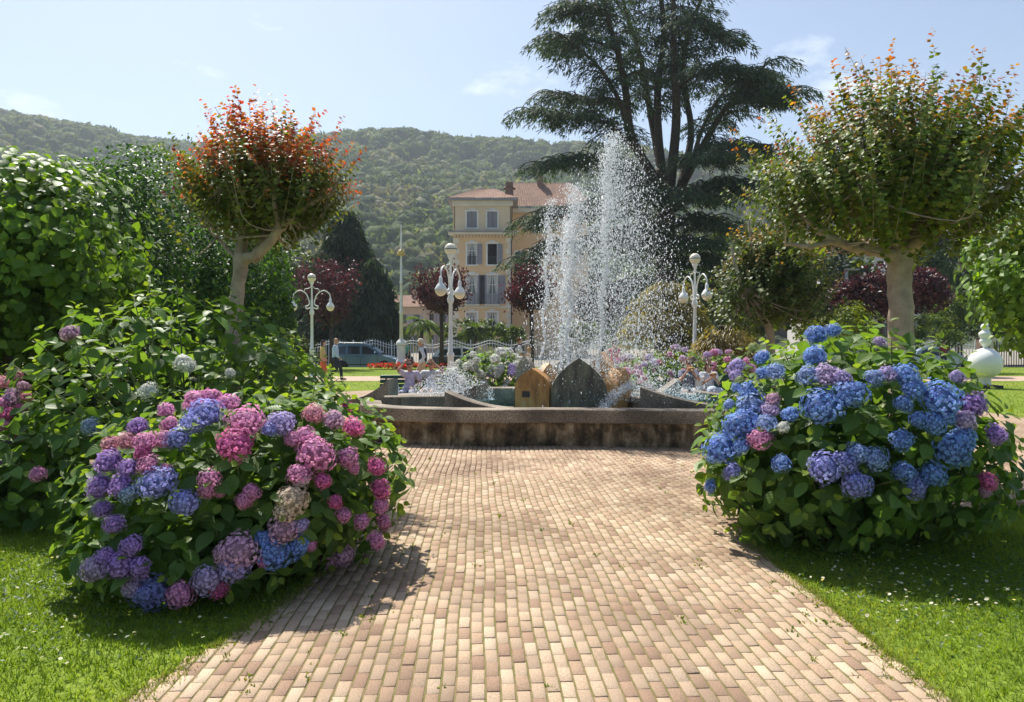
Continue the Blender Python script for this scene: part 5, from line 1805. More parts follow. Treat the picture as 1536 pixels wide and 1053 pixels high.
BENCH_Y = 16.3
bench('green slatted bench carrying the sunbathing couple behind the fountain', -2.05, BENCH_Y, 1.95, R(3))
bench('green slatted bench carrying the snacking couple in front of pink hydrangeas', 4.75, BENCH_Y + 0.2, 1.95, R(-4))
root = empty('water_bottle', (-2.58, BENCH_Y - 0.06, 0.42)); tag(root, 'small clear plastic bottle standing on the bench by the sunbathing couple', 'bottle')
M['bottle'] = surf('pale_bottle', (0.62, 0.72, 0.74), (0.55, 0.66, 0.7), 8, 0.1, spec=0.6)
MB().lathe([(0.032, 0), (0.034, 0.02), (0.034, 0.15), (0.015, 0.20), (0.013, 0.22)], 12).build('body', M['bottle'], root)
MB().lathe([(0.016, 0.22), (0.016, 0.24)], 10).build('cap', M['white'], root)


# ---- red flower bed
def flowerbed(label, cx, cy, rx, ry, n):
    a = rng.uniform(0, 2 * PI, n); r_ = np.sqrt(rng.random(n))
    z = 0.14 + 0.14 * np.sqrt(1 - r_ ** 2 * 0.9)
    p = np.column_stack([cx + rx * r_ * np.cos(a), cy + ry * r_ * np.sin(a), z * rng.uniform(0.6, 1.1, n)])
    red = rng.random(n) < 0.6
    C = np.where(red[:, None], np.array([0.55, 0.02, 0.02]), np.array([0.05, 0.11, 0.02])) * rng.uniform(0.8, 1.2, (n, 1))
    o = link('flower_bed', mesh('flower_bed', *scatter(LEAF_SM[0], LEAF_SM[1], frames(rnd_dir(n), np.array([0, 0, 1]) + rng.normal(0, 0.5, (n, 3))), p, rng.uniform(0.10, 0.17, n), C)), M['leaf'])
    tag(o, label, 'flower bed', kind='stuff')


flowerbed('round bed of red flowers around the foot of the beacon pole', P(602, 511, 42)[0], 41.6, 1.9, 1.0, 2600)
flowerbed('strip of red flowers on the lawn by the dark car', P(690, 511, 41)[0], 41.0, 1.6, 0.5, 1300)

# planters by the bather: purple-pink tub
root = empty('planter', (P(963, 511, 30)[0], 30, -0.02)); tag(root, 'round dark planter with orange and pink flowers near the woman in pink', 'planter')
MB().lathe([(0.36, 0), (0.46, 0.5), (0.50, 0.52), (0.50, 0.60), (0.44, 0.60), (0.43, 0.54)], 18).build('tub', surf('planter_clay', (0.16, 0.09, 0.10), (0.11, 0.07, 0.08), 6, 0.7), root)
n_ = 900
p = rnd_dir(n_) * np.array([0.5, 0.5, 0.3]) * rng.uniform(0.6, 1, (n_, 1)) + np.array([0, 0, 0.72])
C = np.array([(0.62, 0.16, 0.10), (0.6, 0.25, 0.3), (0.06, 0.12, 0.02)])[rng.integers(3, size=n_)]
foliage('flowers', scatter(LEAF_SM[0], LEAF_SM[1], frames(rnd_dir(n_), rnd_dir(n_)), p, rng.uniform(0.07, 0.12, n_), C), M['leaf'], root)

# ---- cars
def car_paint(name, c):
    m, n, l, b = newmat(name)
    b.inputs['Base Color'].default_value = (*c, 1)
    b.inputs['Roughness'].default_value = 0.28
    b.inputs['Metallic'].default_value = 0.25
    b.inputs['Coat Weight'].default_value = 0.6
    b.inputs['Coat Roughness'].default_value = 0.08
    t = noise(n, 3, 3, l=l)
    mr = n.new('ShaderNodeMapRange'); mr.inputs['To Min'].default_value = 0.24; mr.inputs['To Max'].default_value = 0.36
    l.new(t.outputs['Fac'], mr.inputs['Value']); l.new(mr.outputs['Result'], b.inputs['Roughness'])
    return m


def car(label, x, y, paint, side, roof, wheels, rz=0.0, rails=False, roof_mat=None, width=1.78, cat='car'):
    """side: lower-body outline (x, z); roof: greenhouse outline; both in metres, nose towards +x"""
    root = empty('parked_car', (x, y, ROAD_Z - 0.02), rz); tag(root, label, cat, 'cars parked along the road')
    hw = width / 2

    def loft(poly, insets, name, mat, parent):
        V, F = [], []
        n_ = len(poly)
        for yy_, sc_ in insets:
            zc_ = sum(p[1] for p in poly) / n_
            xc_ = sum(p[0] for p in poly) / n_
            for px_, pz_ in poly:
                V.append((xc_ + (px_ - xc_) * sc_, yy_, zc_ + (pz_ - zc_) * sc_))
        for j in range(len(insets) - 1):
            for i in range(n_):
                k = (i + 1) % n_
                F.append((j * n_ + i, j * n_ + k, (j + 1) * n_ + k, (j + 1) * n_ + i))
        F.append(tuple(range(n_ - 1, -1, -1))); F.append(tuple(range((len(insets) - 1) * n_, len(insets) * n_)))
        mb = MB(); mb.add(V, F)
        return mb.build(name, mat, parent)
    body = loft(side, [(-hw, 0.955), (-hw + 0.07, 0.99), (-hw + 0.2, 1.0), (hw - 0.2, 1.0), (hw - 0.07, 0.99), (hw, 0.955)], 'body', paint, root)
    # cabin with inward-leaning sides
    n_ = len(roof); zb = min(p[1] for p in roof); zt = max(p[1] for p in roof)
    V, F = [], []
    for sgn in (-1, 1):
        for px_, pz_ in roof:
            t = (pz_ - zb) / (zt - zb)
            V.append((px_, sgn * (hw - 0.05 - 0.17 * t), pz_))
    F.append(tuple(range(n_))); F.append(tuple(range(2 * n_ - 1, n_ - 1, -1)))
    for i in range(n_):
        k = (i + 1) % n_
        F.append((i, i + n_, k + n_, k))
    mb = MB(); mb.add(V, F); mb.build('cabin', roof_mat or paint, root)
    # side windows: panes let into the cabin side towards the camera and behind
    return root, hw, zb, zt


def side_pane(root, hw, zb, zt, poly, name='window'):
    for sgn in (-1, 1):
        V = []
        for off in (0.012, -0.01):
            for px_, pz_ in poly:
                t = (pz_ - zb) / (zt - zb)
                V.append((px_, sgn * (hw - 0.05 - 0.17 * t + off), pz_))
        n_ = len(poly)
        F = [tuple(range(n_)), tuple(range(2 * n_ - 1, n_ - 1, -1))] + [(i, (i + 1) % n_, (i + 1) % n_ + n_, i + n_) for i in range(n_)]
        mb = MB(); mb.add(V, F); mb.build(name, M['glass_dark'], root)


def cross_pane(root, hw, zb, zt, a, b, name='windscreen'):
    """pane spanning the car between two roof outline points, pushed 1 cm out"""
    a, b = np.array(a), np.array(b)
    t = unit(b - a); nrm = np.array([t[1], -t[0]])
    if nrm[1] < 0: nrm = -nrm
    V = []
    for k_, off in ((0.06, 0.012), (0.94, 0.012), (0.06, -0.004), (0.94, -0.004)):
        p = a + (b - a) * k_ + nrm * off
        f = (p[1] - zb) / (zt - zb)
        w = hw - 0.05 - 0.17 * f - 0.07
        V += [(p[0], -w, p[1]), (p[0], w, p[1])]
    F = [(0, 1, 3, 2), (4, 6, 7, 5), (0, 2, 6, 4), (1, 5, 7, 3), (0, 4, 5, 1), (2, 3, 7, 6)]
    mb = MB(); mb.add(V, F); mb.build(name, M['glass_dark'], root)


def wheel(root, x, hw, r=0.32):
    for sgn in (-1, 1):
        w = empty('wheel', (x, sgn * (hw - 0.09), r)); w.parent = root
        fl = Matrix.Rotation(R(90), 4, 'X')
        o = MB().lathe([(0.20, -0.10), (r - 0.03, -0.10), (r, -0.07), (r, 0.07), (r - 0.03, 0.10), (0.20, 0.10)], 22).build('tyre', M['rubber'], w); o.matrix_local = fl
        mb = MB().lathe([(0.05, -0.09), (0.205, -0.075), (0.205, 0.075), (0.05, 0.09)], 18)
        o = mb.build('rim', M['alloy'], w); o.matrix_local = fl
    MB().lathe([(r + 0.05, -hw + 0.02), (r + 0.05, -hw + 0.01)], 20)


def arches(root, xs, hw, r=0.40):
    for x in xs:
        o = MB().lathe([(r, -hw - 0.004), (r, hw + 0.004)], 24).build('wheel_arch', M['rubber'], root)
        o.matrix_local = Matrix.Translation((x, 0, 0.34)) @ Matrix.Rotation(R(90), 4, 'X')


def trim(root, hw, doors, handles, zlo, zhi, mirror, paint, lights):
    for xd in doors:
        MB().box((xd, -hw - 0.0, (zlo + zhi) / 2), (0.014, 0.03, zhi - zlo)).build('door_gap', M['rubber'], root)
    for xh in handles:
        MB().box((xh, -hw - 0.015, zhi - 0.10), (0.16, 0.04, 0.035), 0, 0.01).build('door_handle', M['rubber'], root)
    for sgn in (-1, 1):
        MB().sphere((mirror[0], sgn * (hw + 0.08), mirror[1]), 0.11, 10, 8, (0.7, 1.0, 0.8)).build('mirror', paint, root)
    for (lx, lz) in lights:
        for sgn in (-1, 1):
            MB().sphere((lx, sgn * (hw - 0.22), lz), 0.14, 10, 8, (0.9, 1.1, 0.7)).build('headlight', M['bottle'], root)
    MB().box((0, -hw - 0.002, zlo + 0.13), (3.2, 0.03, 0.06), 0, 0.01).build('side_strip', M['rubber'], root)


blue = car_paint('steel_blue_paint', (0.10, 0.17, 0.26))
side_v = [(-2.15, 0.28), (-2.2, 0.6), (-2.17, 1.05), (-2.0, 1.12), (1.0, 1.10), (1.35, 1.06), (1.85, 0.95), (2.1, 0.82), (2.18, 0.55), (2.15, 0.3), (1.9, 0.22), (-1.9, 0.22)]
roof_v = [(-2.12, 1.08), (-2.02, 1.5), (-1.9, 1.76), (-1.6, 1.82), (0.0, 1.81), (0.35, 1.74), (0.85, 1.42), (1.32, 1.06)]
r_, hw, zb, zt = car('blue van parked in front of the fence beside the plum tree', P(598, 511, 47.5)[0] - 2.18, 47.5, blue, side_v, roof_v, None)
side_pane(r_, hw, zb, zt, [(-1.92, 1.16), (-1.80, 1.62), (-1.15, 1.66), (-1.15, 1.16)])
side_pane(r_, hw, zb, zt, [(-1.02, 1.16), (-1.02, 1.66), (-0.25, 1.66), (-0.22, 1.16)])
side_pane(r_, hw, zb, zt, [(-0.08, 1.16), (-0.10, 1.65), (0.22, 1.64), (0.62, 1.42), (0.98, 1.16)])
cross_pane(r_, hw, zb, zt, (0.35, 1.74), (1.32, 1.06)); cross_pane(r_, hw, zb, zt, (-2.02, 1.5), (-1.9, 1.76), 'rear_window')
arches(r_, (-1.35, 1.38), hw)
for xw in (-1.35, 1.38): wheel(r_, xw, hw)
trim(r_, hw, (-0.16, -1.12, 0.95), (-0.35, 0.05), 0.35, 1.08, (0.80, 1.22), blue, [(2.02, 0.78)])
for sgn in (-1, 1):
    MB().tube([(-1.7, sgn * 0.62, 1.84), (-1.6, sgn * 0.62, 1.89), (-0.2, sgn * 0.62, 1.88), (-0.05, sgn * 0.62, 1.82)], 0.025, 6).build('roof_rail', M['white'], r_)

dark = car_paint('dark_teal_paint', (0.035, 0.06, 0.075)); silver = car_paint('silver_paint', (0.55, 0.57, 0.60))
side_s = [(-2.05, 0.3), (-2.1, 0.7), (-2.05, 1.0), (0.9, 1.0), (1.7, 0.9), (2.05, 0.72), (2.08, 0.4), (1.9, 0.24), (-1.9, 0.24)]
roof_s = [(-2.03, 0.98), (-1.75, 1.36), (-1.35, 1.58), (-0.9, 1.63), (0.0, 1.60), (0.4, 1.48), (1.15, 0.98)]
r_, hw, zb, zt = car('dark car with pale roof parked behind the plum tree and white lamp', -3.15, 47.6, dark, side_s, roof_s, None, roof_mat=silver)
side_pane(r_, hw, zb, zt, [(-1.7, 1.06), (-1.45, 1.38), (-1.1, 1.5), (-0.95, 1.06)]); side_pane(r_, hw, zb, zt, [(-0.85, 1.06), (-0.98, 1.5), (-0.2, 1.52), (-0.15, 1.06)])
side_pane(r_, hw, zb, zt, [(-0.03, 1.06), (-0.06, 1.51), (0.25, 1.46), (0.85, 1.06)])
cross_pane(r_, hw, zb, zt, (0.4, 1.48), (1.15, 0.98)); cross_pane(r_, hw, zb, zt, (-2.03, 0.98), (-1.75, 1.36), 'rear_window')
arches(r_, (-1.3, 1.3), hw)
for xw in (-1.3, 1.3): wheel(r_, xw, hw)
trim(r_, hw, (-0.1, -0.9, 0.85), (-0.28, -1.0), 0.35, 0.98, (0.75, 1.05), dark, [(1.95, 0.7)])

sky_blue = car_paint('pale_blue_paint', (0.34, 0.42, 0.56))
for lab, xx, yy_, pnt in (('silver-blue small car beside the short white fence', P(1455, 511, 47)[0] - 2.06, 47.0, sky_blue), ('grey car half hidden behind the woman in orange', P(470, 511, 47.5)[0] - 2.06, 47.6, silver)):
    r_, hw, zb, zt = car(lab, xx, yy_, pnt, side_s, roof_s, None)
    side_pane(r_, hw, zb, zt, [(-1.7, 1.06), (-1.45, 1.38), (-1.1, 1.5), (-0.2, 1.52), (-0.15, 1.06)]); side_pane(r_, hw, zb, zt, [(-0.03, 1.06), (-0.06, 1.51), (0.25, 1.46), (0.85, 1.06)])
    cross_pane(r_, hw, zb, zt, (0.4, 1.48), (1.15, 0.98)); cross_pane(r_, hw, zb, zt, (-2.03, 0.98), (-1.75, 1.36), 'rear_window')
    arches(r_, (-1.3, 1.3), hw)
    for xw in (-1.3, 1.3): wheel(r_, xw, hw)
    trim(r_, hw, (-0.1, 0.85), (-0.28,), 0.35, 0.98, (0.75, 1.05), pnt, [(1.95, 0.7)])

# ==================================================================== BUILDINGS
M['stucco'] = surf('ochre_stucco', (0.80, 0.56, 0.33), (0.74, 0.51, 0.29), 0.5, 0.9, 0.15, 20)
M['stucco_pale'] = surf('pale_stucco', (0.78, 0.62, 0.44), (0.72, 0.57, 0.40), 0.5, 0.9, 0.15, 20)
M['cream'] = surf('cream_moulding', (0.78, 0.70, 0.57), (0.70, 0.63, 0.51), 0.8, 0.85)
M['trimw'] = surf('white_surround', (0.80, 0.78, 0.74), (0.72, 0.70, 0.66), 0.8, 0.8)
M['shutter'] = surf('grey_shutter', (0.32, 0.31, 0.35), (0.27, 0.26, 0.30), 2, 0.6)
M['tile'] = surf('terracotta_tiles', (0.28, 0.165, 0.115), (0.19, 0.115, 0.085), 1.6, 0.9, 0.3, 8, lo=0.38, hi=0.62)
M['curtain'] = surf('curtain', (0.6, 0.6, 0.58), (0.5, 0.5, 0.5), 3, 0.9)
M['dark_room'] = surf('dark_interior', (0.02, 0.02, 0.022), (0.015, 0.015, 0.016), 3, 0.9)
M['house_wall'] = surf('beige_render', (0.48, 0.38, 0.28), (0.42, 0.33, 0.24), 0.5, 0.9)
M['white_wall'] = surf('white_render', (0.66, 0.65, 0.62), (0.6, 0.59, 0.56), 0.5, 0.9)


def wall_openings(name, mat, root, x0, x1, z0, z1, y, openings, depth=0.28):
    """front wall (facing -y) with real openings and reveals"""
    xs = sorted({x0, x1} | {o[0] for o in openings} | {o[1] for o in openings})
    zs_ = sorted({z0, z1} | {o[2] for o in openings} | {o[3] for o in openings})
    mb = MB()
    for i in range(len(xs) - 1):
        for j in range(len(zs_) - 1):
            cx, cz = (xs[i] + xs[i + 1]) / 2, (zs_[j] + zs_[j + 1]) / 2
            if any(o[0] < cx < o[1] and o[2] < cz < o[3] for o in openings):
                continue
            mb.add([(xs[i], y, zs_[j]), (xs[i + 1], y, zs_[j]), (xs[i + 1], y, zs_[j + 1]), (xs[i], y, zs_[j + 1])], [(0, 1, 2, 3)])
    for a, b_, c, d_ in openings:
        mb.add([(a, y, c), (b_, y, c), (b_, y, d_), (a, y, d_), (a, y + depth, c), (b_, y + depth, c), (b_, y + depth, d_), (a, y + depth, d_)],
               [(0, 4, 5, 1), (1, 5, 6, 2), (2, 6, 7, 3), (3, 7, 4, 0)])
    o = link(name, None, None, root) if False else None
    me = bpy.data.meshes.new(name); me.from_pydata(mb.v, [], mb.f); me.update()
    return link(name, me, mat, root)


def tiled_slope(name, root, a, b, c, d, mat, pitch=0.32):
    """roof slope: eave a-b, ridge d-c; half-round tile rows as real relief"""
    a, b, c, d = [np.array(q, float) for q in (a, b, c, d)]
    L = np.linalg.norm(b - a); S = np.linalg.norm(d - a)
    nu = max(4, int(L / pitch) * 4); nv = max(2, int(S / 0.45) * 2)
    nrm = unit(np.cross(b - a, d - a))
    if nrm[2] < 0: nrm = -nrm
    u = np.linspace(0, 1, nu + 1); v = np.linspace(0, 1, nv + 1)
    U, Vv = np.meshgrid(u, v)
    base = (a + (b - a) * U[..., None]) * (1 - Vv[..., None]) + (d + (c - d) * U[..., None]) * Vv[..., None]
    hgt = 0.07 * np.abs(np.sin(U * nu / 4 * PI)) + 0.03 * ((np.arange(nv + 1) % 2) == 0)[:, None]
    Pm = base + nrm * hgt[..., None]
    idx = np.arange((nu + 1) * (nv + 1)).reshape(nv + 1, nu + 1)
    F = np.column_stack([idx[:-1, :-1].ravel(), idx[:-1, 1:].ravel(), idx[1:, 1:].ravel(), idx[1:, :-1].ravel()])
    return link(name, mesh(name, Pm.reshape(-1, 3), F), mat, root)


VD = 85.0
root = empty('villa', (0, 0, 0)); tag(root, 'four-storey yellow villa with grey shutters and terracotta roof beyond the fence', 'building')
vx = lambda px: (px - 768) * VD / FPX
vz = lambda py: CAMH + (HOR - py) * VD / FPX
cols_px = (708, 738.5)
op, wins = [], []
for cp in cols_px:
    for (t_, b_, hw_, kind) in ((318, 342, 7.5, 'closed'), (366, 397, 7.0, 'rail'), (413, 457, 7.5, 'balcony'), (469, 497, 7.5, 'plain')):
        r4 = (vx(cp - hw_), vx(cp + hw_), vz(b_), vz(t_))
        op.append(r4); wins.append((r4, kind, cp))
XL, XR = vx(680), vx(768)
wall_openings('front_wall', M['stucco'], root, XL, XR, ROAD_Z - 0.1, vz(352), VD, [o for o in op if o[3] < vz(352)])
wall_openings('attic_wall', M['stucco_pale'], root, XL + 0.12, XR - 0.12, vz(350), vz(303), VD + 0.02, [o for o in op if o[2] > vz(352)])
MB().box(((XL) + 0.1, VD + 6.02, 9), (0.2, 12, 18.4)).build('side_wall', M['stucco'], root)
MB().box(((XR) - 0.1, VD + 6.02, 9), (0.2, 12, 18.4)).build('side_wall', M['stucco'], root)
MB().box(((XL + XR) / 2, VD + 12.1, 9), (XR - XL, 0.2, 18.4)).build('back_wall', M['stucco'], root)
for zz_ in (0.0, 6.2, 10.1, 14.3):
    MB().box(((XL + XR) / 2, VD + 6.2, zz_), (XR - XL - 0.45, 11.4, 0.2)).build('floor_slab', M['dark_room'], root)
# cornice, brackets, eaves
MB().box(((XL + XR) / 2, VD - 0.22, vz(351)), (XR - XL + 1.1, 0.85, 0.30), 0, 0.04).build('cornice', M['cream'], root)
MB().box(((XL + XR) / 2, VD - 0.3, vz(348.4)), (XR - XL + 1.25, 1.05, 0.10)).build('cornice', M['shutter'], root)
for k in range(18):
    MB().box((XL + 0.2 + k * (XR - XL - 0.4) / 17, VD - 0.22, vz(351) - 0.28), (0.16, 0.42, 0.24), 0, 0.03).build('bracket', M['cream'], root)
MB().box(((XL + XR) / 2, VD - 0.05, vz(305)), (XR - XL + 0.2, 0.3, 0.75), 0, 0.03).build('frieze', M['cream'], root)
MB().box(((XL + XR) / 2, VD + 5.9, vz(300.5)), (XR - XL + 1.3, 13.2, 0.18)).build('eaves', M['shutter'], root)
MB().box(((XL + XR) / 2, VD - 0.05, vz(461)), (XR - XL + 0.06, 0.14, 0.22)).build('string_course', M['cream'], root)
ez, rz_ = vz(299.5), CAMH + (HOR - 285) * (VD + 4.5) / FPX
e0, e1 = XL - 0.65, XR + 0.65
tiled_slope('roof', root, (e0, VD - 0.7, ez), (e1, VD - 0.7, ez), (e1 - 2.6, VD + 4.5, rz_), (e0 + 3.2, VD + 4.5, rz_), M['tile'])
tiled_slope('roof', root, (e1, VD - 0.7, ez), (e1, VD + 12.5, ez), (e1 - 2.6, VD + 7.5, rz_), (e1 - 2.6, VD + 4.5, rz_), M['tile'])
tiled_slope('roof', root, (e0, VD + 12.5, ez), (e0, VD - 0.7, ez), (e0 + 3.2, VD + 4.5, rz_), (e0 + 3.2, VD + 7.5, rz_), M['tile'])
ch = MB().box((vx(764), VD + 2.2, vz(285)), (0.95, 0.9, 2.6), 0, 0.03).build('chimney', surf('old_brick', (0.30, 0.17, 0.13), (0.2, 0.12, 0.1), 2, 0.9, 0.4, 8), root)
tiled_slope('chimney_roof', ch, (vx(764) - 0.7, VD + 1.6, vz(279)), (vx(764) - 0.7, VD + 2.8, vz(279)), (vx(764), VD + 2.8, vz(275)), (vx(764), VD + 1.6, vz(275)), M['tile'])
tiled_slope('chimney_roof', ch, (vx(764) + 0.7, VD + 2.8, vz(279)), (vx(764) + 0.7, VD + 1.6, vz(279)), (vx(764), VD + 1.6, vz(275)), (vx(764), VD + 2.8, vz(275)), M['tile'])
MB().tube([(XR + 0.1, VD - 0.12, vz(300)), (XR + 0.02, VD - 0.12, vz(306)), (XR - 0.05, VD - 0.12, vz(350))], 0.07, 6).tube([(XR + 0.1, VD - 0.12, vz(354)), (XR - 0.06, VD - 0.12, vz(362)), (XR - 0.06, VD - 0.12, 0)], 0.07, 6).build('downpipe', M['iron'], root)
for k in range(22):
    zq = 0.2 + k * 0.63
    for xe, sg in ((XL, 1), (XR, -1)):
        w = 0.75 if k % 2 else 0.5
        MB().box((xe + sg * w / 2 - sg * 0.03, VD - 0.01, zq), (w, 0.07, 0.58), 0, 0.015).build('quoin', M['cream'], root)


def shutter(parent, x0, x1, z0, z1, y):
    o = MB().box(((x0 + x1) / 2, y, (z0 + z1) / 2), (x1 - x0, 0.05, z1 - z0)).build('shutter', M['shutter'], parent)
    mb = MB()
    k = int((z1 - z0) / 0.14)
    for i in range(k):
        mb.box(((x0 + x1) / 2, y - 0.035, z0 + 0.1 + i * (z1 - z0 - 0.1) / k), (x1 - x0 - 0.12, 0.05, 0.035), 0, 0, Matrix.Rotation(R(35), 3, 'X'))
    s_ = mb.build('louvres', M['shutter'], o); s_['kind'] = 'stuff'


for (a, b_, c, d_), kind, cp in wins:
    w = empty('window', (0, 0, 0)); w.parent = root
    fr = MB()
    t_ = 0.2
    for bx in (((a + b_) / 2, d_ + t_ / 2, b_ - a + 2 * t_, t_), (a - t_ / 2, (c + d_) / 2, t_, d_ - c), (b_ + t_ / 2, (c + d_) / 2, t_, d_ - c), ((a + b_) / 2, c - 0.08, b_ - a + 0.5, 0.16)):
        fr.box((bx[0], VD - 0.03, bx[1]), (bx[2], 0.12, bx[3]), 0, 0.02)
    fr.box(((a + b_) / 2, VD - 0.03, d_ + t_ + 0.10), ((b_ - a) * 0.6, 0.12, 0.2), 0, 0.04)
    fr.build('surround', M['trimw'], w)
    mid = (a + b_) / 2
    if kind == 'closed':
        shutter(w, a + 0.02, mid - 0.02, c + 0.02, d_ - 0.02, VD + 0.06); shutter(w, mid + 0.02, b_ - 0.02, c + 0.02, d_ - 0.02, VD + 0.06)
        continue
    if not (kind == 'rail' and cp > 720):
        g = MB().box((mid, VD + 0.2, (c + d_) / 2), (b_ - a, 0.02, d_ - c)).build('pane', M['glass_dark'], w)
        MB().box((mid, VD + 0.17, (c + d_) / 2), (0.08, 0.05, d_ - c)).box((a + 0.04, VD + 0.17, (c + d_) / 2), (0.08, 0.05, d_ - c)).box((b_ - 0.04, VD + 0.17, (c + d_) / 2), (0.08, 0.05, d_ - c)).box((mid, VD + 0.172, c + (d_ - c) * 0.68), (b_ - a, 0.05, 0.07)).build('casement', M['trimw'], w)
        mb = MB()
        for sg in (-1, 1):
            ex = a if sg < 0 else b_
            mb.add([(ex, VD + 0.185, d_), (ex - sg * (b_ - a) * 0.42, VD + 0.185, d_), (ex - sg * (b_ - a) * 0.16, VD + 0.185, c + (d_ - c) * 0.35), (ex - sg * (b_ - a) * 0.22, VD + 0.185, c), (ex, VD + 0.185, c)], [(0, 1, 2, 3, 4)])
        mb.build('curtain', M['curtain'], w)
    else:
        MB().box((mid, VD + 0.8, (c + d_) / 2), (b_ - a + 0.6, 0.05, d_ - c + 0.6)).build('dark_opening', M['dark_room'], w)
    if kind in ('rail', 'balcony'):
        hb = 0.95 if kind == 'rail' else 1.25
        mb = MB().box((mid, VD - 0.06 - (0.35 if kind == 'balcony' else 0), c + hb), (b_ - a + (0.5 if kind == 'balcony' else 0), 0.06, 0.06))
        for k in range(10):
            mb.box((a + (k + 0.5) * (b_ - a) / 10, VD - 0.06 - (0.35 if kind == 'balcony' else 0), c + hb / 2), (0.035 if kind == 'rail' else 0.09, 0.035, hb))
        mb.build('railing', M['iron'] if kind == 'rail' else M['shutter'], w)
        if kind == 'balcony':
            MB().box((mid, VD - 0.25, c - 0.06), (b_ - a + 0.6, 0.55, 0.14)).build('balcony_slab', M['cream'], w)
            shutter(w, b_ + 0.05, b_ + 0.95, c + 0.1, d_ - 0.02, VD - 0.11)
            if cp > 720: shutter(w, a - 0.95, a - 0.05, c + 0.1, d_ - 0.02, VD - 0.11)
        else:
            shutter(w, b_ + 0.05, b_ + 0.65, c + 0.05, d_ - 0.02, VD - 0.11)
# rear wing, set back
root = empty('villa_wing', (0, 0, 0)); tag(root, 'set-back wing of the yellow villa half hidden behind cedar boughs', 'building')
WX0, WX1, WY = XR, 9.5, VD + 5.2
wo = [(vx(773), vx(786), vz(400), vz(370)), (vx(800), vx(813), vz(400), vz(370)), (vx(800), vx(813), vz(455), vz(420)), (vx(773), vx(786), vz(452), vz(420)), (vx(800), vx(812), vz(340), vz(320))]
wall_openings('front_wall', M['stucco'], root, WX0, WX1, ROAD_Z - 0.1, vz(306), WY, wo)
MB().box((WX1 - 0.1, WY + 5.1, 9), (0.2, 10, 18.2)).build('side_wall', M['stucco'], root)
for a, b_, c, d_ in wo:
    w = MB().box(((a + b_) / 2, WY + 0.2, (c + d_) / 2), (b_ - a, 0.03, d_ - c)).build('window', M['glass_dark'], root)
    MB().box(((a + b_) / 2, WY - 0.02, d_ + 0.1), (b_ - a + 0.4, 0.1, 0.2)).box((a - 0.1, WY - 0.02, (c + d_) / 2), (0.2, 0.1, d_ - c)).box((b_ + 0.1, WY - 0.02, (c + d_) / 2), (0.2, 0.1, d_ - c)).build('frame', M['trimw'], w)
MB().box(((WX0 + WX1) / 2 + 0.3, WY - 0.2, vz(305)), (WX1 - WX0 + 0.6, 0.6, 0.5)).build('eaves', M['cream'], root)
tiled_slope('roof', root, (WX0 - 0.6, WY - 0.6, vz(303) + 0.3), (WX1 + 0.6, WY - 0.6, vz(303) + 0.3), (WX1 - 1.5, WY + 5, CAMH + 235 * (WY + 5) / FPX), (WX0 - 0.6, WY + 5, CAMH + 235 * (WY + 5) / FPX), M['tile'])
MB().box((vx(815), WY + 4.5, CAMH + 238 * (WY + 5) / FPX), (0.8, 0.8, 2.6)).build('chimney', M['tile'], root)
MB().box((vx(776), WY - 0.05, 1.2), (1.6, 0.14, 3.1)).build('door', M['dark_room'], root)


def small_house(label, x0, x1, y, z_eave, z_ridge, depth, wallm, nwin, z0=ROAD_Z, roofm='tile'):
    root = empty('house', ((x0 + x1) / 2, y, z0)); tag(root, label, 'building')
    cx = (x0 + x1) / 2
    ops_ = []
    w = (x1 - x0)
    for k in range(nwin):
        xc = -w / 2 + (k + 0.5) * w / nwin
        for zc_ in ((z_eave - z0) * 0.28, (z_eave - z0) * 0.74):
            ops_.append((xc - 0.55, xc + 0.55, zc_ - 0.75, zc_ + 0.75))
    wall_openings('front_wall', wallm, root, -w / 2, w / 2, 0, z_eave - z0, 0, ops_)
    for sg in (-1, 1):
        MB().box((sg * (w / 2 - 0.1), depth / 2 + 0.02, (z_eave - z0) / 2), (0.2, depth, z_eave - z0)).build('side_wall', wallm, root)
    for a, b_, c, d_ in ops_:
        wn_ = MB().box(((a + b_) / 2, 0.2, (c + d_) / 2), (b_ - a, 0.03, d_ - c)).build('window', M['glass_dark'], root)
        MB().box((a - 0.3, -0.04, (c + d_) / 2), (0.55, 0.05, d_ - c)).box((b_ + 0.3, -0.04, (c + d_) / 2), (0.55, 0.05, d_ - c)).build('shutters', M['shutter'], wn_)
    e = 0.6
    ze, zr = z_eave - z0, z_ridge - z0
    tiled_slope('roof', root, (-w / 2 - e, -e, ze), (w / 2 + e, -e, ze), (w / 2 - 1, depth / 2, zr), (-w / 2 + 1, depth / 2, zr), M[roofm])
    tiled_slope('roof', root, (w / 2 + e, -e, ze), (w / 2 + e, depth + e, ze), (w / 2 - 1, depth / 2 + 0.1, zr), (w / 2 - 1, depth / 2, zr), M[roofm])
    tiled_slope('roof', root, (-w / 2 - e, depth + e, ze), (-w / 2 - e, -e, ze), (-w / 2 + 1, depth / 2, zr), (-w / 2 + 1, depth / 2 + 0.1, zr), M[roofm])
    MB().box((w * 0.2, depth * 0.4, zr + 0.2), (0.7, 0.7, 1.4)).build('chimney', wallm, root)


small_house('low beige house with tiled roof behind the small palm', -21.5, -14.8, 120, 7.2, 9.4, 9, M['house_wall'], 3)
small_house('beige house with tiled roof between beacon pole and plum tree', -16.0, -9.5, 132, 7.9, 10.4, 9, M['house_wall'], 3)
small_house('white villa with tiled roof hidden behind the broad crape myrtle', 32.5, 42.5, 75, 10.6, 13.0, 10, M['white_wall'], 4)

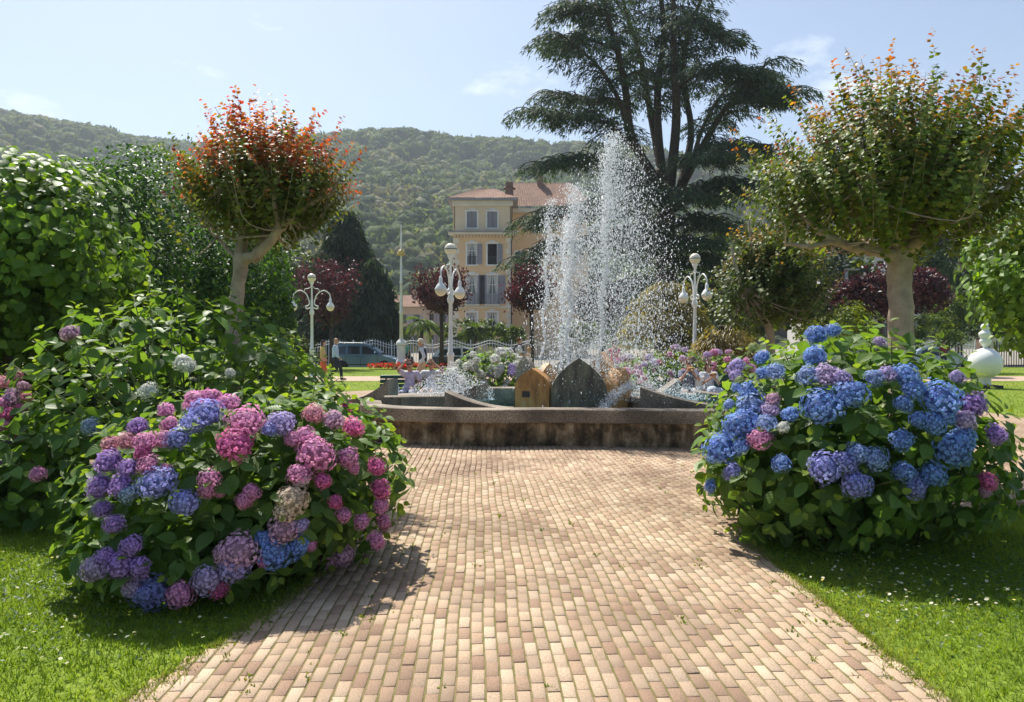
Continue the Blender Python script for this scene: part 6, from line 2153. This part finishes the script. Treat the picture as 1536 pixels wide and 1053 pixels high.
# ==================================================================== PEOPLE
def remeshed(mb, name, mat, parent, voxel=0.013, dec=0.3, smooth=4):
    me0 = bpy.data.meshes.new('tmp'); me0.from_pydata(mb.v, [], mb.f); me0.update()
    ob = bpy.data.objects.new('tmp', me0); COL.objects.link(ob)
    m1 = ob.modifiers.new('r', 'REMESH'); m1.mode = 'VOXEL'; m1.voxel_size = voxel; m1.adaptivity = 0
    m2 = ob.modifiers.new('s', 'SMOOTH'); m2.factor = 0.5; m2.iterations = smooth
    if dec < 1:
        m3 = ob.modifiers.new('d', 'DECIMATE'); m3.ratio = dec
    dg = bpy.context.evaluated_depsgraph_get()
    me = bpy.data.meshes.new_from_object(ob.evaluated_get(dg))
    bpy.data.objects.remove(ob); bpy.data.meshes.remove(me0)
    me.name = name
    me.polygons.foreach_set('use_smooth', np.ones(len(me.polygons), dtype=bool))
    return link(name, me, mat, parent)


def cap(mb, a, b, ra, rb, n=10):
    a, b = np.array(a, float), np.array(b, float)
    mb.tube([a, a * 0.5 + b * 0.5, b], [ra, (ra + rb) / 2, rb], n)
    mb.sphere(a, ra, n, 6); mb.sphere(b, rb, n, 6)


CLOTH = {}


def cloth(c, c2=None, scale=12):
    k = (c, c2)
    if k not in CLOTH:
        CLOTH[k] = surf('cloth_%d' % len(CLOTH), c, c2 or tuple(q * 0.8 for q in c), scale, 0.9, 0.2, 60)
    return CLOTH[k]


SKIN = surf('skin', (0.52, 0.30, 0.21), (0.46, 0.26, 0.18), 6, 0.55)
STAND = dict(pel=(0, 0, 0.95), chest=(0, 0.0, 1.28), neck=(0, 0.0, 1.46), head=(0, 0.03, 1.62), sh=(0.185, 0, 1.40), el=(0.245, -0.03, 1.12), wr=(0.255, 0.08, 0.90), hip=(0.095, 0, 0.90), kn=(0.10, 0.03, 0.49), an=(0.10, -0.02, 0.08))
SIT = dict(pel=(0, 0.02, 0.55), chest=(0, -0.06, 0.87), neck=(0, -0.06, 1.04), head=(0, -0.02, 1.19), sh=(0.18, -0.06, 0.98), el=(0.25, 0.02, 0.74), wr=(0.14, 0.26, 0.68), hip=(0.095, 0.05, 0.53), kn=(0.12, 0.46, 0.52), an=(0.12, 0.42, 0.08))


def person(label, loc, rz, pose, over=None, scale=1.0, top=((0.3, 0.3, 0.3), None, 'short'), bottom=('trousers', (0.05, 0.05, 0.07)), hair=((0.05, 0.035, 0.025), 'short'), shoes=(0.03, 0.03, 0.03), glasses=False, female=False, hat=None, vest=None, turn=0.0):
    root = empty('person', loc, rz); root.scale = (scale,) * 3
    tag(root, label, 'person')
    J = {}
    for k, v in pose.items():
        if k in ('sh', 'el', 'wr', 'hip', 'kn', 'an'):
            J[k + 'L'] = np.array((-v[0], v[1], v[2])); J[k + 'R'] = np.array(v)
        else:
            J[k] = np.array(v)
    for k, v in (over or {}).items():
        J[k] = np.array(v, float)
    g = 0.9 if female else 1.0
    b = MB()
    cap(b, J['pel'], J['chest'], 0.125, 0.125 * g); cap(b, (J['hipL'] + J['pel']) / 2, (J['hipR'] + J['pel']) / 2, 0.11, 0.11)
    cap(b, J['shL'] * 0.8 + J['chest'] * 0.2, J['shR'] * 0.8 + J['chest'] * 0.2, 0.075 * g, 0.075 * g)
    cap(b, J['chest'], J['neck'], 0.11 * g, 0.058); cap(b, J['neck'], J['head'] - np.array([0, 0.01, 0.04]), 0.056, 0.056)
    for s_ in 'LR':
        cap(b, J['sh' + s_], J['el' + s_], 0.052 * g, 0.040 * g); cap(b, J['el' + s_], J['wr' + s_], 0.041 * g, 0.027)
        cap(b, J['hip' + s_], J['kn' + s_], 0.083, 0.056); cap(b, J['kn' + s_], J['an' + s_], 0.055, 0.036)
        fwd = np.array([0, 0.15, -0.045]); cap(b, J['an' + s_] + np.array([0, -0.03, -0.035]), J['an' + s_] + fwd, 0.036, 0.028)
        # hand: palm, four fingers, thumb
        d_ = unit(J['wr' + s_] - J['el' + s_]); sd = unit(np.cross(d_, [0.1, 0.9, 0.35])); up_ = np.cross(sd, d_)
        pc = J['wr' + s_] + d_ * 0.055
        cap(b, J['wr' + s_] + d_ * 0.02, pc + d_ * 0.02, 0.030, 0.034)
        for k, ln in enumerate((0.070, 0.080, 0.075, 0.058)):
            r0 = pc + d_ * 0.035 + sd * (k - 1.5) * 0.021
            m_ = r0 + d_ * ln * 0.5 + up_ * 0.006; e_ = m_ + d_ * ln * 0.42 + up_ * 0.026
            cap(b, r0, m_, 0.0105, 0.0095, 6); cap(b, m_, e_, 0.0095, 0.008, 6)
        r0 = pc - d_ * 0.015 - sd * 0.032
        cap(b, r0, r0 + d_ * 0.035 - sd * 0.026, 0.013, 0.0105, 6); cap(b, r0 + d_ * 0.035 - sd * 0.026, r0 + d_ * 0.065 - sd * 0.03 + up_ * 0.012, 0.0105, 0.009, 6)
    h = J['head']
    Rt = Matrix.Rotation(turn, 3, 'Z')
    hp = lambda x, y, z: h + np.array(Rt @ Vector((x, y, z)))
    b.sphere(h + np.array([0, 0, 0.025]), 0.092, 14, 10, (0.84, 1.05, 1.08)); b.sphere(hp(0, 0.025, -0.05), 0.062, 12, 8, (0.95, 1.05, 1.0))
    cap(b, hp(0, 0.092, 0.01), hp(0, 0.112, -0.022), 0.011, 0.015, 6)
    for sg in (-1, 1): b.sphere(hp(sg * 0.080, -0.005, -0.005), 0.028, 8, 6, (0.45, 0.8, 1.1))
    remeshed(b, 'body', SKIN, root)
    # face
    e_ = MB()
    for sg in (-1, 1): e_.sphere(hp(sg * 0.032, 0.088, 0.018), 0.011, 8, 6)
    e_.build('eyes', M['iron'], root)
    MB().box(hp(0, 0.094, -0.058), (0.045, 0.014, 0.010), turn).build('mouth', cloth((0.35, 0.12, 0.10)), root)
    if glasses:
        gl = MB()
        for sg in (-1, 1): gl.box(hp(sg * 0.036, 0.100, 0.016), (0.056, 0.012, 0.042), turn, 0.004).box(hp(sg * 0.078, 0.05, 0.022), (0.006, 0.10, 0.010), turn)
        gl.box(hp(0, 0.104, 0.024), (0.03, 0.01, 0.008), turn).build('sunglasses', M['iron'], root)
    # clothes
    t = MB()
    e = 0.014
    cap(t, J['pel'] + np.array([0, 0, 0.02]), J['chest'], 0.125 + e, 0.125 * g + e); cap(t, (J['hipL'] + J['pel']) / 2 + np.array([0, 0, 0.05]), (J['hipR'] + J['pel']) / 2 + np.array([0, 0, 0.05]), 0.112 + e, 0.112 + e)
    cap(t, J['shL'] * 0.8 + J['chest'] * 0.2, J['shR'] * 0.8 + J['chest'] * 0.2, 0.076 * g + e, 0.076 * g + e)
    cap(t, J['chest'], J['neck'] * 0.7 + J['chest'] * 0.3, 0.11 * g + e, 0.06)
    for s_ in 'LR':
        if top[2] == 'long':
            cap(t, J['sh' + s_], J['el' + s_], 0.056 + e, 0.046 + e); cap(t, J['el' + s_], J['wr' + s_] * 0.93 + J['el' + s_] * 0.07, 0.046 + e, 0.034 + e)
        elif top[2] == 'short':
            cap(t, J['sh' + s_], J['el' + s_] * 0.62 + J['sh' + s_] * 0.38, 0.056 + e, 0.054 + e)
    remeshed(t, 'top', cloth(top[0], top[1]), root, 0.02, 0.5)
    if vest:
        t = MB()
        cap(t, J['pel'] + np.array([0, 0, 0.04]), J['chest'], 0.152, 0.152); cap(t, J['shL'] * 0.62 + J['chest'] * 0.38, J['shR'] * 0.62 + J['chest'] * 0.38, 0.105, 0.105)
        remeshed(t, 'vest', cloth(vest), root, 0.02, 0.5)
    kind, bc_ = bottom[0], bottom[1]
    t = MB()
    if kind in ('trousers', 'shorts'):
        cap(t, (J['hipL'] + J['pel']) / 2, (J['hipR'] + J['pel']) / 2, 0.125, 0.125)
        for s_ in 'LR':
            if kind == 'trousers':
                cap(t, J['hip' + s_], J['kn' + s_], 0.100, 0.074); cap(t, J['kn' + s_], J['an' + s_] * 0.92 + J['kn' + s_] * 0.08, 0.074, 0.062)
            else:
                cap(t, J['hip' + s_], J['kn' + s_] * 0.72 + J['hip' + s_] * 0.28, 0.102, 0.088)
    else:
        k2 = (J['knL'] + J['knR']) / 2
        for f in np.linspace(0, 0.9 if kind == 'skirt' else 1.3, 7):
            for s_ in 'LR':
                p0 = J['pel'] * (1 - f) + (J['kn' + s_] if f <= 1 else J['kn' + s_]) * f
                t.sphere(p0, 0.128 + 0.02 * f, 10, 6)
            pm = J['pel'] * (1 - f) + k2 * f
            t.sphere(pm, 0.128 + 0.02 * f, 10, 6)
    remeshed(t, kind, cloth(bc_, bottom[2] if len(bottom) > 2 else None, 20), root, 0.02, 0.5)
    t = MB()
    for s_ in 'LR':
        cap(t, J['an' + s_] + np.array([0, -0.035, -0.035]), J['an' + s_] + np.array([0, 0.16, -0.042]), 0.047, 0.038)
    remeshed(t, 'shoes', cloth(shoes), root, 0.016, 0.5)
    if hair[1]:
        t = MB()
        t.sphere(hp(0, -0.018, 0.045), 0.098, 14, 10, (0.90, 1.02, 1.0))
        if hair[1] == 'long':
            t.sphere(hp(0, -0.065, -0.05), 0.075, 12, 8, (1.1, 0.7, 1.6)); t.sphere(hp(0, -0.07, -0.14), 0.055, 12, 8, (1.1, 0.7, 1.3))
        elif hair[1] == 'bun':
            t.sphere(hp(0, -0.085, 0.07), 0.045, 10, 8)
        remeshed(t, 'hair', cloth(hair[0]), root, 0.014, 0.5)
    if hat:
        t = MB().lathe([(0.155, 0.055), (0.158, 0.065), (0.105, 0.075), (0.102, 0.115), (0.075, 0.155), (0.02, 0.168)], 16, tuple(h))
        t.build('hat', cloth(hat), root)
    return root


gp = lambda px, d: ((px - 768) * d / FPX, d, LAWN_Z + 0.015)
WALK = dict(knL=(-0.10, 0.20, 0.50), anL=(-0.10, 0.24, 0.09), knR=(0.10, 0.06, 0.49), anR=(0.10, -0.28, 0.13), elL=(-0.25, -0.12, 1.14), wrL=(-0.25, 0.0, 0.92), elR=(0.25, 0.02, 1.13), wrR=(0.24, 0.18, 0.95))
person('bald man in pale blue shirt and dark trousers walking past the blue van', gp(503, 29.6), R(-84), STAND, WALK, 1.0, ((0.50, 0.62, 0.80), None, 'long'), ('trousers', (0.035, 0.04, 0.06)), ((0.3, 0.2, 0.15), None))
person('dark-haired woman in yellow top and orange skirt beside the man in pale blue shirt', gp(484, 31.5), R(-60), STAND, {}, 0.95, ((0.50, 0.42, 0.16), None, 'short'), ('dress', (0.60, 0.14, 0.05)), ((0.05, 0.03, 0.025), 'long'), female=True, shoes=(0.3, 0.2, 0.12))
person('man in cream cap and dark waistcoat walking behind the sunbathing couple', gp(634, 24.5), R(82), STAND, dict(WALK, head=(0, 0.07, 1.60)), 0.97, ((0.62, 0.66, 0.74), None, 'long'), ('trousers', (0.52, 0.42, 0.30)), ((0.5, 0.48, 0.45), 'short'), hat=(0.66, 0.58, 0.44), vest=(0.03, 0.035, 0.05))
person('white-haired woman in teal top standing behind the beacon pole', (P(609, 511, 44)[0], 44.0, LAWN_Z), R(150), STAND, {}, 0.93, ((0.12, 0.36, 0.33), None, 'short'), ('trousers', (0.04, 0.045, 0.07)), ((0.66, 0.6, 0.5), 'short'), female=True)
bp_ = person('man in white T-shirt with dark backpack walking beside the white hydrangea', gp(778, 27.5), R(-78), STAND, dict(WALK, wrL=(-0.22, 0.25, 1.06), elL=(-0.24, 0.02, 1.10), wrR=(0.2, 0.27, 1.08), elR=(0.24, 0.02, 1.10)), 1.0, ((0.72, 0.72, 0.74), None, 'short'), ('shorts', (0.36, 0.30, 0.2)), ((0.14, 0.06, 0.03), 'short'), shoes=(0.2, 0.2, 0.2))
root = empty('backpack', (0, 0, 0)); tag(root, 'dark backpack on the back of the man in white T-shirt', 'backpack')
root.matrix_world = Matrix.Translation(gp(778, 27.5)) @ Matrix.Rotation(R(-78), 4, 'Z')
t = MB(); t.sphere((0, -0.235, 1.14), 0.17, 14, 10, (0.95, 0.62, 1.35)); t.sphere((0, -0.31, 1.05), 0.11, 12, 8, (1.0, 0.6, 1.0)); remeshed(t, 'bag', cloth((0.02, 0.025, 0.04)), root, 0.016, 0.5)
for sg in (-1, 1):
    MB().tube(smooth_path([(sg * 0.11, -0.16, 1.34), (sg * 0.13, -0.02, 1.475), (sg * 0.135, 0.135, 1.36), (sg * 0.16, 0.11, 1.12), (sg * 0.15, -0.15, 1.0)], 5), 0.022, 6).build('strap', cloth((0.02, 0.025, 0.04)), root)
person('blond child walking beside the man with the backpack', gp(793, 28.5), R(-100), STAND, {}, 0.79, ((0.62, 0.50, 0.42), None, 'short'), ('shorts', (0.4, 0.35, 0.3)), ((0.55, 0.36, 0.16), 'short'), female=True)
person('woman in pink dress seen from behind through the fountain spray', gp(922, 23.0), R(4), STAND, {}, 0.95, ((0.72, 0.24, 0.28), None, 'none'), ('dress', (0.72, 0.22, 0.28)), ((0.10, 0.05, 0.03), 'bun'), female=True, shoes=(0.4, 0.3, 0.2))
person('person with dark red hair beside the silver-blue small car', gp(1416, 42.5), R(140), STAND, {}, 0.88, ((0.30, 0.05, 0.06), None, 'short'), ('trousers', (0.06, 0.06, 0.09)), ((0.10, 0.025, 0.02), 'short'), female=True)
# seated couples (facing the camera)
BS = -0.02
person('sunbathing woman in lilac checked top with a hand raised to her hair', (-2.33, BENCH_Y + 0.05, BS), R(178), SIT, dict(elR=(0.26, 0.12, 1.06), wrR=(0.13, 0.04, 1.22), elL=(-0.28, -0.02, 0.74), wrL=(-0.14, 0.16, 0.66)), 0.92, ((0.50, 0.40, 0.62), (0.68, 0.64, 0.70), 'short'), ('trousers', (0.62, 0.63, 0.68), (0.16, 0.18, 0.30)), ((0.10, 0.025, 0.02), 'short'), glasses=True, female=True)
person('sunbathing man in light grey T-shirt with a hand shading his face', (-1.86, BENCH_Y + 0.05, BS), R(174), SIT, dict(chest=(0, -0.10, 0.86), neck=(0, -0.12, 1.02), head=(0, -0.09, 1.17), shL=(-0.19, -0.1, 0.97), shR=(0.19, -0.1, 0.97), elL=(-0.34, 0.10, 1.0), wrL=(-0.12, 0.06, 1.19), elR=(0.3, -0.02, 0.76), wrR=(0.18, 0.16, 0.62)), 0.94, ((0.66, 0.67, 0.70), None, 'short'), ('shorts', (0.34, 0.20, 0.20), (0.5, 0.42, 0.4)), ((0.07, 0.04, 0.03), 'short'), glasses=True)
person('man in grey-blue shirt and sunglasses eating with both hands on the bench', (4.05, BENCH_Y + 0.22, BS), R(176), SIT, dict(elL=(-0.22, 0.20, 0.80), wrL=(-0.06, 0.22, 1.02), elR=(0.22, 0.20, 0.80), wrR=(0.06, 0.22, 1.02), head=(0, 0.02, 1.19)), 0.93, ((0.17, 0.19, 0.26), None, 'short'), ('shorts', (0.45, 0.43, 0.42)), ((0.16, 0.09, 0.05), 'short'), glasses=True, turn=R(18))
person('woman in blue and white dress and sunglasses holding a sandwich on the bench', (4.52, BENCH_Y + 0.2, BS), R(184), SIT, dict(elL=(-0.22, 0.12, 0.74), wrL=(-0.06, 0.26, 0.90), elR=(0.22, 0.12, 0.74), wrR=(0.05, 0.26, 0.88), knR=(0.06, 0.46, 0.56), anR=(-0.08, 0.50, 0.16)), 0.89, ((0.52, 0.56, 0.70), (0.72, 0.70, 0.70), 'short'), ('skirt', (0.34, 0.44, 0.64), (0.68, 0.70, 0.74)), ((0.10, 0.05, 0.03), 'long'), glasses=True, female=True, turn=R(20))
BREAD = surf('bread', (0.60, 0.38, 0.14), (0.45, 0.26, 0.09), 14, 0.8)
for lab, x, y, z in (('sandwich held to the mouth of the man in grey-blue shirt', 4.05, BENCH_Y - 0.06, 0.975), ('sandwich in the hands of the woman in blue and white dress', 4.53, BENCH_Y - 0.10, 0.85)):
    root = empty('sandwich', (x, y, z)); tag(root, lab, 'sandwich')
    t = MB(); t.sphere((0, 0, 0.022), 0.075, 14, 8, (1, 0.62, 0.42)); t.build('bun_top', BREAD, root)
    t = MB(); t.sphere((0, 0, -0.022), 0.075, 14, 8, (0.97, 0.6, 0.30)); t.build('bun_bottom', BREAD, root)
    t = MB(); t.lathe([(0.074, -0.010), (0.078, 0.0), (0.072, 0.010)], 12); o = t.build('filling', cloth((0.35, 0.10, 0.05)), root); o.scale = (1, 0.62, 1)
root = empty('paper_bag', (4.27, BENCH_Y + 0.12, 0.43), 0.1); tag(root, 'white paper bag standing upright between the snacking couple', 'bag')
t = MB(); t.add([(-0.09, -0.05, 0), (0.09, -0.05, 0), (0.09, 0.05, 0), (-0.09, 0.05, 0), (-0.10, -0.045, 0.30), (0.11, -0.05, 0.38), (0.10, 0.04, 0.42), (-0.09, 0.05, 0.33), (-0.08, -0.03, 0.28), (0.09, -0.035, 0.35), (0.085, 0.03, 0.38), (-0.075, 0.035, 0.30)],
                [(0, 3, 2, 1), (0, 1, 5, 4), (1, 2, 6, 5), (2, 3, 7, 6), (3, 0, 4, 7), (4, 5, 9, 8), (5, 6, 10, 9), (6, 7, 11, 10), (7, 4, 8, 11), (8, 9, 10, 11)])
t.build('bag_body', M['white'], root)

# ==================================================================== GRASS, WEEDS, DAISIES
BLADE = (np.array([(-0.5, 0, 0), (0.5, 0, 0), (-0.3, 0.55, 0.08), (0.3, 0.55, 0.08), (0, 1, 0.3)], float), np.array([(0, 1, 3), (0, 3, 2), (2, 3, 4)]))


def in_view(x, y):
    return np.abs(x) < y * 0.735 + 0.25


def lawn_points(n, y0, y1, power=1.0):
    y = y0 + (y1 - y0) * rng.random(n) ** power
    x = rng.uniform(-1, 1, n) * (y * 0.90 + 0.6)
    ok = ~on_paving(x, y)
    ok &= ~((y > 29.2) & (y < 33.3))
    return x[ok], y[ok]


def grass(name, label, n, y0, y1, h, w, power):
    x, y = lawn_points(n, y0, y1, power)
    m = len(x)
    lean = rng.uniform(0, 2 * PI, m)
    D = np.column_stack([np.cos(lean) * 1.1, np.sin(lean) * 1.1, np.ones(m)]) + rng.normal(0, 0.15, (m, 3))
    N = np.array([0, 0, 1.0]) + rng.normal(0, 0.3, (m, 3))
    patch = vnoise(x * 1.6 + 40, y * 1.6 + 40, 21)
    pal_ = np.array([(0.16, 0.25, 0.025), (0.21, 0.30, 0.03), (0.25, 0.34, 0.04), (0.30, 0.33, 0.07)])
    k = np.clip((patch * 1.2 + rng.normal(0, 0.25, m)) * 3.2, 0, 3).astype(int)
    C = pal_[k] * rng.uniform(0.8, 1.2, (m, 1))
    hh = h * rng.uniform(0.55, 1.3, m)
    V, F, C = scatter(BLADE[0], BLADE[1], frames(D, N), np.column_stack([x, y, np.full(m, LAWN_Z - 0.004)]), np.column_stack([w * rng.uniform(0.7, 1.3, m), hh, hh]), C)
    o = link(name, mesh(name, V, F, C), M['grass'])
    tag(o, label, 'grass', kind='stuff')


grass('grass', 'short sunlit grass beside the brick path', 200000, 2.6, 8.0, 0.050, 0.0065, 0.75)
grass('grass', 'mown lawn grass between plaza and road', 150000, 8.0, 44.5, 0.055, 0.016, 1.5)

m = 7000
y = rng.uniform(2.95, 6.4, m); lft = rng.random(m) < 0.5
inw = np.abs(rng.normal(0, 0.045, m)) * (0.4 + 1.3 * vnoise(y * 5, y * 0 + lft * 7, 31)) - 0.02
x = np.where(lft, path_left(y) + inw, path_right(y) - inw)
lean = rng.uniform(0, 2 * PI, m)
D = np.column_stack([np.cos(lean), np.sin(lean), rng.uniform(0.3, 1.3, m)])
C = np.array([(0.17, 0.25, 0.03), (0.22, 0.30, 0.04), (0.28, 0.29, 0.09)])[rng.integers(3, size=m)] * rng.uniform(0.7, 1.2, (m, 1))
V, F, C = scatter(BLADE[0], BLADE[1], frames(D, np.array([0, 0, 1.0]) + rng.normal(0, 0.3, (m, 3))), np.column_stack([x, y, np.full(m, -0.006)]), np.column_stack([np.full(m, 0.006), rng.uniform(0.015, 0.045, m), np.full(m, 0.03)]), C)
o = link('edge_grass', mesh('edge_grass', V, F, C), M['grass']); tag(o, 'ragged grass creeping over the edges of the brick path', 'grass', kind='stuff')

# clover and weeds around the bushes and in the paving joints
n_ = 5200
side_ = rng.random(n_) < 0.5
x = np.where(side_, rng.normal(-2.5, 0.75, n_), rng.normal(3.0, 0.9, n_)); y = np.where(side_, rng.normal(5.0, 0.75, n_), rng.normal(5.0, 0.6, n_))
ok = ~on_paving(x, y) & in_view(x, y) & (y > 3.6)
x, y = x[ok], y[ok]; m = len(x)
a = rng.uniform(0, 2 * PI, m)
D = np.column_stack([np.cos(a), np.sin(a), rng.uniform(0.1, 0.8, m)])
C = np.array([(0.05, 0.11, 0.025), (0.07, 0.14, 0.03), (0.10, 0.17, 0.03)])[rng.integers(3, size=m)]
V, F, C = scatter(LEAF_SM[0], LEAF_SM[1], frames(D, np.array([0, 0, 1]) + rng.normal(0, 0.25, (m, 3))), np.column_stack([x, y, LAWN_Z + rng.uniform(0.015, 0.055, m)]), np.column_stack([np.full(m, 0.034), rng.uniform(0.022, 0.042, m), np.full(m, 0.03)]), C)
o = link('clover', mesh('clover', V, F, C), M['leaf']); tag(o, 'small-leaved clover in the grass around the hydrangeas', 'clover', kind='stuff')

pts = []
for _ in range(170):
    i = rng.integers(len(B))
    pts.append((B[i, 0] + BW / 2, B[i, 1] + rng.uniform(-0.07, 0.07), 0.02 + 0.02 * rng.random()))
for _ in range(90):                                      # shaded joints by the pink hydrangea and along the edges
    y_ = rng.uniform(3.3, 6.2); e_ = rng.random()
    pts.append(((path_left(y_) + rng.gamma(1.3, 0.28)) if e_ < 0.55 else (path_right(y_) - rng.gamma(1.2, 0.16)), y_, 0.03))
LP, LD, LS = [], [], []
for x_, y_, s_ in pts:
    for k in range(rng.integers(4, 11)):
        a = rng.uniform(0, 2 * PI)
        LP.append((x_ + rng.normal(0, 0.012), y_ + rng.normal(0, 0.03), -0.008)); LD.append((math.cos(a), math.sin(a), rng.uniform(0.4, 1.6))); LS.append(s_ * rng.uniform(0.5, 1.3))
LP, LD, LS = map(np.array, (LP, LD, LS)); m = len(LP)
V, F, C = scatter(LEAF_SM[0], LEAF_SM[1], frames(LD, rnd_dir(m)), LP, np.column_stack([LS * 0.7, LS, LS]), np.array([(0.20, 0.27, 0.04), (0.25, 0.26, 0.05), (0.14, 0.21, 0.04)])[rng.integers(3, size=m)])
o = link('joint_weeds', mesh('joint_weeds', V, F, C), M['leaf']); tag(o, 'tiny weeds sprouting in the joints of the brick path', 'weeds', kind='stuff')

n_ = 330
x = np.concatenate([rng.normal(2.75, 0.55, 210), rng.normal(-2.2, 0.7, 70), rng.uniform(-4, -1.6, 50)]); y = np.concatenate([rng.normal(4.75, 0.42, 210), rng.normal(4.6, 0.6, 70), rng.uniform(3.3, 6, 50)])
ok = ~on_paving(x, y) & in_view(x, y) & (y > 3.4); x, y = x[ok], y[ok]; m = len(x)
pts_d = [(math.cos(t), math.sin(t), 0.12) for t in np.linspace(0, 2 * PI, 9)[:-1]]
DV = np.array([(0, 0, 0)] + pts_d); DF = np.array([(0, i + 1, (i + 1) % 8 + 1) for i in range(8)])
D = np.column_stack([rng.normal(0, 0.3, m), np.full(m, 1.0), rng.normal(0, 0.3, m)])
V, F, C = scatter(DV, DF, frames(D, np.array([0, -0.3, 1]) + rng.normal(0, 0.3, (m, 3))), np.column_stack([x, y, LAWN_Z + rng.uniform(0.05, 0.075, m)]), rng.uniform(0.007, 0.012, m), np.full((m, 3), 0.82))
gr = np.ones(len(V)); C = C.copy(); C[::9] = (0.7, 0.5, 0.05)
o = link('daisies', mesh('daisies', V, F, C), M['leaf']); tag(o, 'small white daisies in the shaded grass beside the hydrangeas', 'daisies', kind='stuff')

# soil under the shrubs
for cx, cy, rx, ry, lab in ((-2.3, 5.7, 1.0, 0.8, 'dark soil under the pink and purple hydrangea'), (2.95, 6.3, 0.75, 0.6, 'dark soil under the blue hydrangea'), (-0.55, 17.1, 1.1, 0.8, 'dark soil under the white hydrangea'), (4.2, 18.7, 2.4, 0.9, 'dark soil under the pale pink hydrangea bank')):
    poly = [(cx + rx * math.cos(t) * (1 + 0.08 * math.sin(3 * t)), cy + ry * math.sin(t)) for t in np.linspace(0, 2 * PI, 30)[:-1]]
    sheet('soil_bed', poly, 0.006 if cy > 8 else LAWN_Z + 0.01, M['soil'], lab, 'soil')

# ==================================================================== AIR
hz = MB().box((0, 480, 168), (2600, 1100, 344)).build('haze', None)
m = bpy.data.materials.new('haze_air'); m.use_nodes = True
n, l = m.node_tree.nodes, m.node_tree.links
n.clear()
vo = n.new('ShaderNodeOutputMaterial'); pv = n.new('ShaderNodeVolumePrincipled')
pv.inputs['Color'].default_value = (0.80, 0.90, 1.0, 1)
pv.inputs['Density'].default_value = 0.00034
pv.inputs['Anisotropy'].default_value = 0.2
l.new(pv.outputs['Volume'], vo.inputs['Volume'])
hz.data.materials.append(m)
tag(hz, 'thin bluish summer haze in the air over park and hill', 'haze', kind='stuff')
scene.cycles.volume_bounces = 0
